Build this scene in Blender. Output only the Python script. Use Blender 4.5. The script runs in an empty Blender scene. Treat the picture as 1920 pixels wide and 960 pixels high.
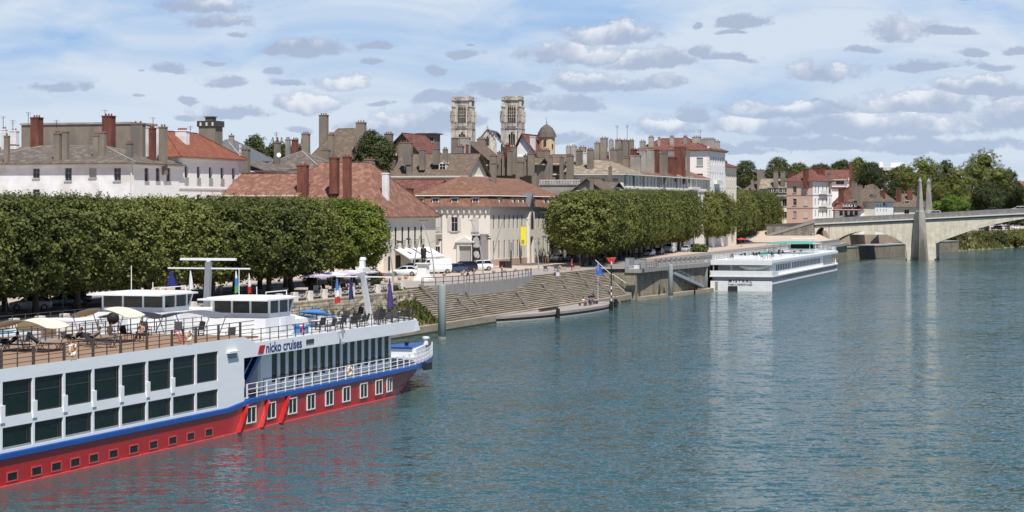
import bpy, math, random
from mathutils import Vector, Matrix
R = math.radians
random.seed(7)
sc = bpy.context.scene
COL = sc.collection
CAMH = 15.0; FPX = 4100.0; HY = 393.0      # eye height, focal length and horizon measured from the photograph

# ------------------------------------------------------------------ mesh builder
class MB:
    def __init__(s): s.v = []; s.f = []; s.m = []
    def add(s, vs, fs, mi=0):
        b = len(s.v); s.v += [tuple(v) for v in vs]
        for f in fs: s.f.append(tuple(b+i for i in f)); s.m.append(mi)
        return s
    def box(s, x0, x1, y0, y1, z0, z1, mi=0, tx=0, ty=0):
        if x0 > x1: x0, x1 = x1, x0
        if y0 > y1: y0, y1 = y1, y0
        s.add([(x0,y0,z0),(x1,y0,z0),(x1,y1,z0),(x0,y1,z0),(x0+tx,y0+ty,z1),(x1-tx,y0+ty,z1),(x1-tx,y1-ty,z1),(x0+tx,y1-ty,z1)],
              [(0,3,2,1),(4,5,6,7),(0,1,5,4),(1,2,6,5),(2,3,7,6),(3,0,4,7)], mi); return s
    def cbox(s, x, y, w, d, z0, z1, mi=0, t=0): return s.box(x-w/2, x+w/2, y-d/2, y+d/2, z0, z1, mi, t, t)
    def prism(s, pts, z0, z1, mi=0):
        n = len(pts); s.add([(x,y,z0) for x,y in pts]+[(x,y,z1) for x,y in pts],
            [tuple(range(n-1,-1,-1)), tuple(range(n,2*n))]+[(i,(i+1)%n,n+(i+1)%n,n+i) for i in range(n)], mi); return s
    def extr(s, pts, a, b, axis='y', mi=0):
        # profile given in the two other axes, extruded between a and b along axis
        def P(p, q): return {'y': (p[0], q, p[1]), 'x': (q, p[0], p[1])}[axis]
        n = len(pts)
        s.add([P(p,a) for p in pts]+[P(p,b) for p in pts], [tuple(range(n)), tuple(range(2*n-1,n-1,-1))]+[(n+i,n+(i+1)%n,(i+1)%n,i) for i in range(n)], mi); return s
    def beam(s, p, q, w, h=None, mi=0):
        h = h or w; p = Vector(p); q = Vector(q); d = (q-p)
        if d.length < 1e-6: return s
        d.normalize(); up = Vector((0,0,1)) if abs(d.z) < .95 else Vector((1,0,0))
        a = d.cross(up).normalized()*w/2; b = a.cross(d).normalized()*h/2
        vs = [p-a-b,p+a-b,p+a+b,p-a+b,q-a-b,q+a-b,q+a+b,q-a+b]
        s.add(vs, [(0,1,2,3),(7,6,5,4),(0,4,5,1),(1,5,6,2),(2,6,7,3),(3,7,4,0)], mi); return s
    def tube(s, pts, r, n=6, mi=0, cap=True):
        pts = [Vector(p) for p in pts]; rr = r if isinstance(r,(list,tuple)) else [r]*len(pts)
        rings = []
        for i,p in enumerate(pts):
            d = (pts[min(i+1,len(pts)-1)]-pts[max(i-1,0)]).normalized()
            up = Vector((0,0,1)) if abs(d.z) < .9 else Vector((1,0,0))
            a = d.cross(up).normalized(); b = a.cross(d).normalized()
            rings.append([p+(a*math.cos(2*math.pi*k/n)+b*math.sin(2*math.pi*k/n))*rr[i] for k in range(n)])
        b0 = len(s.v)
        for rg in rings: s.v += [tuple(v) for v in rg]
        for i in range(len(pts)-1):
            for k in range(n):
                s.f.append((b0+i*n+k, b0+i*n+(k+1)%n, b0+(i+1)*n+(k+1)%n, b0+(i+1)*n+k)); s.m.append(mi)
        if cap:
            s.f.append(tuple(b0+k for k in range(n-1,-1,-1))); s.m.append(mi)
            s.f.append(tuple(b0+(len(pts)-1)*n+k for k in range(n))); s.m.append(mi)
        return s
    def lathe(s, prof, n=16, x=0, y=0, mi=0):
        b0 = len(s.v)
        for r,z in prof:
            for k in range(n): s.v.append((x+r*math.cos(2*math.pi*k/n), y+r*math.sin(2*math.pi*k/n), z))
        for i in range(len(prof)-1):
            for k in range(n):
                s.f.append((b0+i*n+k, b0+i*n+(k+1)%n, b0+(i+1)*n+(k+1)%n, b0+(i+1)*n+k)); s.m.append(mi)
        s.f.append(tuple(b0+k for k in range(n-1,-1,-1))); s.m.append(mi)
        s.f.append(tuple(b0+(len(prof)-1)*n+k for k in range(n))); s.m.append(mi)
        return s
    def ball(s, c, r, n=8, mi=0, sz=1.0):
        m = n//2+1
        prof = [(max(r*math.sin(math.pi*i/m),.0005), c[2]-sz*r*math.cos(math.pi*i/m)) for i in range(m+1)]
        return s.lathe(prof, n, c[0], c[1], mi)
    def wallx(s, x0, x1, z0, z1, y, holes, depth=.22, mi=0, out=-1):
        # facade in the plane y=const facing -y (out=-1) or +y, with real openings and reveals
        xs = sorted(set([x0,x1]+[min(max(v,x0),x1) for h in holes for v in h[:2]]))
        zs = sorted(set([z0,z1]+[min(max(v,z0),z1) for h in holes for v in h[2:4]]))
        for i in range(len(xs)-1):
            j = 0
            while j < len(zs)-1:
                cx = (xs[i]+xs[i+1])/2
                def inh(jj):
                    cz = (zs[jj]+zs[jj+1])/2
                    return any(h[0] < cx < h[1] and h[2] < cz < h[3] for h in holes)
                if inh(j): j += 1; continue
                k = j
                while k+1 < len(zs)-1 and not inh(k+1): k += 1
                q = [(xs[i],y,zs[j]),(xs[i+1],y,zs[j]),(xs[i+1],y,zs[k+1]),(xs[i],y,zs[k+1])]
                s.add(q, [(0,1,2,3) if out < 0 else (3,2,1,0)], mi); j = k+1
        yi = y - out*depth
        for a,b,c,d in [h[:4] for h in holes]:
            s.add([(a,y,c),(b,y,c),(b,y,d),(a,y,d),(a,yi,c),(b,yi,c),(b,yi,d),(a,yi,d)],
                  [(0,4,5,1),(1,5,6,2),(2,6,7,3),(3,7,4,0)], mi)
        return s
    def wally(s, y0, y1, z0, z1, x, holes, depth=.22, mi=0, out=1):
        t = MB(); t.wallx(y0, y1, z0, z1, 0, holes, depth, 0, -1)
        b = len(s.v)
        # map (along, 0..depth inward, z): inward direction is -out*x
        s.v += [(x - out*v[1], v[0], v[2]) for v in t.v]
        s.f += [tuple(b+i for i in f) for f in t.f]; s.m += [mi]*len(t.f)
        return s
    def mesh(s, name, mats, smooth=False):
        me = bpy.data.meshes.new(name); me.from_pydata(s.v, [], s.f)
        mats = mats if isinstance(mats,(list,tuple)) else [mats]
        for m in mats: me.materials.append(m)
        if len(mats) > 1: me.polygons.foreach_set('material_index', s.m)
        if smooth: me.polygons.foreach_set('use_smooth', [True]*len(me.polygons))
        me.update(); return me
    def build(s, name, mats, parent=None, smooth=False):
        o = bpy.data.objects.new(name, s.mesh(name, mats, smooth)); COL.objects.link(o)
        if parent: o.parent = parent
        return o

def tag(o, label=None, cat=None, group=None, kind=None):
    if label: o['label'] = label
    if cat: o['category'] = cat
    if group: o['group'] = group
    if kind: o['kind'] = kind
    return o
def thing(name, label, cat, loc=(0,0,0), rz=0, group=None):
    o = bpy.data.objects.new(name, None); COL.objects.link(o); o.empty_display_size = .3
    o.location = loc; o.rotation_euler = (0,0,rz)
    return tag(o, label, cat, group)
KIDS = {}
def kids(o): return list(o.children)
def dup(o, loc=None, rz=None, label=None, group=None, scale=None, parent=None):
    c = o.copy(); COL.objects.link(c)
    if parent: c.parent = parent
    if loc is not None: c.location = loc
    if rz is not None: c.rotation_euler = (0,0,rz)
    if label: c['label'] = label
    if group: c['group'] = group
    if scale: c.scale = scale if isinstance(scale,(tuple,list)) else (scale,)*3
    for k in kids(o):
        d = k.copy(); COL.objects.link(d); d.parent = c
        for g in kids(k):
            e = g.copy(); COL.objects.link(e); e.parent = d
    return c
def sub(o, name, parent, loc=None, rz=None):
    """a further copy of part o (with its sub-parts) under parent"""
    d = o.copy(); COL.objects.link(d); d.name = name; d.parent = parent
    if loc is not None: d.location = loc
    if rz is not None: d.rotation_euler = (0,0,rz)
    for g in kids(o):
        e = g.copy(); COL.objects.link(e); e.parent = d
    return d

# ------------------------------------------------------------------ frames measured on the ground
def at(px, py, Y): return Vector(((px-960)/FPX*Y, Y, CAMH-(py-HY)/FPX*Y))
QU = Vector((.294,.9556,0)).normalized(); QN = Vector((-QU.y,QU.x,0)); QO = Vector((-11.3,257,0))
QR = math.atan2(QU.y, QU.x)                 # the quay: s runs up the river, t landward
def Q(s, t, z=0): return QO + QU*s + QN*t + Vector((0,0,z))
def q_of(px, t):                              # s on the line t=const seen at picture column px
    k = (px-960)/FPX; a = QO + QN*t
    return (k*a.y - a.x)/(QU.x - k*QU.y)
SU = Vector((.3013,.9535,0)).normalized(); SN = Vector((-SU.y,SU.x,0)); SO = Vector((-27.5,117.6,0)); SR = math.atan2(SU.y,SU.x)
PZ = 5.2                                       # level of the quay top

# ------------------------------------------------------------------ materials
def nt(m): return m.node_tree
def mat(name, c, c2=None, scale=2.0, rough=.75, bump=0.0, bscale=None, metal=0.0, spec=.4, stretch=(1,1,1), detail=6, contrast=.25, coat=0, c3=None, s3=.3):
    m = bpy.data.materials.new(name); m.use_nodes = True; t = nt(m); N = t.nodes; L = t.links
    b = N['Principled BSDF']; b.inputs['Roughness'].default_value = rough; b.inputs['Metallic'].default_value = metal
    b.inputs['Specular IOR Level'].default_value = spec
    if coat: b.inputs['Coat Weight'].default_value = coat; b.inputs['Coat Roughness'].default_value = .08
    if c2 is None: c2 = tuple(v*(.82) for v in c)
    tc = N.new('ShaderNodeTexCoord'); mp = N.new('ShaderNodeMapping'); mp.inputs['Scale'].default_value = stretch
    L.new(tc.outputs['Object'], mp.inputs[0])
    no = N.new('ShaderNodeTexNoise'); no.inputs['Scale'].default_value = scale; no.inputs['Detail'].default_value = detail; no.inputs['Roughness'].default_value = .65
    L.new(mp.outputs[0], no.inputs['Vector'])
    cr = N.new('ShaderNodeValToRGB'); e = cr.color_ramp.elements
    e[0].position = .5-contrast; e[1].position = .5+contrast; e[0].color = (*c2,1); e[1].color = (*c,1)
    L.new(no.outputs[0], cr.inputs[0]); out = cr.outputs[0]
    if c3:
        n3 = N.new('ShaderNodeTexNoise'); n3.inputs['Scale'].default_value = s3; n3.inputs['Detail'].default_value = 5
        L.new(mp.outputs[0], n3.inputs['Vector'])
        r3 = N.new('ShaderNodeValToRGB'); r3.color_ramp.elements[0].position = .48; r3.color_ramp.elements[1].position = .62
        L.new(n3.outputs[0], r3.inputs[0])
        mx = N.new('ShaderNodeMix'); mx.data_type = 'RGBA'; mx.inputs[7].default_value = (*c3,1)
        L.new(r3.outputs[0], mx.inputs[0]); L.new(out, mx.inputs[6]); out = mx.outputs[2]
    L.new(out, b.inputs['Base Color'])
    if bump:
        n2 = N.new('ShaderNodeTexNoise'); n2.inputs['Scale'].default_value = bscale or scale*3; n2.inputs['Detail'].default_value = 4
        L.new(mp.outputs[0], n2.inputs['Vector'])
        bp = N.new('ShaderNodeBump'); bp.inputs['Strength'].default_value = bump; bp.inputs['Distance'].default_value = .05
        L.new(n2.outputs[0], bp.inputs['Height']); L.new(bp.outputs[0], b.inputs['Normal'])
    return m
def tile_mat(name, c, c2, c3, rows=1.6):
    m = mat(name, c, c2, scale=4.5, rough=.9, contrast=.15, c3=tuple(.5*(p+q) for p,q in zip(c,c3)), s3=1.1, detail=9); t = nt(m); N = t.nodes; L = t.links
    b = N['Principled BSDF']; src = b.inputs['Base Color'].links[0].from_socket
    tc = N.new('ShaderNodeTexCoord'); w = N.new('ShaderNodeTexWave'); w.bands_direction = 'Z'; w.inputs['Scale'].default_value = rows
    w.inputs['Distortion'].default_value = 1.5; w.inputs['Detail'].default_value = 3; w.inputs['Detail Scale'].default_value = 3
    L.new(tc.outputs['Object'], w.inputs['Vector'])
    n2 = N.new('ShaderNodeTexNoise'); n2.inputs['Scale'].default_value = 9; n2.inputs['Detail'].default_value = 3; L.new(tc.outputs['Object'], n2.inputs['Vector'])
    ad = N.new('ShaderNodeMath'); ad.operation = 'MULTIPLY_ADD'; ad.inputs[1].default_value = .35; L.new(w.outputs[0], ad.inputs[0]); L.new(n2.outputs[0], ad.inputs[2])
    cr = N.new('ShaderNodeValToRGB'); cr.color_ramp.elements[0].position = .38; cr.color_ramp.elements[0].color = (.52,.52,.52,1); cr.color_ramp.elements[1].position = .8; cr.color_ramp.elements[1].color = (1.25,1.25,1.25,1)
    L.new(ad.outputs[0], cr.inputs[0]); mx = N.new('ShaderNodeMix'); mx.data_type = 'RGBA'; mx.blend_type = 'MULTIPLY'; mx.inputs[0].default_value = 1
    L.new(src, mx.inputs[6]); L.new(cr.outputs[0], mx.inputs[7]); L.new(mx.outputs[2], b.inputs['Base Color'])
    bp = N.new('ShaderNodeBump'); bp.inputs['Strength'].default_value = .6; bp.inputs['Distance'].default_value = .06
    L.new(ad.outputs[0], bp.inputs['Height']); L.new(bp.outputs[0], b.inputs['Normal'])
    return m
def glass_mat(name, c=(.012,.03,.028), rough=.06, c2=None, spec=.5):
    return mat(name, c, c2 or tuple(v*.5 for v in c), scale=.8, rough=rough, spec=spec)
def leaf_mat(name, c, c2, scale=.55, tr=.22):
    m = bpy.data.materials.new(name); m.use_nodes = True; t = nt(m); N = t.nodes; L = t.links
    N.remove(N['Principled BSDF']); o = N['Material Output']
    tc = N.new('ShaderNodeTexCoord'); no = N.new('ShaderNodeTexNoise'); no.inputs['Scale'].default_value = scale; no.inputs['Detail'].default_value = 7; no.inputs['Roughness'].default_value = .8
    L.new(tc.outputs['Object'], no.inputs['Vector'])
    oi = N.new('ShaderNodeObjectInfo')
    ma = N.new('ShaderNodeMath'); ma.operation = 'MULTIPLY_ADD'; ma.inputs[1].default_value = .26; L.new(oi.outputs['Random'], ma.inputs[0])
    L.new(no.outputs[0], ma.inputs[2])
    cr = N.new('ShaderNodeValToRGB'); e = cr.color_ramp.elements; e[0].position = .46; e[1].position = .74; e[0].color = (*c2,1); e[1].color = (*c,1)
    L.new(ma.outputs[0], cr.inputs[0])
    d = N.new('ShaderNodeBsdfPrincipled'); d.inputs['Roughness'].default_value = .55; d.inputs['Specular IOR Level'].default_value = .25
    tl = N.new('ShaderNodeBsdfTranslucent'); mx = N.new('ShaderNodeMixShader'); mx.inputs[0].default_value = tr
    L.new(cr.outputs[0], d.inputs['Base Color']); L.new(cr.outputs[0], tl.inputs['Color'])
    L.new(d.outputs[0], mx.inputs[1]); L.new(tl.outputs[0], mx.inputs[2]); L.new(mx.outputs[0], o.inputs['Surface'])
    return m
def stone_mat(name, c, c2, mortar, bw=.6, bh=.3, off=.5, rough=.9, axis='xz', bump=.5, stain=.45):
    m = bpy.data.materials.new(name); m.use_nodes = True; t = nt(m); N = t.nodes; L = t.links; b = N['Principled BSDF']
    b.inputs['Roughness'].default_value = rough
    tc = N.new('ShaderNodeTexCoord'); sp = N.new('ShaderNodeSeparateXYZ'); cb = N.new('ShaderNodeCombineXYZ')
    L.new(tc.outputs['Object'], sp.inputs[0])
    ad = N.new('ShaderNodeMath'); ad.operation = 'ADD'; L.new(sp.outputs[0], ad.inputs[0]); L.new(sp.outputs[1], ad.inputs[1])
    L.new(ad.outputs[0], cb.inputs[0]); L.new(sp.outputs[2], cb.inputs[1])
    br = N.new('ShaderNodeTexBrick'); br.inputs['Scale'].default_value = 1; br.inputs['Brick Width'].default_value = bw; br.inputs['Row Height'].default_value = bh
    br.inputs['Mortar Size'].default_value = .02; br.inputs['Color1'].default_value = (*c,1); br.inputs['Color2'].default_value = (*c2,1); br.inputs['Mortar'].default_value = (*mortar,1)
    L.new(cb.outputs[0], br.inputs['Vector'])
    no = N.new('ShaderNodeTexNoise'); no.inputs['Scale'].default_value = .6; no.inputs['Detail'].default_value = 8; no.inputs['Roughness'].default_value = .7
    mp = N.new('ShaderNodeMapping'); mp.inputs['Scale'].default_value = (1.5,1.5,.4); L.new(tc.outputs['Object'], mp.inputs[0]); L.new(mp.outputs[0], no.inputs['Vector'])
    cr = N.new('ShaderNodeValToRGB'); cr.color_ramp.elements[0].position = .36; cr.color_ramp.elements[0].color = (stain,stain*.98,stain*.92,1); cr.color_ramp.elements[1].position = .62
    L.new(no.outputs[0], cr.inputs[0])
    mx = N.new('ShaderNodeMix'); mx.data_type = 'RGBA'; mx.blend_type = 'MULTIPLY'; mx.inputs[0].default_value = 1
    L.new(br.outputs[0], mx.inputs[6]); L.new(cr.outputs[0], mx.inputs[7]); L.new(mx.outputs[2], b.inputs['Base Color'])
    bp = N.new('ShaderNodeBump'); bp.inputs['Strength'].default_value = bump; bp.inputs['Distance'].default_value = .04
    L.new(no.outputs[0], bp.inputs['Height']); L.new(bp.outputs[0], b.inputs['Normal'])
    return m

M = {}
M['ship_white'] = mat('ship_white', (.90,.915,.93), (.79,.81,.82), scale=.8, rough=.35, stretch=(.4,.4,2), contrast=.35, spec=.5)
M['white'] = mat('white_paint', (.82,.82,.81), (.7,.7,.69), scale=1, rough=.45)
M['ship_red'] = mat('ship_red', (.47,.011,.010), (.35,.010,.010), scale=.9, rough=.34, spec=.5, stretch=(1.5,1,.25), c3=(.37,.016,.02), s3=.5)
M['ship_blue'] = mat('ship_blue', (.008,.09,.36), (.008,.06,.26), scale=1, rough=.3, spec=.5)
M['glass'] = mat('ship_glass', (.009,.026,.022), (.003,.010,.009), scale=.9, stretch=(3,3,.6), contrast=.3, rough=.04, spec=.22)
M['glass_pale'] = glass_mat('wheelhouse_glass', (.05,.065,.06), .04)
M['win'] = glass_mat('window_glass', (.03,.035,.04), .08)
M['deck'] = mat('deck_boards', (.30,.20,.125), (.24,.155,.095), scale=3, rough=.85, stretch=(.2,3,1))
M['deck_grey'] = mat('deck_paint', (.55,.55,.53), (.45,.45,.44), scale=1, rough=.8)
M['rail_brown'] = mat('rail_brown', (.10,.075,.065), rough=.5)
M['rail_dark'] = mat('rail_dark', (.06,.055,.05), rough=.5)
M['dark'] = mat('dark_plastic', (.03,.027,.028), rough=.6)
M['black'] = mat('black_rubber', (.012,.012,.012), rough=.7)
M['canvas'] = mat('cream_canvas', (.78,.68,.50), (.7,.6,.44), scale=2, rough=.9)
M['canvas_grey'] = mat('grey_canvas', (.13,.14,.155), rough=.9)
M['canvas_brown'] = mat('brown_canvas', (.28,.19,.10), rough=.9)
M['parasol_dark'] = mat('dark_parasol', (.022,.025,.032), rough=.9)
M['parasol_lilac'] = mat('lilac_parasol', (.52,.46,.60), rough=.9)
M['parasol_white'] = mat('white_parasol', (.78,.74,.80), rough=.9)
M['metal'] = mat('grey_metal', (.32,.34,.36), rough=.4, metal=.4)
M['orange'] = mat('lifebuoy_orange', (.78,.48,.28), (.7,.4,.22), rough=.6)
M['red'] = mat('red_paint', (.55,.03,.03), rough=.5)
M['pool'] = mat('pool_water', (.25,.62,.80), (.3,.7,.85), rough=.1)
M['blue_cloth'] = mat('blue_cloth', (.05,.22,.55), rough=.9)
M['navy'] = mat('navy_paint', (.012,.02,.16), rough=.5)
M['red_mark'] = mat('red_mark', (.52,.01,.03), rough=.5)
M['grey_paint'] = mat('grey_paint', (.33,.36,.39), rough=.5)
# stone, walls, roofs
M['paving'] = mat('quay_paving', (.33,.30,.275), (.27,.245,.225), scale=1.2, rough=.92, bump=.2, c3=(.38,.32,.27), s3=.08)
M['sand'] = mat('sandy_paving', (.50,.40,.31), (.43,.345,.275), scale=.8, rough=.95, c3=(.42,.35,.30), s3=.05)
M['promenade_shade'] = mat('promenade_tree_shade', (.25,.225,.20), (.18,.165,.15), scale=.8, rough=.95)  # grey paving, darkened in colour for the shade under the trees
M['asphalt'] = mat('asphalt', (.12,.115,.11), (.085,.082,.08), scale=1.5, rough=.95, bump=.2)
M['kerb'] = mat('kerb_stone', (.42,.40,.37), rough=.9)
M['mark'] = mat('road_paint', (.75,.75,.73), (.6,.6,.58), scale=3, rough=.8)
M['earth'] = mat('earth', (.30,.25,.17), (.20,.18,.10), scale=.4, rough=1, bump=.6, c3=(.09,.11,.03), s3=.25)
M['step'] = mat('step_stone', (.44,.375,.29), (.24,.205,.15), scale=.7, rough=.95, bump=.35, stretch=(.5,1,2.5), c3=(.29,.25,.18), s3=.35, contrast=.2)
M['concrete'] = mat('concrete', (.36,.35,.33), (.22,.215,.20), scale=.8, rough=.9, stretch=(2.5,2.5,.3), bump=.2)
M['rubble'] = stone_mat('rubble_stone', (.55,.47,.35), (.38,.32,.23), (.16,.14,.10), .55, .32)
M['quaywall'] = stone_mat('quay_wall_stone', (.36,.31,.22), (.28,.25,.19), (.15,.13,.10), 1.1, .45, bump=.4)
M['bridge'] = stone_mat('bridge_stone', (.80,.73,.59), (.70,.64,.52), (.58,.53,.43), 1.6, .6, bump=.1, stain=.72)
M['bridge_dark'] = mat('weathered_parapet_and_shadow', (.30,.29,.27), (.14,.135,.13), scale=1.2, rough=.95, bump=.3, stretch=(1,1,.5))  # dark parapet stone, also colours the painted shadow under the cornice
M['obelisk'] = mat('obelisk_stone', (.42,.40,.35), (.20,.19,.165), scale=.7, rough=.95, bump=.3, stretch=(1,1,.35), c3=(.10,.095,.085), s3=.12)
M['church'] = mat('church_limestone', (.62,.57,.48), (.30,.28,.25), scale=.9, rough=.95, bump=.3, stretch=(1.4,1.4,.5), c3=(.19,.18,.17), s3=.28, contrast=.18)
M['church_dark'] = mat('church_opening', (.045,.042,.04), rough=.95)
M['dome'] = mat('dome_lead', (.14,.12,.10), (.09,.08,.07), scale=2, rough=.8)
M['algae'] = mat('algae_band', (.075,.075,.04), (.03,.035,.02), scale=2, rough=.7)
M['slate'] = mat('slate', (.10,.10,.105), (.07,.07,.075), scale=2, rough=.8)
M['zinc'] = mat('zinc_roof', (.15,.165,.175), (.10,.11,.12), scale=1, rough=.5)
M['w_old'] = mat('old_white_render', (.84,.85,.86), (.66,.66,.66), scale=.5, rough=.95, c3=(.60,.58,.55), s3=.22, contrast=.2, bump=.15)
M['w_white'] = mat('white_render', (.86,.86,.83), (.78,.78,.75), scale=.4, rough=.95)
M['w_cream'] = mat('cream_render', (.80,.74,.61), (.72,.66,.54), scale=.4, rough=.95)
M['w_ivory'] = mat('ivory_render', (.80,.76,.68), (.72,.68,.60), scale=.3, rough=.95, stretch=(1,1,.5))
M['w_grey'] = mat('grey_render', (.42,.39,.35), (.30,.28,.25), scale=.5, rough=.95, c3=(.25,.235,.21), s3=.2)
M['w_brown'] = mat('brown_render', (.28,.235,.185), (.18,.155,.125), scale=.6, rough=.95, c3=(.17,.15,.13), s3=.25, stretch=(1,1,.5), bump=.2)
M['w_pink'] = mat('pink_render', (.66,.46,.36), (.60,.42,.33), scale=.4, rough=.95)
M['w_ochre'] = mat('ochre_render', (.62,.48,.31), (.52,.40,.26), scale=.6, rough=.95)
M['w_salmon'] = mat('salmon_plinth', (.55,.36,.28), (.45,.3,.24), scale=1, rough=.95)
M['trim'] = mat('pale_trim', (.74,.72,.67), rough=.8)
M['frame'] = mat('window_frame', (.62,.62,.60), rough=.6)
M['shutter'] = mat('shutter_paint', (.62,.60,.55), (.5,.48,.44), scale=4, rough=.7)
M['shutter_grey'] = mat('grey_shutter', (.36,.36,.35), rough=.7)
M['sill'] = mat('sill_stone', (.40,.39,.37), rough=.8)
M['brick'] = stone_mat('red_brick', (.24,.068,.042), (.18,.05,.033), (.16,.09,.07), .5, .16)
M['pot'] = mat('clay_pot', (.27,.10,.065), (.19,.07,.05), rough=.85)
M['gutter'] = mat('gutter_metal', (.10,.10,.10), rough=.6)
M['r_grey'] = tile_mat('grey_brown_tiles', (.15,.125,.105), (.06,.052,.046), (.20,.17,.14))
M['r_orange'] = tile_mat('orange_tiles', (.235,.080,.045), (.155,.055,.032), (.26,.10,.06))
M['r_pink'] = tile_mat('rose_tiles', (.25,.118,.08), (.10,.05,.036), (.30,.165,.12))
M['r_brown'] = tile_mat('brown_flat_tiles', (.145,.108,.08), (.095,.07,.052), (.18,.135,.10))
M['r_terra'] = tile_mat('terracotta_tiles', (.22,.112,.07), (.11,.058,.038), (.26,.145,.09))
M['r_red'] = tile_mat('dark_red_tiles', (.17,.065,.05), (.09,.038,.03), (.22,.10,.08))
M['r_moss'] = tile_mat('mottled_canal_tiles', (.30,.245,.17), (.11,.095,.08), (.36,.31,.22))
# plants
M['bark'] = mat('bark', (.10,.085,.065), (.05,.044,.035), scale=2, rough=.95, bump=.4)
M['leaf'] = leaf_mat('plane_leaves', (.175,.190,.048), (.068,.088,.024))
M['leaf_bright'] = leaf_mat('bright_leaves', (.19,.23,.035), (.08,.115,.022))
M['leaf_dark'] = leaf_mat('dark_leaves', (.085,.105,.035), (.032,.046,.017))
M['leaf_lime'] = leaf_mat('lime_leaves', (.17,.26,.035), (.09,.15,.02))
M['scrub'] = leaf_mat('dry_scrub', (.24,.20,.08), (.10,.11,.03), scale=.3)
# cars and people
def car_paint(n, c): return mat(n, c, tuple(v*.9 for v in c), scale=.3, rough=.25, coat=.6, spec=.5)
M['c_white'] = car_paint('white_car_paint', (.80,.80,.80)); M['c_black'] = car_paint('black_car_paint', (.012,.012,.015))
M['c_silver'] = car_paint('silver_car_paint', (.48,.49,.50)); M['c_grey'] = car_paint('grey_car_paint', (.06,.065,.07))
M['c_blue'] = car_paint('blue_car_paint', (.03,.06,.12)); M['c_red'] = car_paint('red_car_paint', (.35,.02,.02))
M['c_glass'] = glass_mat('car_glass', (.015,.017,.018), .05)
M['lamp'] = mat('lamp_glass', (.7,.7,.68), rough=.1); M['tail'] = mat('tail_lamp', (.4,.01,.01), rough=.2)
M['skin'] = mat('skin', (.50,.28,.19), rough=.6); M['hair'] = mat('hair', (.03,.02,.015), rough=.7)
for n, c in dict(black=(.015,.015,.017), white=(.75,.75,.76), pink=(.68,.22,.24), navy=(.02,.03,.09), grey=(.22,.22,.23), red=(.5,.04,.05), denim=(.07,.11,.2), beige=(.5,.42,.32)).items():
    M['cl_'+n] = mat(n+'_cloth', c, rough=.9)
M['bronze'] = mat('bronze', (.035,.04,.034), (.02,.022,.02), rough=.5, metal=.3)
M['wood'] = mat('dark_wood', (.20,.17,.14), (.12,.10,.085), scale=3, rough=.8)
M['wood_pale'] = mat('pale_wood', (.45,.32,.2), rough=.8)
M['yellow'] = mat('yellow_banner', (.85,.78,.03), rough=.8); M['poster_grey'] = mat('grey_banner', (.30,.29,.27), rough=.8)
M['poster_black'] = mat('black_banner', (.02,.02,.02), rough=.7); M['photo_pale'] = mat('photo_pale', (.55,.55,.55), (.25,.25,.25), scale=1.2, rough=.7)
M['sign_blue'] = mat('sign_blue', (.02,.12,.45), rough=.5); M['sign_red'] = mat('sign_red', (.62,.05,.03), rough=.6)
M['teal'] = mat('teal_canvas', (.09,.40,.33), rough=.8); M['boat_grey'] = mat('boat_grey_blue', (.12,.185,.20), rough=.45)
M['boat_shade'] = mat('boat_slate', (.26,.29,.35), rough=.5)
M['hedge'] = leaf_mat('hedge_leaves', (.14,.19,.06), (.06,.09,.02))

# ------------------------------------------------------------------ camera, sun, sky
cam_d = bpy.data.cameras.new('camera'); cam = bpy.data.objects.new('camera', cam_d); COL.objects.link(cam); sc.camera = cam
cam.location = (0,0,CAMH); cam.rotation_euler = (R(90),0,0)
cam_d.sensor_width = 36; cam_d.lens = 36*FPX/1920; cam_d.shift_y = -(480-HY)/1920; cam_d.clip_start = 1; cam_d.clip_end = 30000
SUN_DIR = Vector((.30*math.cos(R(60))/.9959*1.0, -.9497*math.cos(R(60)), math.sin(R(60)))).normalized()
sd = bpy.data.lights.new('sun', 'SUN'); sd.energy = 4.8; sd.angle = R(.5); sd.color = (1,.955,.89)
so = bpy.data.objects.new('sun', sd); COL.objects.link(so); so.rotation_euler = SUN_DIR.to_track_quat('Z','Y').to_euler()
so.location = (0,0,60)
sc.view_settings.view_transform = 'Standard'; sc.view_settings.look = 'None'; sc.view_settings.exposure = .27; sc.view_settings.gamma = 1
sc.view_settings.use_curve_mapping = False
w = bpy.data.worlds.new('World'); sc.world = w; w.use_nodes = True
T = w.node_tree; N = T.nodes; L = T.links; bg = N['Background']; BGS = .10; bg.inputs[1].default_value = BGS
def mth(op, a, b=None, c=None, clamp=False):
    n = N.new('ShaderNodeMath'); n.operation = op; n.use_clamp = clamp
    for i,x in enumerate((a,b,c)):
        if x is None: continue
        if isinstance(x,(int,float)): n.inputs[i].default_value = x
        else: L.new(x, n.inputs[i])
    return n.outputs[0]
def mapr(x, a, b, c=0., d=1.):
    n = N.new('ShaderNodeMapRange'); n.interpolation_type = 'SMOOTHSTEP'
    n.inputs[1].default_value = a; n.inputs[2].default_value = b; n.inputs[3].default_value = c; n.inputs[4].default_value = d
    L.new(x, n.inputs[0]); return n.outputs[0]
def mixc(f, a, b):
    n = N.new('ShaderNodeMix'); n.data_type = 'RGBA'
    for i,x in ((0,f),(6,a),(7,b)):
        if isinstance(x,(int,float)): n.inputs[i].default_value = x
        elif isinstance(x,tuple): n.inputs[i].default_value = (*x,1)
        else: L.new(x, n.inputs[i])
    return n.outputs[2]
def vec(op, a, b):
    n = N.new('ShaderNodeVectorMath'); n.operation = op
    for i,x in ((0,a),(1,b)):
        if isinstance(x,tuple): n.inputs[i].default_value = x
        elif x is not None: L.new(x, n.inputs[i])
    return n.outputs[0] if op != 'LENGTH' else n.outputs['Value']
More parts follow.
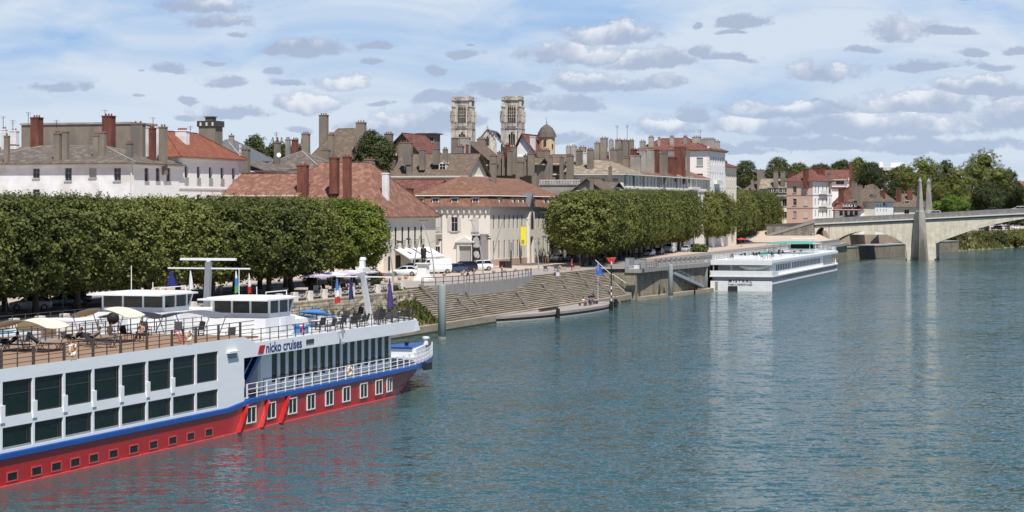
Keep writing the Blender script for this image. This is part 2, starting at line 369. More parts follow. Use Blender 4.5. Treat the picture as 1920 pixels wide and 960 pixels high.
def noise(v, scale, detail=5, rough=.55):
    n = N.new('ShaderNodeTexNoise'); n.inputs['Scale'].default_value = scale; n.inputs['Detail'].default_value = detail; n.inputs['Roughness'].default_value = rough
    L.new(v, n.inputs['Vector']); return n.outputs[0]
sky = N.new('ShaderNodeTexSky'); sky.sky_type = 'NISHITA'; sky.sun_disc = False
sky.sun_elevation = R(60); sky.sun_rotation = math.atan2(SUN_DIR.x, SUN_DIR.y); sky.air_density = 1.0; sky.dust_density = .6; sky.ozone_density = 1.5
tc = N.new('ShaderNodeTexCoord'); sp = N.new('ShaderNodeSeparateXYZ'); L.new(tc.outputs['Generated'], sp.inputs[0])
az = mth('MULTIPLY', mth('ARCTAN2', sp.outputs[0], sp.outputs[1]), 4.1)      # azimuth and height in units of about 1000 px of the photo
el = mth('MULTIPLY', mth('ARCSINE', sp.outputs[2]), 4.1)
cb = N.new('ShaderNodeCombineXYZ'); L.new(az, cb.inputs[0]); L.new(el, cb.inputs[1]); P0 = cb.outputs[0]
# ragged edges
wn = N.new('ShaderNodeTexNoise'); wn.inputs['Scale'].default_value = 9; wn.inputs['Detail'].default_value = 5; L.new(P0, wn.inputs['Vector'])
warp = vec('MULTIPLY', vec('SUBTRACT', wn.outputs['Color'], (.5,.5,.5)), (.085,.04,0))
P = vec('ADD', P0, warp)
spP = N.new('ShaderNodeSeparateXYZ'); L.new(P, spP.inputs[0])
CL = [(375,10,95,20),(392,40,85,19),(446,65,26,8),(565,92,92,20),(310,131,34,14),(265,137,12,4),(425,152,50,15),(648,150,62,26),(112,167,55,16),(518,136,20,9),(394,114,24,5),
 (540,156,26,8),(358,189,26,9),(700,81,38,11),(697,111,26,8),(870,100,38,14),(825,129,26,14),(580,194,85,24),(430,212,75,20),(262,184,18,5),(345,218,30,8),
 (1155,62,110,30),(1080,98,115,30),(1225,112,100,26),(1365,110,62,13),(1318,100,30,18),(1110,152,120,24),(1190,158,88,20),(1055,192,95,22),(985,165,50,14),
 (1396,42,48,16),(1310,47,10,7),(1372,60,25,5),(1680,62,72,27),(1770,64,50,9),(1620,94,46,11),(1545,136,84,24),(1740,127,95,13),(1815,108,32,10),(1905,104,50,11),(1865,133,62,10),
 (1470,205,150,26),(1700,195,200,30),(1850,170,110,24),(1300,222,60,18),(1260,240,85,26),(1420,240,160,24),(1640,235,240,34),(1880,225,140,40),(1530,272,200,18),(1760,272,200,18),(1350,285,120,14),
 (840,182,75,18),(930,172,80,18),(770,235,80,34),(845,225,70,22),(700,245,80,22),(1040,262,60,16),(1120,275,60,18),(725,195,30,8),(560,240,40,9),(1530,185,12,5),(1815,8,30,7),(885,80,12,4)]
field = None
for px,py,rx,ry in CL:
    a = math.atan((px-960)/FPX)*4.1; e = math.atan((HY-py)/FPX)*4.1
    d = vec('MULTIPLY', vec('SUBTRACT', P, (a,e-ry*.00018,0)), (1000/rx,1000/ry/1.15,0))
    s_ = N.new('ShaderNodeSeparateXYZ'); L.new(d, s_.inputs[0])
    vv = mth('MAXIMUM', s_.outputs[1], mth('MULTIPLY', s_.outputs[1], -1.9))
    dd = mth('SQRT', mth('MULTIPLY_ADD', s_.outputs[0], s_.outputs[0], mth('MULTIPLY', vv, vv)))
    f = mth('SUBTRACT', 1.0, dd)
    wt = max(0.0, min(1.0, (ry-11)/13)); tv = mth('MULTIPLY_ADD', s_.outputs[1], .5*wt, -.55*(1-wt))
    if field is None: field, top = f, tv
    else:
        g = mth('GREATER_THAN', f, field); top = mth('MULTIPLY_ADD', mth('SUBTRACT', tv, top), g, top); field = mth('MAXIMUM', field, f)
field = mth('MAXIMUM', field, -1.0)
n1 = noise(vec('MULTIPLY', P0, (1,1.5,1)), 11, 9, .68); n2 = noise(vec('MULTIPLY', P0, (1,1.4,1)), 34, 6, .6)
# away from the photographed part of the sky, scattered cumulus of the same kind
Pg = vec('MULTIPLY', P0, (1,1.9,1)); gen = noise(Pg, 1.6, 3, .5)
aw = mth('MAXIMUM', mapr(mth('ABSOLUTE', az), 1.0, 1.15), mapr(el, .44, .52))
gfield = mth('MULTIPLY_ADD', mth('SUBTRACT', gen, .63), 7.0, mth('MULTIPLY_ADD', aw, 1.2, -1.2))
field = mth('MAXIMUM', field, gfield)
den = mth('MULTIPLY_ADD', mth('SUBTRACT', n1, .5), 2.6, mth('MULTIPLY_ADD', mth('SUBTRACT', n2, .5), .9, field))
alpha = mapr(den, -.06, .42)
s1 = noise(P0, 8, 4, .6)
lit = mapr(mth('ADD', top, mth('MULTIPLY_ADD', s1, 2.0, -1.0)), -.12, .42)
lit = mth('MULTIPLY', lit, mapr(den, .06, .5))
K = .83/BGS
def colr(r,g,b):
    f = lambda v: ((v/255+.055)/1.055)**2.4
    return tuple(f(v)*K for v in (r,g,b))
# veil of high cloud over the blue
wl = N.new('ShaderNodeTexNoise'); wl.inputs['Scale'].default_value = 2.2; wl.inputs['Detail'].default_value = 1.5; L.new(P0, wl.inputs['Vector']); mixv = vec('MULTIPLY', wl.outputs['Color'], (.9,.6,0)); Pc = vec('MULTIPLY', P0, (1.0,4.6,1)); c1 = noise(vec('ADD', Pc, mixv), 1.3, 6, .55)
hgt = mapr(el, .12, .40)
veil = mth('SUBTRACT', mth('MULTIPLY_ADD', c1, 4.2, -1.0), mth('MULTIPLY', hgt, .40), clamp=True)
blue = mixc(mapr(el, .0, .40), colr(168,198,232), colr(108,168,232))
blue = mixc(mapr(el, .40, 1.1), blue, colr(34,76,145))
base = mixc(.85, sky.outputs[0], blue)
base = mixc(mth('MULTIPLY', veil, mapr(el, .45, 1.0, .95, .10)), base, colr(214,226,240))
cum = mixc(lit, mixc(mapr(el,.05,.35), colr(175,192,217), colr(170,184,209)), colr(236,240,247))
final = mixc(mth('MULTIPLY', alpha, .88), base, cum)
L.new(final, bg.inputs[0])
w.cycles.sampling_method = 'MANUAL'; w.cycles.sample_map_resolution = 512
# ================================================================== water and land
def water_mat():
    m = bpy.data.materials.new('river_water'); m.use_nodes = True; t = m.node_tree; N = t.nodes; L = t.links; b = N['Principled BSDF']
    b.inputs['Base Color'].default_value = (.030,.084,.082,1); b.inputs['Roughness'].default_value = .07; b.inputs['IOR'].default_value = 1.33
    tc = N.new('ShaderNodeTexCoord')
    def nz(scale, st, det, rz=0, dist=0, col=True, rough=.55):
        mp = N.new('ShaderNodeMapping'); mp.inputs['Scale'].default_value = st; mp.inputs['Rotation'].default_value = (0,0,rz); L.new(tc.outputs['Object'], mp.inputs[0])
        n = N.new('ShaderNodeTexNoise'); n.inputs['Scale'].default_value = scale; n.inputs['Detail'].default_value = det; n.inputs['Roughness'].default_value = rough
        n.inputs['Distortion'].default_value = dist; L.new(mp.outputs[0], n.inputs['Vector']); return n.outputs['Color' if col else 0]
    def v(op, a, b_):
        n = N.new('ShaderNodeVectorMath'); n.operation = op
        for i,x in enumerate((a,b_)):
            if x is None: continue
            if isinstance(x,tuple): n.inputs[i].default_value = x
            else: L.new(x, n.inputs[i])
        return n.outputs[0]
    # wave slopes: long low swell, wind ripples, fine chop (a slope vector per scale, not a picture of waves)
    big = v('MULTIPLY', v('SUBTRACT', nz(.16, (.35,1,1), 3, R(-14), .5), (.5,.5,.5)), (.08,.16,0))
    mid = v('MULTIPLY', v('SUBTRACT', nz(1.05, (.40,1,1), 4, R(-18), .3), (.5,.5,.5)), (.62,1.0,0))
    fin = v('MULTIPLY', v('SUBTRACT', nz(4.2, (.6,1,1), 2, R(-28)), (.5,.5,.5)), (.95,1.15,0))
    g = N.new('ShaderNodeMapRange'); L.new(nz(.013, (1,1.7,1), 4, col=False), g.inputs[0]); g.inputs[1].default_value = .36; g.inputs[2].default_value = .64; g.inputs[3].default_value = .7; g.inputs[4].default_value = 1.25
    sc_ = N.new('ShaderNodeVectorMath'); sc_.operation = 'SCALE'; L.new(v('ADD', v('ADD', big, mid), fin), sc_.inputs[0]); L.new(g.outputs[0], sc_.inputs['Scale'])
    nn = v('NORMALIZE', v('ADD', sc_.outputs[0], (0,0,1)), None)
    L.new(nn, b.inputs['Normal'])
    return m
M['water'] = water_mat()
mb = MB(); mb.add([(-700,-400,0),(9000,-400,0),(9000,9000,0),(-700,9000,0)], [(0,1,2,3)])
water = tag(mb.build('water', M['water']), kind='structure')
E = [(Q(s,0).xy, QN.xy, 6.7, PZ) for s in (-300,-200,-100,-50,0,12.6,40,70,107.9)]
E += [(Vector((20.9,362.1)), QN.xy, .35, PZ), (Vector((34.6,399)), Vector((-.95,.312)), .35, PZ), (Vector((75,553)), Vector((-.9665,.2565)), .35, PZ),
      (Vector((93.6,624)), Vector((-.9665,.2565)), .35, PZ), (Vector((97,651)), Vector((-.9665,.2565)), .35, PZ), (Vector((91.5,661)), Vector((-.97,.25)), .35, 8.3), (Vector((94,672)), Vector((-.95,.31)), .35, 8.4), (Vector((110,706)), Vector((-.93,.37)), .35, 8.4), (Vector((125,746)), Vector((-.93,.37)), .35, 8.2), (Vector((149,802)), Vector((-.88,.47)), .35, 7.2),
      (Vector((205,878)), Vector((-.9,.44)), 9, 6.5), (Vector((330,1150)), Vector((-.9,.44)), 9, 7), (Vector((700,1900)), Vector((-.9,.44)), 9, 8)]
OFF = [0, 14, 40, 120, 400, 4000]
mb = MB(); vs = []; fs = []; n = len(OFF)
for p, nn, t0, z in E:
    nn = nn.normalized()
    for j, o in enumerate(OFF):
        q = p + nn*(o if j else t0); up = 0
        vs.append((q.x, q.y, z+up))
for i in range(len(E)-1):
    for j in range(n-1): fs.append((i*n+j, (i+1)*n+j, (i+1)*n+j+1, i*n+j+1))
mb.add(vs, fs); land = tag(mb.build('ground', M['sand']), kind='structure')
mb = MB(); mb.prism([(200,480),(262,750),(400,1100),(900,1900),(9000,1900),(9000,-400),(140,-400)], -1, 4); tag(mb.build('opposite_bank', M['earth']), kind='structure')

def strip(name, t0, t1, s0, s1, m, dz, step=20):
    mb = MB(); vs = []; k = int((s1-s0)/step)+1
    for i in range(k+1):
        s = s0+(s1-s0)*i/k; vs += [tuple(Q(s,t0,PZ+dz)), tuple(Q(s,t1,PZ+dz))]
    mb.add(vs, [(2*i,2*i+2,2*i+3,2*i+1) for i in range(k)]); return tag(mb.build(name, m), kind='structure')
strip('promenade', 6.7, 17, -250, 107.9, M['paving'], .006)
strip('road', 24.2, 30.5, -250, 112, M['asphalt'], .006)
for t in (24.35, 30.3): strip('road_marking', t, t+.14, -250, 112, M['mark'], .012)
def kerb(t0,s0,s1,name='kerb'):
    mb = MB(); p = [Q(s0,t0),Q(s1,t0),Q(s1,t0+.3),Q(s0,t0+.3)]
    mb.prism([(v.x,v.y) for v in p], PZ-.05, PZ+.12); return tag(mb.build(name, M['kerb']), kind='structure')
kerb(23.9,-200,112); kerb(30.52,-200,95)
# road behind the second grove
mb = MB(); pr = [(-1.5,384),(8,420),(28,500),(60,620),(88,690)]; vs = []
for x,y in pr: vs += [(x-7,y+2,PZ+.008),(x+5,y-1,PZ+.008)]
mb.add(vs,[(2*i,2*i+1,2*i+3,2*i+2) for i in range(len(pr)-1)]); tag(mb.build('road', M['asphalt']), kind='structure')

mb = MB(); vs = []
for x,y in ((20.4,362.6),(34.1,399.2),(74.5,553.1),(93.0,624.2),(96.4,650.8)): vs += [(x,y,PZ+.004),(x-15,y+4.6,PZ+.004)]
mb.add(vs,[(2*i,2*i+2,2*i+3,2*i+1) for i in range(4)]); tag(mb.build('promenade', M['promenade_shade']), kind='structure')  # promenade strip with the tree shade put into its colour
# ------------------------------------------------------------------ riverside: rubble bank, steps, walls
ZL = 1.0                                       # ledge height
qt = thing('stone_revetment', 'rough rubble stone bank overgrown with dry weeds beside the wide steps', 'embankment', Q(0,0), QR)
mb = MB(); prof = [(.85,-1.2),(.85,ZL),(1.7,ZL+.02)]
k = 26; rnd = random.Random(3); S = [ -200+ i*(212.4)/150 for i in range(151)]
mb.extr([(.85,-1.2),(1.9,-1.2),(1.9,ZL),(.85,ZL)], -200, 12.6, 'x'); mb.build('ledge', M['step'], qt)
mb = MB(); vs = []; rows = 15
for i,s in enumerate(S):
    for j in range(rows+1):
        u = j/rows; t = 1.9+ u*3.6 if u < .7 else 1.9+.7*3.6+(u-.7)*1.6; z = ZL-.1 + (u/.7*1.9 if u < .7 else 1.9+(u-.7)/.3*1.9)
        edge = 1 if 0 < j < rows else 0
        vs.append((s + edge*rnd.uniform(-.3,.3), t+edge*rnd.uniform(-.16,.16), z+edge*rnd.uniform(-.14,.14)))
mb.add(vs, [(i*(rows+1)+j,(i+1)*(rows+1)+j,(i+1)*(rows+1)+j+1,i*(rows+1)+j+1) for i in range(len(S)-1) for j in range(rows)])
mb.build('rubble_slope', M['rubble'], qt)
mb = MB(); mb.box(-200,12.6,4.9,7.0,4.4,5.0); mb.box(12.35,12.75,1.2,6.9,0,1.2)
mb.extr([(1.7,.9),(7,5.25),(7,.5),(1.7,.5)], 12.25, 12.65, 'x'); mb.build('coping', M['rubble'], qt)
M['scrub_green'] = leaf_mat('weed_leaves', (.12,.14,.04), (.06,.075,.02), scale=.5)
# weeds growing on the bank
def tufts(name, n, fn, m, size, seed=1, label=None):
    r = random.Random(seed); mb = MB()
    for _ in range(n):
        p, sc_ = fn(r)
        if p is None: continue
        for _ in range(5):
            a = r.uniform(0,6.283); h = size*sc_*r.uniform(.5,1.2); w_ = h*.22; dx, dy = math.cos(a), math.sin(a); lx, ly = r.uniform(-.5,.5)*h, r.uniform(-.5,.5)*h
            ox, oy = r.uniform(-.3,.3)*size*2, r.uniform(-.3,.3)*size*2
            b = Vector(p)+Vector((ox,oy,-.05))
            mb.add([b-Vector((dx,dy,0))*w_, b+Vector((dx,dy,0))*w_, b+Vector((lx+dx*w_*.5,ly+dy*w_*.5,h)), b+Vector((lx-dx*w_,ly-dy*w_,h*.8))], [(0,1,2,3)])
    return tag(mb.build(name, m), label, kind='stuff')
def bankp(r):
    s = r.uniform(-75,12.4); t = r.uniform(1.9,6.2); z = ZL-.1+ min(1,(t-1.9)/2.5)*1.9 + max(0,(t-4.4)/.5)*1.0
    if r.random() < .35 and s < 2: s = r.uniform(2,12.4)
    return Q(s,t,min(z,4.6)), 1
tufts('bank_weeds', 2300, bankp, M['scrub'], .42, 5, 'dry weeds and grass growing out of the rubble bank')
def bankg(r):
    s = 12.5 - abs(r.gauss(0,1.6)); t = r.uniform(1.6,7); return Q(s,t,min(ZL+(t-1.7)*.8+.1,5.2)), r.uniform(.7,1.5)
tufts('green_weeds', 420, bankg, M['scrub_green'], .42, 6, 'green weeds along the left side of the steps')

NS = 18; RISE = (PZ-ZL)/NS; RUN = 5.0/NS
def step_z(t): return ZL + max(0, math.floor((t-1.7)/RUN+1e-6)+1)*RISE if t > 1.7 else ZL
st = thing('riverside_steps', 'wide weathered stone steps leading down from the quay to the river', 'steps', Q(0,0), QR)
mb = MB(); pts = [(.85,-1.2),(.85,ZL)]
for i in range(NS):
    t = 1.7+i*RUN; z = ZL+i*RISE; pts += [(t,z),(t,z+RISE-.05),(t-.05,z+RISE-.05),(t-.05,z+RISE)]
pts += [(6.72,PZ),(6.72,-1.2)]
b0 = len(mb.v); SS = [12.6+i*(95.3)/60 for i in range(61)]; rnd = random.Random(9)
jit = [[rnd.uniform(-.02,.02) if 1 < j < len(pts)-2 else 0 for j in range(len(pts))] for _ in SS]
for i,s in enumerate(SS):
    for j,(t,z) in enumerate(pts): mb.v.append((s,t+jit[i][j],z+jit[i][j]*.5))
P_ = len(pts)
for i in range(len(SS)-1):
    for j in range(P_-1): mb.f.append((i*P_+j,(i+1)*P_+j,(i+1)*P_+j+1,i*P_+j+1)); mb.m.append(0)
mb.build('treads', M['step'], st)
mb = MB()                                    # narrower stairs cut into the flight: a few pale vertical joints and landings
for t in (2.9, 4.55): mb.box(12.7,107.8,t,t+.42,step_z(t)-.06,step_z(t)+.03)
mb.build('landing', M['concrete'], st)
# sloping side wall and handrail on the right of the steps
hr = thing('stair_handrail', 'pale handrail on a sloping concrete wall at the right end of the steps', 'handrail', Q(108.1,0), QR)
mb = MB(); mb.extr([(.8,-1),(.8,ZL+.35),(1.8,ZL+.5),(4.0,3.25),(4.3,3.3),(6.9,PZ+.45),(6.9,-1)], -.2, .25, 'x'); mb.build('side_wall', M['concrete'], hr)
mb = MB(); rp = [(0,.9,ZL+1.35),(0,3.9,3.9+.35),(0,4.3,3.95+.35),(0,7.0,PZ+1.45)]
mb.tube(rp, .055, 6); mb.build('rail', M['trim'], hr)
for y,z0,z1 in ((.95,1.2,2.35),(2.4,2.0,3.3),(3.9,3.0,4.25),(5.5,4.2,5.35),(6.9,5.5,6.6)): MB().cbox(0,y,.07,.07,z0,z1).build('rail_post', M['rail_dark'], hr)
mb = MB()
mb.add([(-.0,1.2,ZL+.9),(-.0,3.9,3.75),(-.0,3.9,3.5),(-.0,1.2,ZL+.65)],[(0,1,2,3)]); 

o_ = thing('platform_end_wall','stained stone end wall between the handrail and the quay wall','wall', Q(108.3,0), QR); MB().box(.3,.9,.1,7.2,-1,4.55).build('wall_face', M['quaywall'], o_)
# curved terrace with its own railing
tr = thing('terrace_wall', 'curved board-marked concrete terrace wall with a long metal railing on the steps', 'terrace', Q(0,0), QR)
arc = [(22,6.9),(25,5.7),(32,4.9),(40,4.55),(48,4.5),(56,4.75),(63,5.3),(68,6.0),(71,6.9)]
def smooth(a, n=4):
    out = []
    for i in range(len(a)-1):
        p0 = a[max(i-1,0)]; p1 = a[i]; p2 = a[i+1]; p3 = a[min(i+2,len(a)-1)]
        for k in range(n):
            t = k/n; out.append(tuple(.5*((2*p1[c])+(-p0[c]+p2[c])*t+(2*p0[c]-5*p1[c]+4*p2[c]-p3[c])*t*t+(-p0[c]+3*p1[c]-3*p2[c]+p3[c])*t**3) for c in range(len(p1))))
    return out+[tuple(a[-1])]
arcs = smooth(arc, 4)
mb = MB(); mb.prism(arcs, .9, PZ+.02); mb.build('retaining_wall', M['concrete'], tr)
mb = MB(); inn = [(s,t+.25) for s,t in arcs[2:-2]]; mb.prism(inn+[(69,7.2),(23,7.2)], PZ+.021, PZ+.035); mb.build('terrace_floor', M['paving'], tr)
mb = MB()
for z in (.45,1.05): mb.tube([(s,t+.15,PZ+z) for s,t in arcs], .035 if z < 1 else .045, 5)
mb.build('rail', M['rail_dark'], tr)
pm = MB(); pm.cbox(0,0,.07,.07,0,1.06); po = None
L_ = 0
for i in range(0,len(arcs)-1):
    for f in (0,.5):
        s = arcs[i][0]*(1-f)+arcs[i+1][0]*f; t = arcs[i][1]*(1-f)+arcs[i+1][1]*f
        if s-L_ < 1.9 and i: continue
        L_ = s
        if po is None: po = pm.build('post', M['rail_dark'], tr); po.location = (s,t+.15,PZ)
        else: sub(po, 'post', tr, (s,t+.15,PZ))

# quay wall with concrete walkway edge, from the steps to the bridge and on
def wall_line(name, label, pts, z0, z1, th, m, cat='wall', cap=None):
    o = thing(name, label, cat, (pts[0][0],pts[0][1],0))
    mb = MB(); mc = MB()
    for i in range(len(pts)-1):
        a = Vector(pts[i]).to_2d(); b = Vector(pts[i+1]).to_2d(); d = (b-a).normalized(); nn = Vector((-d.y,d.x)); O = Vector(pts[0]).to_2d()
        q = [a-O, b-O+d*.0, b-O+nn*th, a-O+nn*th]; mb.prism([(v.x,v.y) for v in q], z0, z1)
        if cap: q = [a-O-nn*cap[0], b-O-nn*cap[0], b-O+nn*(th+.1), a-O+nn*(th+.1)]; mc.prism([(v.x,v.y) for v in q], z1+.003, z1+cap[1])
    mb.build('wall_face', m, o)
    if cap: mc.build('coping', M['concrete'], o)
    return o
WL = [(20.3,361.9),(34.6,399),(75,553),(94,624),(98.5,643)]
wall_line('quay_wall', 'stained dressed stone quay wall between the steps and the old bridge', WL, -1.5, 4.55, 1.2, M['quaywall'], cap=(.55,.75))
wall_line('quay_footing', 'low stone ledge at water level under the quay wall', [(21.6,361.5),(35.9,398.6),(76.2,552.7)], -1.5, .55, 1.1, M['step'], 'ledge')
# platform slab left end
mb = MB(); mb.prism([tuple(Q(108.4,-.6).xy), tuple(Q(126,-.9).xy), tuple(Q(126,2).xy), tuple(Q(108.4,2).xy)], 4.56, PZ-.05)
tag(mb.build('viewing_platform', M['concrete']), 'flat concrete platform edge above the quay wall next to the handrail', 'platform')
def fence_line(name, label, cat, pts, pitch, z, post, panel, pm_, rm, ph=1.05, group=None, maxn=95, rails=(.5,1.0)):
    o = thing(name, label, cat, (pts[0][0],pts[0][1],z), 0, group); O = Vector(pts[0]).to_2d(); src = None; srp = None; n_ = 0; mr = MB()
    for i in range(len(pts)-1):
        a = Vector(pts[i]).to_2d()-O; b = Vector(pts[i+1]).to_2d()-O; d = b-a; k = max(1,round(d.length/pitch)); ang = math.atan2(d.y,d.x)
        for j in range(k+(1 if i == len(pts)-2 else 0)):
            p = a+d*j/k; n_ += 1
            if src is None: src = post().build('post', pm_, o); src.location = (p.x,p.y,0); src.rotation_euler = (0,0,ang)
            else: sub(src, 'post', o, (p.x,p.y,0), ang)
            if panel and j < k:
                if srp is None: srp = panel(d.length/k).build('panel', rm, o); srp.location = (p.x,p.y,0); srp.rotation_euler = (0,0,ang)
                else: sub(srp, 'panel', o, (p.x,p.y,0), ang)
        if not panel:
            for h in rails: mr.beam((a.x,a.y,h),(b.x,b.y,h),.05,.05)
    if not panel: mr.build('rail', rm, o)
    return o
def bal_post(): return MB().cbox(0,0,.5,.32,0,1.15).cbox(0,0,.6,.4,1.15,1.25)
def bal_panel(L):
    m_ = MB(); m_.box(.3,L-.3,-.06,.06,0,.12); m_.box(.3,L-.3,-.08,.08,.88,1.0); k = 3
    for j in range(k):
        c = .3+(L-.6)*(j+.5)/k; m_.beam((c-.22,0,.12),(c+.22,0,.88),.09,.11); m_.beam((c+.22,.012,.12),(c-.22,.012,.88),.09,.11)
    return m_
edge = lambda p, q, o: None
fence_line('stone_balustrade', 'pale concrete balustrade with crossed panels along the quay under the second grove', 'balustrade',
           [(24.6,373.8),(34.3,399.3),(74.6,553.2),(93.4,624)], 2.9, PZ+.1, bal_post, bal_panel, M['concrete'], M['concrete'])
def thin_post(): return MB().cbox(0,0,.06,.06,0,1.05)
fence_line('metal_railing', 'thin grey metal railing along the platform above the quay wall', 'railing',
           [tuple(Q(108.8,-.4).xy), tuple(Q(121,-.7).xy)], 1.6, PZ-.04, thin_post, None, M['rail_dark'], M['rail_dark'], rails=(.35,.68,1.03))
fence_line('bank_railing', 'dark criss-cross railing between stone blocks above the rubble bank', 'railing',
           [tuple(Q(-90,6.2).xy), tuple(Q(12.2,6.2).xy)], 4.2, 5.0, lambda: MB().cbox(0,0,.95,.5,0,1.0), lambda L: MB().beam((.5,0,.12),(L-.5,0,.85),.05).beam((.5,.02,.85),(L-.5,.02,.12),.05).box(.48,L-.48,-.03,.03,.9,.96).box(.48,L-.48,-.03,.03,.08,.12).beam((L/2,0,.1),(L/2,0,.9),.04), M['w_ivory'], M['rail_dark'])

# gangway down to the moored white boat
gw = thing('gangway', 'grey sloping gangway from the quay down to the landing stage', 'gangway', (0,0,0))
A = Vector((25.3,377,4.75)); B = Vector((34.1,396,.85)); mb = MB(); mb.beam(A,B,1.5,.16); mb.build('walkway', M['metal'], gw)
mb = MB(); d = (B-A); side = Vector((d.y,-d.x,0)).normalized()*.75
for sg in (-1,1):
    o_ = side*sg
    mb.beam(A+o_+Vector((0,0,.25)),B+o_+Vector((0,0,.25)),.06,.5); mb.beam(A+o_+Vector((0,0,1.1)),B+o_+Vector((0,0,1.1)),.05)
    for i in range(11): mb.beam(A+o_+d*i/10,A+o_+d*i/10+Vector((0,0,1.1)),.05)
    for i in range(10): mb.beam(A+o_+d*i/10+Vector((0,0,.4)),A+o_+d*(i+1)/10+Vector((0,0,1.1)),.03)
mb.build('side_panels', M['grey_paint'], gw)
# piles
def pile(loc, r, h, label, m):
    o = thing('mooring_pile', label, 'pile', (loc[0],loc[1],0), 0, 'mooring piles')
    MB().lathe([(r,-2),(r,h-.1),(r*.92,h)], 20).build('pile_tube', m, o, True)
    MB().lathe([(r+.04,-.05),(r+.04,.22)], 20).build('waterline_collar', M['concrete'], o)
    return o
M['pile'] = mat('pile_steel', (.36,.39,.385), (.28,.31,.30), scale=.8, rough=.5, stretch=(1,1,.3))
pile((-8.15,254), .46, 6.3, 'tall thick grey steel pile standing in the river just off the red ship\'s bow', M['pile'])
pile((27.2,375), .41, 5.6, 'grey pile in front of the quay wall, passed by the gangway', M['pile'])
pile((35.6,402.5), .41, 5.7, 'grey pile touching the white boat\'s stern corner', M['pile'])
tag(MB().cbox(21.6,366.5,.16,.16,-1,5.6).build('marker_post', M['trim']), 'thin white post standing in the water at the foot of the handrail', 'post')
for x,y,h,l in ((25.0,371.5,2.4,'slim black pointed stake in the water left of the middle grey pile'),(32.4,388,1.7,'short black stake in the water under the lower end of the gangway')):
    tag(MB().lathe([(.16,-1),(.16,.6),(.05,h)], 8, 0, 0).build('stake', M['black']), l, 'stake').location = (x,y,0)

# ------------------------------------------------------------------ old bridge with obelisks
BO = Vector((121.5,650,0)); BR = math.atan2(-.256,.967); BW = 16.0
br = thing('stone_bridge', 'old pale stone arch bridge with dark parapet crossing the river at right', 'bridge', BO, BR)
def dz(x):                                     # parapet top
    P = [(-46,11.7),(-31.5,12.3),(0,13.9),(30,15.5),(55,16.3),(90,16.5),(125,16)]
    for (a,za),(b,zb) in zip(P,P[1:]):
        if x <= b: return za+(zb-za)*(x-a)/(b-a)
    return 16
def soff(x):
    if -31.4 < x < -27.3: return 6.0+3.6*math.sqrt(max(0,1-((x+29.35)/2.05)**2))
    if -27 <= x <= -4.4: return 8.6-4.1*(abs(x+15.7)/11.3)**2.1
    if 4.4 <= x <= 75.6: return 13.1-8.1*(abs(x-40)/35.6)**1.85
    if 84.4 <= x <= 118: return 11.8-6.5*(abs(x-101)/17)**2
    return None
def arch_body(x0, x1, step=.6):
    mb = MB(); k = int((x1-x0)/step); X = [x0+(x1-x0)*i/k for i in range(k+1)]
    vs = []
    for x in X:
        s_ = soff(min(max(x,x0+1e-4),x1-1e-4)); t_ = dz(x)-2.1
        vs += [(x,0,s_),(x,0,t_),(x,BW,s_),(x,BW,t_)]
    mb.add(vs, [f for i in range(k) for f in ((4*i,4*i+4,4*i+5,4*i+1),(4*i+2,4*i+3,4*i+7,4*i+6),(4*i,4*i+2,4*i+6,4*i+4))]); return mb
for a,b in ((-27,-4.4),(4.4,75.6),(84.4,118)): arch_body(a,b).build('arch', M['bridge'], br)
mb = MB(); X = [-31.4+4.1*i/16 for i in range(17)]; vs = []
for x in X: s_ = soff(min(max(x,-31.399),-27.301)); vs += [(x,.0,s_),(x,0,dz(x)-2.1),(x,BW,s_),(x,BW,dz(x)-2.1)]
mb.add(vs,[f for i in range(16) for f in ((4*i,4*i+4,4*i+5,4*i+1),(4*i+2,4*i+3,4*i+7,4*i+6),(4*i,4*i+2,4*i+6,4*i+4))]); mb.build('quay_arch', M['bridge'], br)
# arch rings
for (a,b,th) in ((-27,-4.4,.95),(4.4,75.6,1.2)):
    mb = MB(); k = 44; vs = []
    for i in range(k+1):
        x = a+(b-a)*i/k; s_ = soff(min(max(x,a+1e-4),b-1e-4)); sl = (soff(min(x+.05,b-1e-4))-soff(max(x-.05,a+1e-4)))/.1 if a < x < b else 0
        nl = math.sqrt(1+sl*sl); vs += [(x,-.07,s_-.02),(x-sl/nl*th*.5,-.07,s_+th/1.0),(x,.02,s_-.02),(x-sl/nl*th*.5,.02,s_+th)]
    mb.add(vs,[f for i in range(k) for f in ((4*i,4*i+4,4*i+5,4*i+1),(4*i+1,4*i+5,4*i+7,4*i+3),(4*i,4*i+2,4*i+6,4*i+4))]); mb.build('arch_ring', M['bridge'], br)
def deck_piece(name, x0, x1, y0, y1, za, zb, m):
    mb = MB(); k = max(1,int((x1-x0)/4)); vs = []
    for i in range(k+1):
        x = x0+(x1-x0)*i/k; h = dz(x); vs += [(x,y0,h+za),(x,y1,h+za),(x,y1,h+zb),(x,y0,h+zb)]
    mb.add(vs,[f for i in range(k) for f in ((4*i,4*i+4,4*i+7,4*i+3),(4*i+1,4*i+2,4*i+6,4*i+5),(4*i+3,4*i+7,4*i+6,4*i+2),(4*i,4*i+1,4*i+5,4*i+4))]+[(0,3,2,1),(4*k,4*k+1,4*k+2,4*k+3)]); return mb.build(name, m, br)
for y0,y1 in ((-.05,.35),(BW-.35,BW+.05)): deck_piece('parapet', -31.5, 125, y0, y1, -1.5, 0, M['bridge_dark'])
for y0,y1 in ((-.5,.3),(BW-.3,BW+.5)): deck_piece('cornice', -31.5, 125, y0, y1, -1.82, -1.5, M['trim'])
for y0,y1 in ((-.22,.28),(BW-.28,BW+.22)): deck_piece('cornice_shadow_band', -31.5, 125, y0, y1, -2.3, -1.83, M['bridge_dark'])  # dark strip painting the shadow band below the cornice
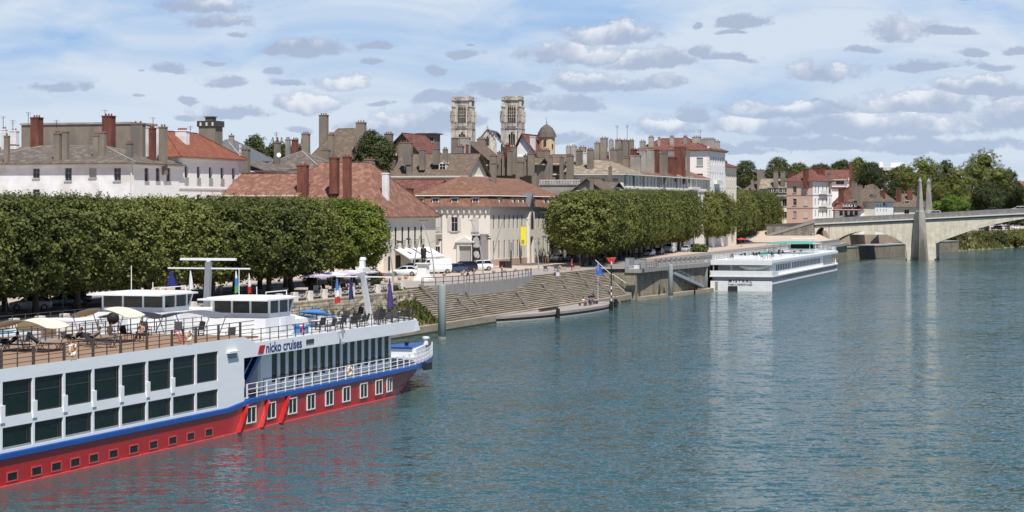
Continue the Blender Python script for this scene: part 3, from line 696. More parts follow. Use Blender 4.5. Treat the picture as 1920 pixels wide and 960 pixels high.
deck_piece('roadway', -46, 125, .3, BW-.3, -2.0, -1.1, M['asphalt'])
MB().box(-4.4,4.4,0,BW,-3,dz(0)-2.1).build('pier', M['bridge'], br); MB().box(75.6,84.4,0,BW,-3,dz(80)-2.1).build('pier', M['bridge'], br)
M['abut'] = stone_mat('abutment_stone', (.34,.31,.26), (.26,.24,.20), (.16,.15,.13), 1.2,.5)
mb = MB(); mb.box(-27.3,-27,0,BW,2,10.2); mb.box(-46,-31.4,.0,BW,0,9.9); mb.box(118,140,0,BW,-3,dz(118)-2.1); mb.build('abutment', M['abut'], br)
mb = MB(); mb.box(-23.5,-19.3,2.5,14,-2,3.9); mb.box(-27.2,-23.4,1,15,-2,4.4); mb.build('abutment_footing', M['concrete'], br)
# cutwaters with obelisks
def obelisk(x, y, sg, nm='obelisk'):
    mb = MB()
    zt = dz(x)-.2
    def ring(z, w, d, off): return [(x-w/2,y+off,z),(x,y+off-sg*d*.75,z),(x+w/2,y+off,z),(x+w/2*.8,y+off+sg*d*.5,z),(x-w/2*.8,y+off+sg*d*.5,z)]
    lev = [(-3,5.2,5.2,0),(1,5.0,5.0,0),(5,4.4,4.2,0),(zt-1.5,3.3,3.0,0),(zt+.6,2.8,2.6,0),(zt+1.2,2.3,2.1,0),(zt+9.4,1.05,1.0,0),(zt+9.5,1.3,1.2,0),(zt+9.9,1.2,1.1,0),(zt+10.8,.1,.1,0)]
    b = len(mb.v)
    for z,w_,d_,o_ in lev: mb.v += ring(z,w_,d_,o_)
    for i in range(len(lev)-1):
        for k in range(5):
            f = (i*5+k, i*5+(k+1)%5, (i+1)*5+(k+1)%5, (i+1)*5+k); mb.f.append(f if sg > 0 else f[::-1]); mb.m.append(0)
    mb.build(nm, M['obelisk'], br)
obelisk(-.2,-.9,1); obelisk(1.1,BW+1.2,-1); obelisk(80,-.9,1); obelisk(80,BW+.9,-1)
mb = MB(); mb.box(-4.0,-1.5,-.35,.05,-2,3.2); mb.box(1.2,4.0,-.6,.04,-2,4.2); mb.build('pier_base', M['w_ivory'] if False else M['bridge'], br)
# ramp with its parapet rising to the bridge on the quay side
rp = thing('bridge_ramp', 'sloping stone ramp wall with pale coping climbing to the bridge head', 'ramp', BO, BR)
mb = MB(); mb.extr([(-46,5.2),(-31.6,5.2),(-31.6,11.0),(-46,6.6)], -.2, 3.0, 'y'); mb.build('ramp_wall', M['abut'], rp)
mb = MB(); mb.add([(-46.2,-.35,6.61),(-31.4,-.35,11.05),(-31.4,.25,11.05),(-46.2,.25,6.61),(-46.2,-.35,7.4),(-31.4,-.35,11.9),(-31.4,.25,11.9),(-46.2,.25,7.4)],[(0,3,2,1),(4,5,6,7),(0,1,5,4),(2,3,7,6),(1,2,6,5),(3,0,4,7)])
mb.add([(-46.2,2.6,6.61),(-31.4,2.6,11.05),(-31.4,3.1,11.05),(-46.2,3.1,6.61),(-46.2,2.6,7.8),(-31.4,2.6,12.3),(-31.4,3.1,12.3),(-46.2,3.1,7.8)],[(0,3,2,1),(4,5,6,7),(0,1,5,4),(2,3,7,6),(1,2,6,5),(3,0,4,7)])
mb.build('ramp_parapet', M['concrete'], rp)
# wall and ledge beyond the bridge, seen through the left arch
wall_line('far_quay_wall', 'pinkish old stone quay wall seen through the left arch of the bridge', [(91.8,661),(94.3,672),(110.3,706),(125.3,746),(149.3,802)], -1, 8.55, .3, stone_mat('pink_stone', (.62,.48,.38), (.54,.43,.33), (.3,.25,.2), 1.1,.45, stain=.7))
wall_line('towpath_wall', 'low grey stone towpath ledge at the water behind the bridge', [(99,646),(118,688),(139,740),(160,783)], -1, 3.7, 7.5, M['quaywall'], cap=(.15,.3))
mb = MB(); vs = []
for p,nn,zz in ((Vector((139,740)),Vector((-.86,.5)),6),(Vector((157,778)),Vector((-.86,.5)),6),(Vector((205,878)),Vector((-.9,.44)),6.5),(Vector((330,1150)),Vector((-.9,.44)),7),(Vector((700,1900)),Vector((-.9,.44)),8)):
    q = p+nn*9.2; vs += [(p.x,p.y,-.5),((p+nn*3).x,(p+nn*3).y,2.2),(q.x,q.y,zz)]
mb.add(vs,[f for i in range(4) for f in ((3*i,3*i+3,3*i+4,3*i+1),(3*i+1,3*i+4,3*i+5,3*i+2))]); tag(mb.build('far_bank', M['earth']), kind='structure')

# tide marks
M_A = M['algae']
mb = MB(); mb.box(-200,107.8,.80,.86,-.2,.22); mb.build('algae_line', M_A, qt)
MB().box(-4.45,4.45,-.05,BW+.05,-1,.45).build('algae_line', M_A, br)
# ================================================================== furniture kinds shared by ships and quay
def text_part(body, x0, x1, z0, z1, y, m, parent, name='lettering', back=False, axis='x', rot=None, ext=.01, bold=0):
    cu = bpy.data.curves.new(name, 'FONT'); cu.body = body; cu.size = 1; cu.extrude = ext; cu.offset = bold
    t = bpy.data.objects.new('tmp', cu); COL.objects.link(t); bpy.context.view_layer.update()
    me = bpy.data.meshes.new_from_object(t); bpy.data.objects.remove(t)
    xs = [v.co.x for v in me.vertices]; ys = [v.co.y for v in me.vertices]; a, b, c, d = min(xs), max(xs), min(ys), max(ys)
    for v in me.vertices:
        u = (v.co.x-a)/(b-a); w_ = (v.co.y-c)/(d-c); e = v.co.z
        if axis == 'x': v.co = (x0+(x1-x0)*u, y-e, z0+(z1-z0)*w_)
        else: v.co = (y-e, x1+(x0-x1)*u, z0+(z1-z0)*w_)       # on a face looking toward -x
    me.materials.clear(); me.materials.append(m); me.name = name
    o = bpy.data.objects.new(name, me); COL.objects.link(o); o.parent = parent; return o
def armchair(label, group, fm='dark', cm='dark'):
    t = thing('deck_chair', label, 'chair', (0,0,0), 0, group)
    MB().box(-.27,.27,-.27,.27,.40,.46).build('seat', M[cm], t)
    MB().add([(-.27,.24,.44),(.27,.24,.44),(.27,.40,.98),(-.27,.40,.98),(-.27,.28,.44),(.27,.28,.44),(.27,.44,.98),(-.27,.44,.98)],[(0,1,2,3),(7,6,5,4),(0,4,5,1),(1,5,6,2),(2,6,7,3),(3,7,4,0)]) if False else None
    m_ = MB(); m_.add([(-.27,.24,.44),(.27,.24,.44),(.27,.40,.98),(-.27,.40,.98),(-.27,.28,.44),(.27,.28,.44),(.27,.44,.98),(-.27,.44,.98)],[(0,1,2,3),(7,6,5,4),(0,4,5,1),(1,5,6,2),(2,6,7,3),(3,7,4,0)]); m_.build('backrest', M[cm], t)
    for sx in (-1,1):
        MB().beam((sx*.3,-.25,.62),(sx*.3,.28,.64),.04,.03).build('armrest', M[fm], t)
        for sy in (-1,1): MB().beam((sx*.28,sy*.25,0),(sx*.28,sy*.22,.62 if sy < 0 else .44),.035).build('leg', M[fm], t)
    return t
def lounger(label, group, m='dark'):
    t = thing('sun_lounger', label, 'sun lounger', (0,0,0), 0, group)
    # head at -x, feet at +x
    MB().box(-.35,1.25,-.3,.3,.34,.39).build('seat', M[m], t)
    m_ = MB(); m_.beam((-.36,0,.36),(-.95,0,.80),.6,.05); m_.build('backrest', M[m], t)
    for x in (-.3,1.0):
        for y in (-.28,.28): MB().beam((x-.12,y,0),(x+.12,y,.35),.035).beam((x+.12,y+.001,0),(x-.12,y+.001,.35),.035).build('leg', M['rail_dark'], t)
    m_ = MB()
    for y in (-.31,.31): m_.beam((-.4,y,.37),(1.27,y,.37),.03)
    m_.beam((-.4,-.31,.37),(-.4,.31,.37),.03).beam((1.27,-.31,.37),(1.27,.31,.37),.03); m_.build('frame', M['wood'], t)
    return t
def lifebuoy(loc, rz, label, m='orange'):
    t = thing('lifebuoy', label, 'lifebuoy', loc, rz, 'lifebuoys on the railings')
    mb = MB(); n, k = 20, 8
    for i in range(n):
        a = 2*math.pi*i/n
        for j in range(k):
            b = 2*math.pi*j/k; r = .32+.085*math.cos(b); mb.v.append((r*math.cos(a), .085*math.sin(b), .4+r*math.sin(a)))
    for i in range(n):
        for j in range(k): mb.f.append((i*k+j,((i+1)%n)*k+j,((i+1)%n)*k+(j+1)%k,i*k+(j+1)%k)); mb.m.append(0)
    mb.build('ring', M[m], t, True)
    for a in (.78,2.35,3.93,5.5):
        c = Vector((math.cos(a)*.32,0,.4+math.sin(a)*.32)); d = Vector((-math.sin(a),0,math.cos(a)))*.05
        MB().beam(c-d,c+d,.2,.2).build('band', M['white'], t)
    return t
def shade(loc, rz, L_, W_, rise, h, m, label, legs=True):
    """arched canvas shade on splayed legs"""
    t = thing('sun_parasol', label, 'sun shade', loc, rz, 'arched sun shades on the decks')
    mb = MB(); n = 12; vs = []
    for i in range(n+1):
        u = i/n; x = -L_/2+L_*u; z = h+rise*(1-(2*u-1)**2)
        for j in range(5): v = j/4; vs.append((x, -W_/2+W_*v, z-.10*(1-(2*v-1)**2)))
    nv = len(vs); vs += [(a,b,c-.03) for a,b,c in vs]
    fs = [(i*5+j,(i+1)*5+j,(i+1)*5+j+1,i*5+j+1) for i in range(n) for j in range(4)]
    mb.add(vs, fs+[tuple(nv+q for q in f[::-1]) for f in fs]); mb.build('canopy', m, t, True)
    if legs:
        for sx in (-1,1):
            for sy in (-1,1): MB().beam((sx*L_*.30,sy*W_*.46,0),(sx*L_*.47,sy*W_*.46,h+.05),.05).build('leg', M['metal'], t)
        m_ = MB()
        for sy in (-1,1):
            pts = [(-L_/2+L_*i/n, sy*W_/2, h+rise*(1-(2*i/n-1)**2)-.02) for i in range(n+1)]; m_.tube(pts,.03,5)
        m_.build('arch_frame', M['metal'], t)
    return t

# ================================================================== the red and white river cruise ship
def ap(px): return 1.0488*(265300/(2256-px)-117.6)
M['flange'] = mat('flange_red',(.55,.10,.10),(.4,.07,.07),scale=2,rough=.5)
ship = thing('river_cruise_ship', 'long red, white and blue cruise ship with two rows of dark cabin windows', 'ship', SO, SR)
W_ = 11.4; XA = -42
def S3(x,y,z=0): return SO+SU*x+SN*y+Vector((0,0,z))
stn = [(XA,0,0),(-20,0,0),(0,0,0),(28.6,0,0),(32.6,0,0),(50,0,0),(58,.02,.1),(62,.1,.5),(66,.35,1.1),(70,1.0,2.1),(74,1.95,3.2),(77.5,3.0,4.3),(80.5,4.1,5.1),(82.8,5.1,5.55),(84,5.7,5.7)]
def wl_x(x): return x if x < 60 else 60+(x-60)*.79
LV = [-.8,0,.5,1.1,1.62,2.12]
mb = MB(); vs = []; ns = len(stn); nl = len(LV)
def hullpt(i, z, side):
    x, d, w0 = stn[i]; zz_ = z; z = z if x > 29 or z < 1 else z*(1.82/2.12); u = max(0,min(1,z/2.12)); e = u**1.3 if z > 0 else 0
    px = wl_x(x)*(1-e)+x*e; py = w0*(1-e)+d*e
    return (px, py if side == 0 else W_-py, z)
for side in (0,1):
    for i in range(ns):
        for z in LV: vs.append(hullpt(i,z,side))
fs = []
for side in (0,1):
    o_ = side*ns*nl
    for i in range(ns-1):
        for j in range(nl-1):
            f = (o_+i*nl+j,o_+(i+1)*nl+j,o_+(i+1)*nl+j+1,o_+i*nl+j+1); fs.append(f if side == 0 else f[::-1])
fs.append((0,ns*nl,ns*nl+nl-1,nl-1))
mb.add(vs,fs); hull = mb.build('hull', M['ship_red'], ship, False)
# main deck and blue strake
def strake(x): return 0 if x < 28.6 else min(1,(x-28.6)/4)*.33
mb = MB(); xs = [XA]+[28.6,29.6,30.6,31.6,32.6]+[40+2*i for i in range(14)]
vs = []
def side_y(x, z=2.0):
    for (a,d,w0),(b,d2,w2) in zip(stn,stn[1:]):
        if a <= x <= b: return d+(d2-d)*(x-a)/(b-a)
    return 5.7
for x in xs:
    t_ = 1.87+strake(x); y = side_y(x); vs += [(x,y-.02,t_-.38),(x,y-.14,t_-.32),(x,y-.14,t_-.06),(x,y-.08,t_+.0),(x,y+.15,t_+.02)]
k = 5; mb.add(vs,[(i*k+j,(i+1)*k+j,(i+1)*k+j+1,i*k+j+1) for i in range(len(xs)-1) for j in range(k-1)]+[tuple((len(xs)-1)*k+j for j in range(k))[::-1]])
mb.build('rubbing_strake', M['ship_blue'], ship)
mb = MB(); vs = [] ; xs2 = [66]+[67,68.5,70,72,74,76,78,80,82,83.2,84]
for x in xs2:
    y = side_y(x); vs += [(x,y-.05,1.68),(x+.02,y-.08,2.22),(x,y+.12,2.22)]
mb.add(vs,[(i*3+j,(i+1)*3+j,(i+1)*3+j+1,i*3+j+1) for i in range(len(xs2)-1) for j in range(2)]); mb.build('bow_strake', M['ship_blue'], ship)
mb = MB(); o1 = [(x,side_y(x)+.05) for x in [XA,0,28.6,32.6,50,58,62,66,70,74,77.5,80.5,82.8,83.9]]; pl = o1+[(x,W_-y) for x,y in o1[::-1]]
mb.prism(pl, 1.9, 2.14); mb.build('main_deck', M['grey_paint'], ship)
MB().box(XA,60,-.16,.02,.0,.10).build('waterline_flange', M['flange'], ship)
# ribs on the red side
for a0,a1 in ((31.5,29.9),(35.0,33.6),(38.5,36.8)):
    mb = MB(); b0 = len(mb.v)
    mb.add([(a1,0,.1),(a1+.55,0,.1),(a1,-.38,.12),(a0,0,1.85),(a0+.5,0,1.85),(a0,-.3,1.85)],[(0,2,5,3),(2,1,4,5),(0,1,2),(3,5,4)]); mb.build('fender_rib', M['ship_red'], ship)
# windows
def win_part(name, w, h, fr, mf, mg, mull=(), d=.05, parent=None, inset=0, axis='x', split=True):
    """window: frame mesh with a pane sub-part, origin at lower left of the opening; lies in the x-z plane facing -y"""
    mb = MB(); mb.box(0,w,-d,d*.2,0,fr); mb.box(0,w,-d,d*.2,h-fr,h); mb.box(0,fr,-d,d*.2,fr,h-fr); mb.box(w-fr,w,-d,d*.2,fr,h-fr)
    for m_ in mull:
        if m_[0] == 'v': mb.box(m_[1]*w-fr*.4,m_[1]*w+fr*.4,-d*.8,d*.2,fr,h-fr)
        else: mb.box(fr,w-fr,-d*.75,d*.2,m_[1]*h-fr*.4,m_[1]*h+fr*.4)
    f = mb.build(name, mf, parent); MB().box(fr*.5,w-fr*.5,-d*.3,d*.25,fr*.5,h-fr*.5).build('pane', mg, f); return f
red_src = None
for px in (469.5,506.8,546.8,581.4,616,648,680.5,709,731):
    a = ap(px)
    yy = .05 if a > 58 else 0
    if red_src is None: red_src = win_part('hull_window', 1.5, 1.15, .07, M['white'], M['glass'], [('v',.5)], .07, ship); red_src.location = (a-.75,-.01,.5)
    else: w2 = sub(red_src, 'hull_window', ship, (a-.75, yy-.01,.5), R(5) if a > 58 else 0)
ps = None
for px in (-30,21,66.6,103.8,139,174,211,249,286,322,356,390):
    a = ap(px)
    if ps is None: ps = win_part('porthole', 1.15, .55, .07, M['flange'], M['glass'], (), .04, ship); ps.location = (a-.57,-.01,.24)
    else: sub(ps, 'porthole', ship, (a-.57,-.01,.24))
PL = [3.37+3.41*i for i in range(-13,7)]
holes = []
for p in PL:
    e = min(p+3.41, 27.35)
    if e-p < 1: continue
    holes += [(p+.24,e,3.79,5.71),(p+.24,e,2.02,3.23)]
mb = MB(); mb.wallx(XA,31.3,1.86,6.42,0,holes,.16)
mb.box(31.2,31.3,.02,W_-.02,2.15,6.3); mb.box(XA,XA+.1,.02,W_-.02,1.9,6.3); mb.box(XA,31.25,W_-.1,W_,1.9,6.42)
mb.box(XA,31.2,.32,.36,1.9,6.3)
mb.build('superstructure', M['ship_white'], ship)
us = ls = None
for h in holes:
    w_ = h[1]-h[0]
    if abs(w_-3.17) > .2:
        q = win_part('cabin_window', w_-.06, h[3]-h[2]-.04, .05, M['rail_dark'], M['glass'], [('h',.62)] if h[3] > 4 else [('v',.5)], .05, ship); q.location = (h[0]+.03,.13,h[2]+.02); continue
    if h[3] > 4:
        if us is None: us = win_part('cabin_window', w_-.06, 1.88, .05, M['rail_dark'], M['glass'], [('h',.62),('v',.92)], .05, ship); us.location = (h[0]+.03,.13,h[2]+.02)
        else: sub(us,'cabin_window',ship,(h[0]+.03,.13,h[2]+.02))
    else:
        if ls is None: ls = win_part('cabin_window', w_-.06, 1.17, .05, M['rail_dark'], M['glass'], [('v',.86)], .05, ship); ls.location = (h[0]+.03,.13,h[2]+.02)
        else: sub(ls,'cabin_window',ship,(h[0]+.03,.13,h[2]+.02))
bs = None
for p in PL[:-1]:
    if bs is None: bs = MB().box(-.02,.42,-.06,.10,3.5,4.45).build('balcony_divider', M['ship_white'], ship); bs.location = (p,0,0)
    else: sub(bs,'balcony_divider',ship,(p,0,0))
mb = MB(); mb.box(28.7,30.0,-.05,.0,5.1,5.45); mb.build('vent_panel', M['grey_paint'], ship); MB().box(28.55,30.15,-.22,.0,5.46,5.6).build('vent_hood', M['white'], ship)
mb = MB(); mb.box(XA,34,.15,W_-.15,6.22,6.34); mb.build('sun_deck', M['deck'], ship)
# forward part: fascia and front deck
fro = [(31.3,0),(33.2,0),(60,0),(64,0.05),(66.5,.45),(68.6,1.5),(70.3,3.2),(71,4.7),(71.2,5.7)]; fro = fro+[(x,W_-y) for x,y in fro[-2::-1]]
mb = MB(); vs = []; n = len(fro)
for x,y in fro:
    tz = 6.42 if x < 32 else (5.92); e = max(0,(x-60)/11.2); c = (y-5.7)
    vs += [(x,y,tz),(x+1.5*e,y+c*.0-(0.0),4.98),(x+1.2*e,y-(-.12 if y < 5.7 else .12),4.98),(x-.1*e,y+(.12 if y < 5.7 else -.12),tz)]
mb.add(vs,[(i*4+j,(i+1)*4+j,(i+1)*4+(j+1)%4,i*4+(j+1)%4)[::-1] for i in range(n-1) for j in range(4)]); mb.build('fascia', M['ship_white'], ship)
mb = MB(); mb.prism([(x+max(0,(x-60)/11.2)*.6,y+(.06 if y < 5.7 else -.06)) for x,y in fro], 5.02, 5.2); mb.prism([(x-.05,y+(.1 if y < 5.7 else -.1)) for x,y in fro[1:-1]], 5.6, 5.75); mb.build('front_deck', M['deck_grey'], ship)
# salon behind the side deck
mb = MB(); sal = [(36.7,1.3),(62.4,1.3),(64.6,2.4),(66,4.2),(66.3,5.7),(66,7.2),(64.6,9),(62.4,10.1),(36.7,10.1)]
mb.prism(sal, 2.14, 5.02); mb.build('salon_glazing', M['glass'], ship)
MB().box(36.7,62.4,1.22,1.3,2.15,2.75).build('salon_sill', M['ship_white'], ship)
MB().box(31.3,36.7,3.2,3.3,2.15,5.02).box(36.55,36.68,1.3,3.2,2.15,5.02).box(36.7,38.5,1.2,1.3,2.75,5.01).build('salon_wall', M['ship_white'], ship)
src = MB().box(0,.5,-.05,.02,2.15,5.01).build('window_post', M['ship_white'], ship); src.location = (38.2,1.28,0)
for i in range(1,17): sub(src,'window_post',ship,(38.2+i*1.49,1.28,0))
for x,y in ((63.6,2.0),(65.4,3.5),(66.3,5.4),(65.5,7.7),(63.8,9.3)): sub(src,'window_post',ship,(x-.2,y-.1,0))
# blue stairs
mb = MB(); n = 11
for i in range(n): mb.box(32.0+i*.33,32.36+i*.33,.75,2.1,2.2+i*.255,2.26+i*.255)
mb.beam((31.95,.72,2.15),(35.7,.72,5.0),.06,.35); mb.beam((31.95,2.13,2.15),(35.7,2.13,5.0),.06,.35)
mb.add([(32.2,.8,2.2),(32.2,2.08,2.2),(35.8,2.08,4.98),(35.8,.8,4.98)],[(0,1,2,3)]); mb.build('stairs', M['ship_blue'], ship)
mb = MB()
for y in (.7,2.15):
    mb.beam((31.95,y,3.1),(35.2,y,5.6),.04)
mb.build('stair_rail', M['white'], ship)
# logo
MB().extr([(33.55,5.12),(34.45,5.12),(34.75,5.68),(33.85,5.68)], -.03, .0, 'y').build('logo_mark', M['red_mark'], ship)
text_part('nicko cruises', 34.95, 41.2, 5.10, 5.80, -.012, M['navy'], ship, bold=.012)
MB().box(42.0,43.4,-.04,.0,5.3,5.62).build('vent_grille', M['rail_dark'], ship)
MB().tube([(48.2,.1,5.9),(48.2,-.35,5.75),(48.2,-.35,5.35)],.05).cbox(48.2,-.35,.3,.24,5.75,6.0).cbox(48.2,-.35,.26,.2,4.95,5.1).build('deck_lamp', M['grey_paint'], ship)
# railings
def rail_run(parent, name, pts, z, posts_at, rails, mrail, mpost, pw=.06, h=1.05, thick=None):
    r = MB()
    for zz in rails: r.tube([(x,y,z+zz) for x,y in pts], .022, 4)
    ro = r.build(name, mrail, parent); s0 = None
    for x,y in posts_at:
        if s0 is None: s0 = MB().cbox(0,0,pw,pw,0,h).build('post', mpost, ro); s0.location = (x,y,z)
        else: sub(s0,'post',ro,(x,y,z))
    return ro
def along(pts, pitch, start=0):
    out = []; acc = start
    for (x0,y0),(x1,y1) in zip(pts,pts[1:]):
        d = math.hypot(x1-x0,y1-y0)
        while acc <= d: out.append((x0+(x1-x0)*acc/d,y0+(y1-y0)*acc/d)); acc += pitch
        acc -= d
    return out
rl = [(XA,.12),(33.2,.12)]
rail_run(ship,'deck_railing', rl, 6.38, [(.26+3.41*i,.12) for i in range(-12,10)], (.25,.5,.76,1.04), M['rail_brown'], M['rail_brown'], .13)
rail_run(ship,'deck_railing', rl, 6.38, [(1.96+3.41*i,.13) for i in range(-12,9)], (1.05,), M['rail_brown'], M['rail_brown'], .055)
rf = [(XA,W_-.15),(33,W_-.15)]
rail_run(ship,'deck_railing', rf, 6.34, along(rf,1.8), (.25,.5,.76,1.04), M['rail_brown'], M['rail_brown'], .07)
fr2 = [(x-.25,y+(.16 if y < 5.7 else -.16)) for x,y in fro[1:-1]]
rail_run(ship,'front_railing', fr2, 5.86, along(fr2,1.5), (.2,.62,.95), M['rail_dark'], M['rail_dark'], .05, .98)
sdk = [(x,side_y(x)+.0) for x in [31.8,50,58,62,66,70,74,77.5,80.5]]
rail_run(ship,'side_railing', sdk, 2.2, along(sdk,1.62), (.3,.62,.98), M['white'], M['white'], .09, 1.0)
sdd = [(36.9,1.05),(62,1.05)]
rail_run(ship,'hand_railing', sdd, 2.14, along(sdd,3), (1.0,), M['rail_brown'], M['rail_brown'], .04)
# bow gear
mb = MB(); bw = [(75,3.6),(78.5,4.4),(81.6,5.1),(82.4,5.7),(81.6,6.3),(78.5,7.0),(75,7.8)]
mb.prism(bw,2.14,2.85); mb.build('breakwater', M['ship_white'], ship)
MB().prism([(x*.985+1.0,5.7+(y-5.7)*.85) for x,y in bw],2.86,3.02).build('breakwater_top', M['ship_blue'], ship)
MB().lathe([(.22,2.8),(.22,3.35),(.34,3.36),(.34,3.5),(.05,3.55)],12,82.2,5.3).build('bow_post', M['white'], ship)
MB().lathe([(.16,3.0),(.16,3.2),(.24,3.22),(.2,3.34)],10,77.5,5.4).build('bollard', M['black'], ship)
for x in (33.5,34.3): MB().lathe([(.16,2.14),(.16,2.5),(.22,2.52),(.22,2.58)],10,x,.45).build('bollard', M['black'], ship)
MB().box(69.2,70.6,.55,.9,1.5,2.1).build('anchor_pocket', M['dark'], ship)
# wheelhouse, mast
def wheelhouse(par, x0, x1, y0, y1, zd, name='wheelhouse'):
    mb = MB(); mb.box(x0-1.2,x1+.5,y0-.2,y1+.2,zd-.1,7.0); mb.box(x0,x1,y0,y1,7.0,7.34)
    o = mb.build(name, M['white'], par)
    g = MB(); g.extr([(x0+.06,7.34),(x1+.1,7.34),(x1+.75,8.28),(x0+.06,8.28)], y0+.06, y1-.06, 'y'); g.build('windows', M['glass_pale'], o)
    p_ = MB()
    def post(x,y,x2=None): p_.beam((x,y,7.3),(x2 if x2 is not None else x,y,8.3),.14,.14)
    nb = 4
    for i in range(nb): post(x0+.05,y0+.06+(y1-y0-.12)*i/(nb-1))
    for i in (1,2): post(x0+(x1-x0)*i/2.2,y0+.05)
    post(x1,y0+.05,x1+.7); post(x1,y1-.05,x1+.7)
    p_.build('window_pillars', M['ship_white'], o)
    MB().prism([(x0-1.6,y0-.5),(x1+.6,y0-.5),(x1+1.5,y0+.8),(x1+1.5,y1-.8),(x1+.6,y1+.5),(x0-1.6,y1+.5)],8.30,8.42).prism([(x0-1.0,y0),(x1+.4,y0),(x1+.9,y0+1),(x1+.9,y1-1),(x1+.4,y1),(x0-1.0,y1)],8.421,8.52).build('roof', M['white'], o)
    MB().box(x0+1.4,x0+2.4,y0-.23,y0-.18,5.95,6.95).build('door', M['ship_white'], o)
    MB().tube([(x0,y0+.3,8.5),(x0,y0+.3,8.9),(x1,y0+.3,8.9),(x1,y0+.3,8.5)],.04).build('roof_rail', M['white'], o)
    MB().lathe([(.03,8.5),(.03,9.2)],6,x1-1,(y0+y1)/2).lathe([(.03,8.5),(.03,10.6)],6,x0+.5,(y0+y1)/2+.4).build('antenna', M['white'], o)
    return o
wheelhouse(ship, 44.6, 48.4, 4.0, 8.6, 5.75)
mb = MB(); mb.beam((69.3,5.7,5.75),(69.3-1.7,5.7,9.9),.42,.34); mb.build('mast', M['white'], ship)
MB().box(66.9,68.6,5.4,6.0,9.75,10.1).cbox(67.6,5.7,.4,.4,10.1,10.7).lathe([(.22,10.7),(.3,10.8),(.2,11.0)],10,67.7,5.7).beam((67.9,3.2,9.35),(67.9,8.2,9.35),.1,.1).build('mast_head', M['white'], ship)

# ================================================================== second ship moored inside the first
T0 = 12.6
ship2 = thing('river_cruise_ship', 'white cruise ship moored behind the red one, with a tall grey mast', 'ship', SO+SN*T0, SR)
mb = MB(); o2 = [(x,side_y(x)) for x in [XA,0,28.6,50,58,62,66,70,74,77.5,79.5]]; mb.prism(o2+[(x,W_-y) for x,y in o2[::-1]], -.8, 2.2); mb.build('hull', M['ship_white'], ship2)
mb = MB(); mb.box(XA,66,.1,W_-.1,2.2,5.95); mb.build('superstructure', M['ship_white'], ship2)
MB().box(XA,66,.3,W_-.3,5.95,6.02).build('deck', M['deck_grey'], ship2)
MB().box(XA,40,2.4,W_-2.4,6.02,6.06).build('deck_boards', M['deck'], ship2)
mb = MB(); mb.box(26,32,3.2,7.4,6.06,6.5); mb.build('pool_surround', M['white'], ship2)
MB().box(26.3,31.7,3.5,7.1,6.5,6.53).build('pool', M['pool'], ship2)
wheelhouse(ship2, 50.6, 55, 3.0, 8.4, 5.95)
mb = MB(); mb.beam((63.6,5.6,5.95),(64.1,5.6,10.6),.5,.4); mb.build('mast', M['metal'], ship2)
MB().beam((64.1,1.8,10.05),(64.1,9.4,10.05),.12,.12).cbox(64.1,5.6,.3,.3,10.1,10.75).beam((64.1,3.1,10.82),(64.1,8.2,10.82),.28,.2).build('radar_scanner', M['white'], ship2)
r2 = [(XA,.25),(47,.25)]; rail_run(ship2,'deck_railing', r2, 6.0, along(r2,1.9), (.3,.6,1.05), M['rail_dark'], M['rail_dark'], .06)
r2 = [(XA,W_-.3),(64,W_-.3)]; rail_run(ship2,'deck_railing', r2, 6.0, along(r2,1.9), (.3,.6,1.05), M['rail_dark'], M['rail_dark'], .06)
r3 = [(20,2.2),(20,8.6)]; rail_run(ship2,'deck_railing', r3, 6.0, along(r3,1.3), (.3,.6,1.05), M['rail_dark'], M['rail_dark'], .06)
MB().box(36,43,2.2,4.6,6.0,7.05).box(37,42,6,8,6.0,6.9).build('deck_lockers', M['white'], ship2)
MB().box(57,62,3,8,6.0,6.9).build('skylight', M['white'], ship2)
MB().box(32.5,34.5,3.4,5.4,6.05,7.2).build('bar_counter', M['canvas_brown'], ship2)
# flags on the mast yards (things that hang from the mast)
def flag(loc, cols, h, w_, label, rz=0, n=10, name='flag', pole=None):
    t = thing(name, label, 'flag', loc, rz)
    rnd = random.Random(hash(label) & 255)
    k = len(cols)
    for c in range(k):
        mb = MB(); vs = []
        z1 = -h*c/k; z0 = -h*(c+1)/k
        for j in range(5):
            z = z1+(z0-z1)*j/4; u = -z/h; ww = w_*(.16+.84*u**.8)
            for i in range(n+1):
                v = i/n; x = (v-.35)*ww; vs.append((x, .07*math.sin(v*9+u*2)*(.3+u), z - .25*w_*v*(1-u)-.05*math.sin(v*7)))
        mb.add(vs,[(j*(n+1)+i,j*(n+1)+i+1,(j+1)*(n+1)+i+1,(j+1)*(n+1)+i) for j in range(4) for i in range(n)])
        nv = len(vs); mb.add([(a,b+.02,c_) for a,b,c_ in vs],[(j*(n+1)+i,(j+1)*(n+1)+i,(j+1)*(n+1)+i+1,j*(n+1)+i+1) for j in range(4) for i in range(n)])
        mb.build('cloth', cols[c], t, True)
    if pole: MB().lathe([(.03,-pole),(.03,.15)],6,-.2*w_*.3,0).build('pole', M['white'], t)
    return t
cw, cb_, cr_ = M['cl_white'], M['blue_cloth'], M['red']
M['navyc'] = mat('navy_flag_cloth', (.02,.03,.16), rough=.9); M['greenc'] = mat('green_flag_cloth', (.12,.35,.12), rough=.9); M['violet'] = mat('violet_flag_cloth', (.08,.05,.22), rough=.9)
P2 = lambda x,y,z: SO+SN*T0+SU*x+SN*y+Vector((0,0,z))
flag(P2(64.1,9.1,9.9), [M['navyc']], 1.45, 1.0, 'dark navy flag hanging from the left end of the tall mast yard')
flag(P2(64.1,7.3,9.9), [cw], 1.65, .45, 'white flag hanging just left of the tall mast')
flag(P2(64.1,3.1,9.9), [cw,cb_,M['greenc']], 1.9, .42, 'white, blue and green flag right of the tall mast')
flag(P2(64.1,1.9,9.7), [cw,cw,cr_], 1.7, .36, 'white and red flag at the right end of the tall mast yard')
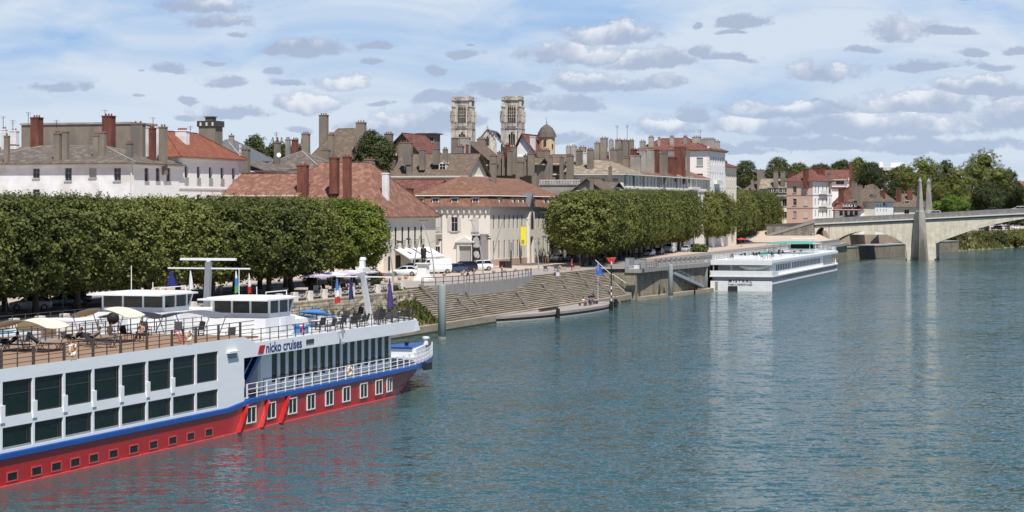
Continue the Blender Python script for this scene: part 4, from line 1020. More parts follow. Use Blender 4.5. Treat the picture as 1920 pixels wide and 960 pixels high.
flag(S3(67.9,8.15,9.3), [cb_,cb_,cw,cr_], 2.2, .5, 'blue, white and red flag hanging left of the leaning front mast')
flag(S3(67.9,6.9,9.3), [M['navyc']], 1.9, .45, 'dark blue flag closest to the leaning front mast, on its left')
flag(S3(67.9,3.4,9.3), [M['violet']], 2.5, .6, 'long violet flag right of the leaning front mast')

# ---- lifebuoys, shades, loungers, chairs on the decks
for px,l in ((135,'pale orange lifebuoy on the brown railing in front of the left loungers'),(353,'pale orange lifebuoy on the brown railing near the front end of the brown deck')):
    lifebuoy(S3(ap(px),.0,6.55), SR, l)
lifebuoy(S3(ap(654),.0-.02,2.35), SR, 'pale orange lifebuoy on the white side railing below the salon windows')
lifebuoy(S3(42.2,.35,5.95), SR, 'dark orange lifebuoy behind the dark front railing above the lettering', 'red')
lifebuoy(S3(14.2,11.2,6.55), SR, 'pale orange lifebuoy on the far railing of the brown deck')
shade(S3(14.5,6.6,6.34), SR+R(90), 3.9, 3.0, .45, 1.55, M['canvas'], 'cream arched sun shade at the left over the loungers')
shade(S3(24.5,6.6,6.34), SR+R(90), 3.9, 3.0, .5, 1.75, M['canvas'], 'cream arched sun shade over the seated passengers in the middle of the deck')
shade(S3(36.2,6.2,5.75), SR+R(90), 4.2, 3.0, .35, 1.75, M['canvas_grey'], 'dark grey arched sun shade nearest the wheelhouse on its left')
shade(S3(33.6,9.6,6.34), SR+R(90), 4.0, 2.6, .3, 1.2, M['dark'], 'almost black flat-arched sun shade left of the dark grey one')
shade(P2(25,5.5,6.05), SR+R(90), 4.4, 3.0, .35, 1.6, M['canvas_brown'], 'brown sun shade over the pool on the ship behind')
shade(P2(2,5.5,6.05), SR+R(90), 4.4, 3.0, .35, 1.4, M['canvas_brown'], 'brown sun shade at the far left edge on the ship behind')
L0 = lounger('dark sun lounger at the far left of the brown deck, empty', 'sun loungers on the brown deck'); L0.location = S3(13.6,8.9,6.34); L0.rotation_euler = (0,0,SR-R(90))
lg = [(15.2,8.3,'dark sun lounger with a sunbather under the left cream shade'),(16.8,6.9,'dark sun lounger behind the left cream shade, second from the left'),
      (20.9,7.0,'dark sun lounger carrying the left of the two reclining passengers'),(22.0,6.3,'dark sun lounger carrying the right of the two reclining passengers'),(19.4,4.6,'empty low lounger between the two cream shades')]
for x,y,l in lg: dup(L0, S3(x,y,6.34), SR-R(90)+.04, l)
C0 = armchair('black chair of the seated passenger beside the right cream shade', 'black deck chairs'); C0.location = S3(25.9,4.9,6.34); C0.rotation_euler = (0,0,SR-R(90))
cp = [(27.0,6.6,6.34,80,'black chair empty behind the seated passenger'),(32.0,5.2,6.34,-60,'black chair at the front end of the brown deck, left of a pair'),(32.6,4.0,6.34,-110,'black chair at the front end of the brown deck, right of a pair'),
      (31.5,7.4,6.34,-40,'black chair under the black sun shade'),(36.5,3.4,5.75,-80,'black chair just left of the steps in the white deck edge'),(17.6,8.8,6.34,-120,'black chair at the foot of the left sunbather')]
rnd = random.Random(4)
words_ = ['leftmost','second from the left','third from the left','fourth from the left','fifth from the left','sixth from the left','seventh from the left','eighth from the left','ninth from the left','rightmost']
fx = [(50.5,1.6),(53,1.9),(55.2,2.6),(57,1.7),(58.8,2.1),(60.5,1.5),(62.2,2.2),(63.9,1.4),(65.4,2.0),(66.6,1.6)]
fx2 = [(51.6,2.9,'behind the leftmost front chairs'),(54.3,1.2,'squeezed beside the railing near the blue parasol'),(59.6,3.1,'between the mast and the near railing, left'),(64.6,3.0,'between the mast foot and the corner'),(66.0,2.9,'close to the front corner of the deck'),(61.3,.9,'against the near railing below the mast')]
for i,(x,y) in enumerate(fx): cp.append((x,y,5.75,rnd.uniform(-150,-40),'black chair along the near front railing, '+words_[i]))
for i,(x,y) in enumerate([(60,4.4),(63,5.4),(66.2,3.6),(68.2,4.6),(69.0,6.6)]): cp.append((x,y,5.75,rnd.uniform(-180,180),'black chair in the second row at the front of the deck, '+['leftmost','second','middle','fourth','rightmost'][i]))
for x,y,l in fx2: cp.append((x,y,5.75,rnd.uniform(-180,180),'black chair '+l))
for x,y,z,a,l in cp: dup(C0, S3(x,y,z), SR+R(a), l)
W0 = armchair('white chair on the ship behind, nearest the pool', 'white chairs on the ship behind', 'white', 'white'); W0.location = P2(24,4.5,6.06); W0.rotation_euler = (0,0,SR)
wl_ = ['at the left end of its row','second in its row from the left','left of the lifebuoy','right of the lifebuoy','between rail and pool','next to the brown shade','beside the red bar stool','behind the bar counter']
for i,(x,y) in enumerate([(8,3.4),(10.5,4.6),(13,3.2),(15.5,5.2),(18,3.8),(22,6.5),(30,8.2),(34.5,6.3)]): dup(W0, P2(x,y,6.06), SR+R(rnd.uniform(-180,180)), 'white chair on the ship behind, '+wl_[i])
def small_table(loc, label, m):
    t = thing('round_table', label, 'table', loc, 0, 'small round deck tables')
    MB().lathe([(.38,.70),(.38,.74)],16).build('top', m, t); MB().lathe([(.04,.04),(.04,.70)],8).build('leg', M['metal'], t); MB().lathe([(.24,0),(.24,.04)],12).build('foot', M['metal'], t); return t
small_table(S3(52,3.4,5.75),'small white round table at the left of the front chairs',M['white'])
small_table(S3(56.8,3.3,5.75),'small white round table between the front chairs, left of the mast',M['white'])
small_table(S3(61.6,3.0,5.75),'small white round table between the front chairs, right of the mast foot',M['white'])
small_table(S3(67.4,2.6,5.75),'small white round table at the right end of the front chairs',M['white'])
t = thing('covered_furniture', 'white tarpaulin over stacked deck furniture left of the blue parasol', 'tarpaulin', S3(53.5,7.0,5.75), SR)
MB().prism([(-4,-1.6),(3.2,-1.8),(4,-.6),(3.8,1.5),(-3.6,1.8)],0,.75).build('tarpaulin_side', M['white'], t); MB().add([(-4,-1.6,.76),(3.2,-1.8,.76),(4,-.6,.76),(3.8,1.5,.76),(-3.6,1.8,.76),(0,0,1.15)],[(0,1,5),(1,2,5),(2,3,5),(3,4,5),(4,0,5)]).build('tarpaulin_top', M['white'], t)
t = thing('folded_parasol', 'blue folded parasol leaning over the white tarpaulin', 'parasol', S3(55.5,4.8,5.75), SR)
MB().lathe([(.03,0),(.03,1.2)],6).build('pole', M['dark'], t); MB().add([(-1.1,1.3,1.25),(1.0,1.2,.95),(1.2,-1.1,.8),(-.9,-1.0,1.2),(0,0,1.45)],[(0,1,4),(1,2,4),(2,3,4),(3,0,4),(3,2,1,0)]).build('canopy', M['blue_cloth'], t)
tag(MB().box(-.5,.5,-.5,.5,0,.55).box(-.6,.6,-.6,.6,.55,.68).build('blue_crate', M['blue_cloth']), 'blue lidded box on the deck under the wheelhouse', 'box').location = S3(47.2,2.6,5.75)
tag(MB().box(-.9,.9,-.8,.8,0,.9).build('deck_cabinet', M['grey_paint']), 'grey cabinet beside the wheelhouse wall', 'cabinet').location = S3(51.6,8.8,5.75)
t = thing('step_stool', 'small red step ladder on the brown deck behind the railing', 'step ladder', S3(24.6,1.4,6.34), SR)
for i in range(3): MB().box(-.25,.25,-.1+.16*i,.1+.16*i,.2+.27*i,.24+.27*i).build('step', M['red'], t)
MB().beam((-.27,-.2,0),(-.27,.35,.9),.04).beam((.27,-.2,0),(.27,.35,.9),.04).build('frame', M['red'], t)
t = thing('barbecue', 'black round kettle barbecue on the deck behind the seated passengers', 'barbecue', S3(28.6,8.4,6.34), SR)
MB().ball((0,0,1.35),.42,12).build('kettle', M['black'], t, True); MB().tube([(-.3,0,0),(-.1,0,1.1)],.025).tube([(.3,0,0),(.1,0,1.1)],.025).tube([(0,.3,0),(0,.1,1.1)],.025).build('legs', M['metal'], t)
t = thing('bar_stool', 'red bar stool by the counter on the ship behind', 'bar stool', P2(31.6,2.6,6.06), SR); MB().lathe([(.25,.9),(.27,1.0),(.25,1.3)],12).build('seat', M['red'], t); MB().lathe([(.2,0),(.04,.06),(.04,.9)],10).build('pedestal', M['metal'], t)

# ================================================================== the white boat moored further up
BU = Vector((.276,1,0)).normalized(); BN = Vector((-BU.y,BU.x,0)); BOO = Vector((47.8,401.5,0)); BRr = math.atan2(BU.y,BU.x)
M['glass_boat'] = mat('boat_glass',(.03,.045,.055),(.012,.018,.022),scale=.6,rough=.45,spec=.2)
boat = thing('passenger_boat', 'white passenger boat with slate-blue lower side and green awning moored stern-on at the quay', 'ship', BOO, BRr)
LB = 100; boat.scale = (1.1,1,.94); BW2 = 11.4
ol = [(0,0),(88,0),(94,1.0),(98,3.0),(100,5.7)]; ol = ol+[(x,BW2-y) for x,y in ol[-2::-1]]
def plan(e, x0=0): return [(x0 if x == 0 else x, min(max(y,e),BW2-e) if 0 < x < 90 or x == 0 else (y+e*(1 if y < 5.7 else -1))) for x,y in ol]
MB().prism(ol,-.8,1.3).build('hull', M['boat_grey'], boat); MB().prism([(x-.06 if x == 0 else x,y+(-.06 if y < 5.7 else .06)) for x,y in ol],1.3,1.6).build('white_strake', M['white'], boat)
MB().prism(plan(.25,.25),1.6,2.75).build('lower_deck_side', M['boat_shade'], boat)
MB().prism([(x-.35 if x == 0 else x+.2,y+(-.2 if y < 5.7 else .2)) for x,y in ol],2.75,3.0).build('bulwark_flange', M['white'], boat)
mb = MB(); mb.prism([(-.45,.0),(-.12,0),(-.12,11.4),(-.45,11.4)],-.3,1.95); mb.build('stern_panel', M['white'], boat)
mb = MB(); mb.box(-.3,.05,-.15,11.55,3.0,3.95); mb.box(-.3,6,-.15,0,3.0,3.8); mb.box(-.3,6,11.4,11.55,3.0,3.8); mb.build('stern_bulwark', M['white'], boat)
mb = MB(); holes = [(6+2.55*i,7.35+2.55*i,3.75,5.05) for i in range(0)]
xs_ = [8.0+1.95*i for i in range(9)]+[27.0+1.95*i for i in range(20)]; mb.wallx(3.5,70,3.0,5.35,.6,[(x,x+1.45,3.7,4.95) for x in xs_],.06); mb.box(3.5,3.6,.6,10.8,3.0,5.3); mb.box(3.5,70,10.7,10.8,3,5.3); mb.box(3.6,70,.80,.84,3.05,5.3)
mb.build('upper_deck_wall', M['ship_white'], boat)
s0 = None
for x in xs_:
    if s0 is None: s0 = win_part('cabin_window',1.41,1.22,.04,M['grey_paint'],M['glass_boat'],(),.015,boat); s0.location = (x+.02,.655,3.72)
    else: sub(s0,'cabin_window',boat,(x+.02,.655,3.72))
s0 = None
for i in range(34):
    x = 14+2.2*i + (1.2 if i > 6 else 0) + (1.6 if i > 26 else 0)
    if s0 is None: s0 = win_part('lower_window',1.05,.85,.04,M['white'],M['glass_boat'],(),.012,boat); s0.location = (x,.235,1.78)
    else: sub(s0,'lower_window',boat,(x,.235,1.78))
MB().prism([(70,.9),(86,.9),(91,2.4),(94,5.7),(91,9),(86,10.5),(70,10.5)],3.0,5.3).build('bow_salon', M['glass_pale'], boat)
s0 = None
for i in range(12):
    if s0 is None: s0 = MB().box(0,.12,-.05,0,3.0,5.3).build('salon_post', M['ship_white'], boat); s0.location = (70.5,.9,0)
    else: sub(s0,'salon_post',boat,(70.5+1.35*i,.9,0))
MB().prism([(-.1,.1),(90,.1),(95,1.8),(97.5,5.7),(95,9.6),(90,11.3),(-.1,11.3)],5.3,5.45).prism([(-.15,.05),(90,.05),(95.2,1.7),(97.8,5.7),(95.2,9.7),(90,11.35),(-.15,11.35)],5.451,6.0).build('sun_deck', M['ship_white'], boat)
MB().box(-.35,-.16,0,11.4,5.1,6.05).build('stern_fascia', M['white'], boat)
mb = MB()
for y in (.4,3.4,7.7,11): mb.cbox(.4,y,.2,.2,3.9,5.2)
mb.build('stern_posts', M['white'], boat)
rb = [(0,.25),(88,.25),(93.5,1.9),(96.8,5.7)]; rail_run(boat,'railing', rb, 6.0, along(rb,1.6), (.35,.7,1.0), M['white'], M['white'], .07)
rb = [(0,11.15),(88,11.15)]; rail_run(boat,'railing', rb, 6.0, along(rb,1.6), (.35,.7,1.0), M['white'], M['white'], .07)
rb = [(.1,.25),(.1,11.15)]; rail_run(boat,'railing', rb, 6.0, along(rb,1.3), (.25,.5,.75,1.0), M['white'], M['white'], .06)
rb = [(84,-.1),(93,.9),(97.5,3),(99.8,5.7)]; rail_run(boat,'bow_railing', rb, 3.0, along(rb,1.6), (.5,1.0), M['white'], M['white'], .07)
text_part('M I S T R A L', 3.7, 8.0, 1.72, 2.30, -.50, M['black'], boat, axis='y', bold=.008)
text_part("TAIN L'HERMITAGE", 3.6, 8.1, 1.10, 1.48, -.50, M['black'], boat, axis='y', bold=.0)
MB().box(-.55,-.44,6.35,8.1,-.3,.95).build('rudder_recess', M['dark'], boat)
mb = MB()
for i in range(5): mb.box(-.56,-.47,10.0,10.5,.35+.35*i,.4+.35*i)
mb.build('stern_ladder', M['metal'], boat)
t = thing('tender', 'white dinghy slung across the open stern of the white boat', 'dinghy', BOO+BU*.9+BN*3.6+Vector((0,0,3.95)), BRr)
mb = MB(); vs = []; n = 14
for i in range(n+1):
    u = i/n*2-1; y = u*2.6; w_ = .75*(1-abs(u)**2.4)+.03; d = .62*(1-abs(u)**3)
    vs += [(-w_,y,.45+.12*u*u),(-w_*.7,y,.45-d*.7),(0,y,.42-d),(w_*.7,y,.45-d*.7),(w_,y,.45+.12*u*u),(0,y,.62)]
mb.add(vs,[(i*6+j,(i+1)*6+j,(i+1)*6+(j+1)%6,i*6+(j+1)%6) for i in range(n) for j in range(6)]); mb.build('dinghy_hull', M['white'], t, True); t.scale = (1,1,1.15)
mb = MB(); mb.tube([(0,-2.2,.8),(0,-2.2,-.3)],.03).tube([(0,2.2,.8),(0,2.2,-.3)],.03); mb.build('cradle', M['metal'], t)
# wheelhouse and green awning
mb = MB(); mb.box(74,81,3.2,8.4,6.0,6.8); mb.build('wheelhouse', M['white'], boat); MB().box(74.1,81.2,3.3,8.3,6.8,7.9).build('wheelhouse_windows', M['glass'], boat); MB().box(73.2,82.6,2.6,9,7.9,8.05).build('wheelhouse_roof', M['white'], boat)
MB().tube([(78,4,8.05),(78,4,10.4)],.06).beam((77.8,2.8,9.2),(77.8,8.8,9.2),.5,.15).tube([(78,5.8,8.05),(78,5.8,9.2)],.08).build('radar_mast', M['white'], boat)
mb = MB(); vs = []
for i in range(11):
    u = i/10; x = 54+u*18
    for j in range(7): v = j/6; vs.append((x,1.0+v*9.4, 8.25+.2*math.sin(math.pi*u)+.2*u+.2*(1-(2*v-1)**2)))
nv = len(vs); fs = [(i*7+j,(i+1)*7+j,(i+1)*7+j+1,i*7+j+1) for i in range(10) for j in range(6)]
mb.add(vs+[(a,b,c-.05) for a,b,c in vs], fs+[tuple(nv+q for q in f[::-1]) for f in fs]); mb.build('awning', M['teal'], boat, True)
for x in (54.5,63,71.5): MB().tube([(x,1.2,6),(x,1.2,8.3)],.05).tube([(x,10.2,6),(x,10.2,8.3)],.05).build('awning_post', M['white'], boat)
rnd = random.Random(12)
D0 = armchair('dark green chairs on the top deck of the white boat', 'dark green chairs on the white boat', 'dark', 'dark'); D0.location = BOO+BU*10+BN*2.2+Vector((0,0,5.67)); D0.rotation_euler = (0,0,BRr)
for i in range(22): dup(D0, BOO+BU*(5+rnd.random()*52)+BN*(1.6+rnd.random()*8)+Vector((0,0,5.67)), BRr+R(rnd.uniform(-180,180)))
t = thing('sun_bed_stack', 'white stacked sun beds at the stern end of the white boat\'s top deck', 'sun beds', BOO+BU*4.5+BN*5.5+Vector((0,0,5.67)), BRr)
for i in range(4): MB().box(-1,1,-2.2,2.2,.05+.18*i,.17+.18*i).build('sun_bed', M['white'], t)
for i,(x,y,l) in enumerate(((8.5,3.0,'small teal parasol table cover near the stern of the white boat'),(24,5,'folded dark green parasol on the white boat, left of the awning'))):
    t = thing('deck_cover', l, 'cover', BOO+BU*x+BN*y+Vector((0,0,5.67)), BRr); MB().lathe([(.9,.7),(.85,.95),(.05,1.05)],12).build('cover', M['teal'] if i == 0 else mat('green_cloth',(.03,.14,.09)), t); MB().lathe([(.05,0),(.05,.75)],8).build('leg', M['metal'], t)
# ================================================================== houses
CR = QR - R(90)                                # facade turned towards the camera, across the quay
class House:
    def __init__(s, name, label, cat, loc, rz, L_, D_, ze, zr, roof, wall, rmat, zb=4.4, ov=.8, hip=None, wins=(), rwins=(), ridge=None, wallr=None, cornice=True, wdepth=.22, mat_frame='frame', group=None):
        s.t = thing(name, label, cat, (loc[0],loc[1],zb), rz, group); s.L, s.D, s.ze, s.zr, s.zb = L_, D_, ze-zb, zr-zb, zb
        s.rz = rz; s.src = {}; s.roof = roof
        h = s.ze; fh = [(x,x+w_,z-zb,z-zb+hh) for x,z,w_,hh in [q[:4] for q in wins]]; rh = [(y,y+w_,z-zb,z-zb+hh) for y,z,w_,hh in [q[:4] for q in rwins]]
        mb = MB(); mb.wallx(0,L_,0,h,0,fh,wdepth); mb.add([(0,0,0),(0,D_,0),(0,D_,h),(0,0,h)],[(0,1,2,3)[::-1]]); mb.add([(0,D_,0),(L_,D_,0),(L_,D_,h),(0,D_,h)],[(3,2,1,0)])
        if wallr: m2 = MB(); m2.wally(0,D_,0,h,L_,rh,wdepth); m2.build('side_wall', wallr, s.t)
        else: mb.wally(0,D_,0,h,L_,rh,wdepth)
        if roof == 'gable_y': mb.add([(0,0,h),(L_,0,h),(L_*.5 if ridge is None else ridge,0,s.zr)],[(0,1,2)]); mb.add([(0,D_,h),(L_,D_,h),(L_*.5 if ridge is None else ridge,D_,s.zr)],[(2,1,0)])
        if roof == 'gable_x': mb.add([(L_,0,h),(L_,D_,h),(L_,D_*.5,s.zr)],[(0,1,2)]); mb.add([(0,0,h),(0,D_,h),(0,D_*.5,s.zr)],[(2,1,0)])
        if roof == 'shed': mb.add([(0,0,h),(L_,0,h),(0,0,s.zr)],[(0,1,2)]); mb.add([(0,D_,h),(L_,D_,h),(0,D_,s.zr)],[(2,1,0)]); mb.add([(0,0,h),(0,D_,h),(0,D_,s.zr),(0,0,s.zr)],[(3,2,1,0)])
        mb.build('wall', wall, s.t)
        s.roof_ob = s.mkroof(roof, rmat, ov, hip, ridge)
        if cornice and roof != 'flat':
            c = MB(); c.box(-.45,L_+.45,-.45,D_+.45,h-.34,h-.06); c.build('cornice', M['trim'] if cornice is True else cornice, s.t)
        for q in wins: s.window(q, False, wdepth, mat_frame)
        for q in rwins: s.window(q, True, wdepth, mat_frame)
    def mkroof(s, kind, m, ov, hip, ridge):
        L_, D_, e, r = s.L, s.D, s.ze, s.zr; mb = MB(); sl = .0
        if kind == 'flat':
            mb.box(-.2,L_+.2,-.2,D_+.2,e,e+.35); return mb.build('roof', m, s.t)
        def slab(vs, fs, th=.16):
            n = len(vs); mb.add(list(vs)+[(x,y,z-th) for x,y,z in vs], [tuple(f) for f in fs]+[tuple(n+i for i in f[::-1]) for f in fs])
            ed = {}
            for f in fs:
                for i in range(len(f)):
                    a,b = f[i],f[(i+1)%len(f)]; k = (min(a,b),max(a,b)); ed[k] = ed.get(k,[])+[(a,b)]
            mb.add(list(vs)+[(x,y,z-th) for x,y,z in vs], [(v[0][1],v[0][0],n+v[0][0],n+v[0][1]) for v in ed.values() if len(v) == 1])
        x0,x1,y0,y1 = -ov,L_+ov,-ov,D_+ov
        if kind in ('hip','pyramid'):
            hp = hip if isinstance(hip,(tuple,list)) else (hip,hip) if hip is not None else (min(D_,L_)*.5,)*2
            alongx = L_ >= D_ if ridge is None else ridge == 'x'
            if alongx: A = (hp[0],D_/2,r); B = (L_-hp[1],D_/2,r); vs = [(x0,y0,e),(x1,y0,e),(x1,y1,e),(x0,y1,e),A,B]; fs = [(0,1,5,4),(1,2,5),(2,3,4,5),(3,0,4)]
            else: A = (L_/2,hp[0],r); B = (L_/2,D_-hp[1],r); vs = [(x0,y0,e),(x1,y0,e),(x1,y1,e),(x0,y1,e),A,B]; fs = [(0,1,4),(1,2,5,4),(2,3,5),(3,0,4,5)]
            slab(vs, fs); ridges = [(A,B),(A,vs[0]),(B,vs[2])]+[(A if alongx else B, vs[3]),(B if alongx else A, vs[1])]
        elif kind == 'gable_x':
            k = (r-e)/(D_/2); s_ = ov*k; vs = [(x0,y0,e-s_),(x1,y0,e-s_),(x1,D_/2,r),(x0,D_/2,r),(x1,y1,e-s_),(x0,y1,e-s_)]; slab(vs,[(0,1,2,3),(3,2,4,5)]); ridges = [(vs[2],vs[3])]
        elif kind == 'gable_y':
            c = L_/2 if ridge is None else ridge; vs = [(x0,y0,e-.3),(c,y0,r+.1),(c,y1,r+.1),(x0,y1,e-.3),(x1,y0,e-.3),(x1,y1,e-.3)]; slab(vs,[(0,1,2,3)[::1],(1,4,5,2)]); ridges = [(vs[1],vs[2])]
        elif kind == 'shed':
            vs = [(x0*.3,y0,r+.1),(x1,y0,e-.05),(x1,y1,e-.05),(x0*.3,y1,r+.1)]; slab(vs,[(0,1,2,3)]); ridges = []
        o = mb.build('roof', m, s.t)
        if ridges:
            rg = MB()
            for a,b in ridges: rg.beam(Vector(a)+Vector((0,0,.04)),Vector(b)+Vector((0,0,.06)),.2,.1)
            rg.build('ridge_tiles', M['w_grey'] if m in (M['r_grey'],M['r_moss'],M['zinc']) else m, o)
        return o
    def window(s, q, right, dep, mf):
        x,z,w_,h_ = q[:4]; st = q[4] if len(q) > 4 else ''
        key = (round(w_,2),round(h_,2),st); inset = dep-.03
        loc = (x,inset,z-s.zb) if not right else (s.L-inset,x,z-s.zb); rz = 0 if not right else R(90)
        if key not in s.src:
            if 'B' in st: f = MB().box(0,w_,-.02,.03,0,h_).build('shutter', M['shutter_grey'], s.t)
            elif 'D' in st: f = MB().box(0,w_,-.02,.03,0,h_).build('doorway', M['church_dark'], s.t)
            else: f = win_part('window', w_, h_, .06, M[mf], M['win'], [('v',.5),('h',.62)] if h_ > 1.2 else [('v',.5)], .03, s.t)
            s.src[key] = f; f.location = loc; f.rotation_euler = (0,0,rz)
        else: sub(s.src[key], s.src[key].name.split('.')[0], s.t, loc, rz)
        if 'n' not in st:
            kk = ('sill',round(w_,2)); sl = (x-.1,0,z-s.zb) if not right else (s.L,x-.1,z-s.zb)
            if kk not in s.src: s.src[kk] = MB().box(0,w_+.2,-.14,dep*.5,-.16,-.01).build('window_sill', M['sill'], s.t); s.src[kk].location = sl; s.src[kk].rotation_euler = (0,0,rz)
            else: sub(s.src[kk],'window_sill',s.t,sl,rz)
        if 'S' in st or 'C' in st:                # open or closed shutters
            kk = ('shut',round(w_,2),round(h_,2)); 
            for dx in ((-w_*.5-.02, w_+.02) if 'S' in st else (.02, w_*.5)):
                yy = -.06 if 'S' in st else inset-.12
                l2 = (x+dx,yy,z-s.zb) if not right else (s.L-yy,x+dx,z-s.zb)
                if kk not in s.src: s.src[kk] = MB().box(0,w_*.5-.02,-.04,0,0,h_).build('shutter', M['shutter'], s.t); s.src[kk].location = l2; s.src[kk].rotation_euler = (0,0,rz)
                else: sub(s.src[kk],'shutter',s.t,l2,rz)
    def local(s, p):
        d = Vector((p[0]-s.t.location.x, p[1]-s.t.location.y, 0)); c, n = math.cos(-s.rz), math.sin(-s.rz)
        return (d.x*c-d.y*n, d.x*n+d.y*c, p[2]-s.zb)
    def chim(s, px, yt, yb, wpx, Y, kind='t', pots=3, dep=None, extra=2.0, capw=.12):
        p = at(px,yt,Y); x,y,z = s.local(p); w_ = wpx*Y/FPX; d = dep or max(.7,min(w_*.8,1.1)); zb_ = z-(yb-yt)*Y/FPX-extra
        m = {'t':M['w_brown'],'b':M['brick'],'w':M['w_old'],'g':M['w_grey'],'r':M['brick']}[kind]
        ph = .35 if pots else .0; z -= ph
        mb = MB(); mb.cbox(x,y,w_*.92,d,zb_,z-.18); mb.cbox(x,y,w_*1.04,d+.14,z-.18,z-.06); mb.cbox(x,y,w_*.98,d+.08,z-.06,z)
        c = mb.build('chimney', m, s.t)
        for i in range(pots):
            xx = x+(i-(pots-1)/2)*w_*.8/max(pots,1)
            MB().lathe([(.13,z),(.15,z+.3),(.11,z+.36)],8,xx,y).build('chimney_pot', M['pot'], c)
        return c
    def dormer(s, x, y, z, w_, h_, m_wall='trim', gable=True, right=False, rm=None, deep=1.6):
        key = ('dorm',w_,h_,gable)
        z -= s.zb; loc = (x,y,z) if not right else (y,x,z); rz = 0 if not right else R(90)
        if key in s.src: return sub(s.src[key],'dormer',s.t,loc,rz)
        mb = MB(); mb.wallx(-w_/2,w_/2,0,h_,0,[(-w_/2+.16,w_/2-.16,.12,h_-.12)],.12); mb.add([(-w_/2,0,0),(-w_/2,0,h_),(-w_/2,deep,h_),(-w_/2,deep*.2,0)],[(0,1,2,3)]); mb.add([(w_/2,0,0),(w_/2,0,h_),(w_/2,deep,h_),(w_/2,deep*.2,0)],[(3,2,1,0)])
        if gable: mb.add([(-w_/2,0,h_),(w_/2,0,h_),(0,0,h_+w_*.4)],[(0,1,2)])
        d = mb.build('dormer', M[m_wall], s.t); d.location = loc; d.rotation_euler = (0,0,rz)
        g = MB(); g.box(-w_/2+.16,w_/2-.16,.1,.14,.12,h_-.12); g.build('pane', M['win'], d)
        g = MB(); g.box(-.03,.03,.05,.1,.12,h_-.12).box(-w_/2+.16,w_/2-.16,.05,.1,h_*.55,h_*.6); g.build('window_bars', M['frame'], d)
        rr = MB()
        if gable: rr.add([(-w_/2-.12,-.15,h_-.06),(0,-.15,h_+w_*.4+.04),(0,deep,h_+w_*.4+.04),(-w_/2-.12,deep,h_-.06),(w_/2+.12,-.15,h_-.06),(w_/2+.12,deep,h_-.06)],[(0,1,2,3),(1,4,5,2),(3,2,1,0),(2,5,4,1)])
        else: rr.box(-w_/2-.15,w_/2+.15,-.2,deep,h_,h_+.12)
        rr.build('dormer_roof', rm or M['slate'], d)
        s.src[key] = d; return d
    def antenna(s, px, yt, yb, Y, n=3):
        p = at(px,yt,Y); x,y,z = s.local(p); zb_ = z-(yb-yt)*Y/FPX-.8; mb = MB(); mb.tube([(x,y,zb_),(x,y,z)],.05,5)
        for i in range(n): mb.beam((x-.55+.1*i,y,z-.1-.25*i),(x+.55-.1*i,y,z-.1-.25*i),.04)
        mb.build('antenna', M['rail_dark'], s.t)
def zof(py, Y): return CAMH-(py-HY)*Y/FPX
def house(label, px0, px1, Y0, ye, yr, D_, roof, wall, rmat, rot=CR, cat='house', name='house', winpx=(), rwinpx=(), ridgeY=None, **kw):
    """px0..px1: columns of the front's left and right corner; Y0 distance of the right corner; winpx: (px, ytop, ybottom, width_m, style)"""
    d = Vector((math.cos(rot),math.sin(rot))); e = Vector((-d.y,d.x)); k0 = (px0-960)/FPX; k1 = (px1-960)/FPX
    P1 = Vector((k1*Y0,Y0)); L_ = (P1.x-k0*P1.y)/(d.x-k0*d.y); P0 = P1-d*L_
    ze = zof(ye,Y0); zr = zof(yr, ridgeY or Y0+D_*.5*e.y); wins = []; rw = []
    for q in winpx:
        k = (q[0]-960)/FPX; u = (k*P0.y-P0.x)/(d.x-k*d.y); Yw = P0.y+d.y*u; wins.append((u-q[3]/2, zof(q[2],Yw), q[3], (q[2]-q[1])*Yw/FPX)+tuple(q[4:]))
    for q in rwinpx:
        k = (q[0]-960)/FPX; v = (k*P1.y-P1.x)/(e.x-k*e.y); Yw = P1.y+e.y*v; rw.append((v-q[3]/2, zof(q[2],Yw), q[3], (q[2]-q[1])*Yw/FPX)+tuple(q[4:]))
    wins = [q for q in wins if q[0] > .05 and q[0]+q[2] < L_-.05]; rw = [q for q in rw if q[0] > .05 and q[0]+q[2] < D_-.05]
    return House(name, label, cat, P0, rot, L_, D_, ze, zr, roof, M[wall], M[rmat], wins=wins, rwins=rw, **kw)

# ---- left group
b1 = house('long old white-rendered house with grey-brown tiled roof above the left trees', -60, 250, 325, 305, 272, 15.5, 'hip', 'w_old', 'r_grey', hip=(8,9),
    winpx=[(24,315,337,1.2,'n') if False else (128,315,339,1.15),(220,315,339,1.15),(68,316,334,1.15),(68,355,370,1.15),(174,315,333,1.2,'B')],
    rwinpx=[(275,315,340,1.35),(296,315,340,1.35),(316,315,340,1.35)], wallr=M['w_white'], mat_frame='shutter_grey')
for px,yt,yb,w_,k in ((108,245,290,13,'t'),(123,246,288,12,'t'),(181,248,292,12,'t'),(193,247,288,12,'t'),(243,263,298,12,'t')): b1.chim(px,yt,yb,w_,329.5,k,0 if px in (123,193) else 2)
MB().box(b1.L-.35,b1.L-.2,-.18,-.05,2,b1.ze-.4).build('drainpipe', M['trim'], b1.t)
b1.chim(13,250,282,9,331,'t',1)
b2 = House('house','tall white house with bright orange tiled roof above the left trees','house', at(335,0,339.8)-Vector((.9556,-.294,0))*8.5, CR, 8.5, 23.4, 23.3, 27.4, 'hip', M['w_white'], M['r_orange'], hip=(4,8), ridge='y',
    rwins=[(2.1+4.45*i,19.3,1.3,2.5) for i in range(5)]+[(2.1+4.45*i,14.6,1.3,2.7) for i in range(5)], wdepth=.35, mat_frame='shutter_grey')
MB().box(8.4,8.62,0,23.4,18.2-4.4,18.45-4.4).build('string_course', M['trim'], b2.t)
mb = MB()
for i in range(22): mb.box(8.49,8.60,22.7,23.39,4+i*.8,4.6+i*.8)
mb.build('quoins', M['trim'], b2.t)
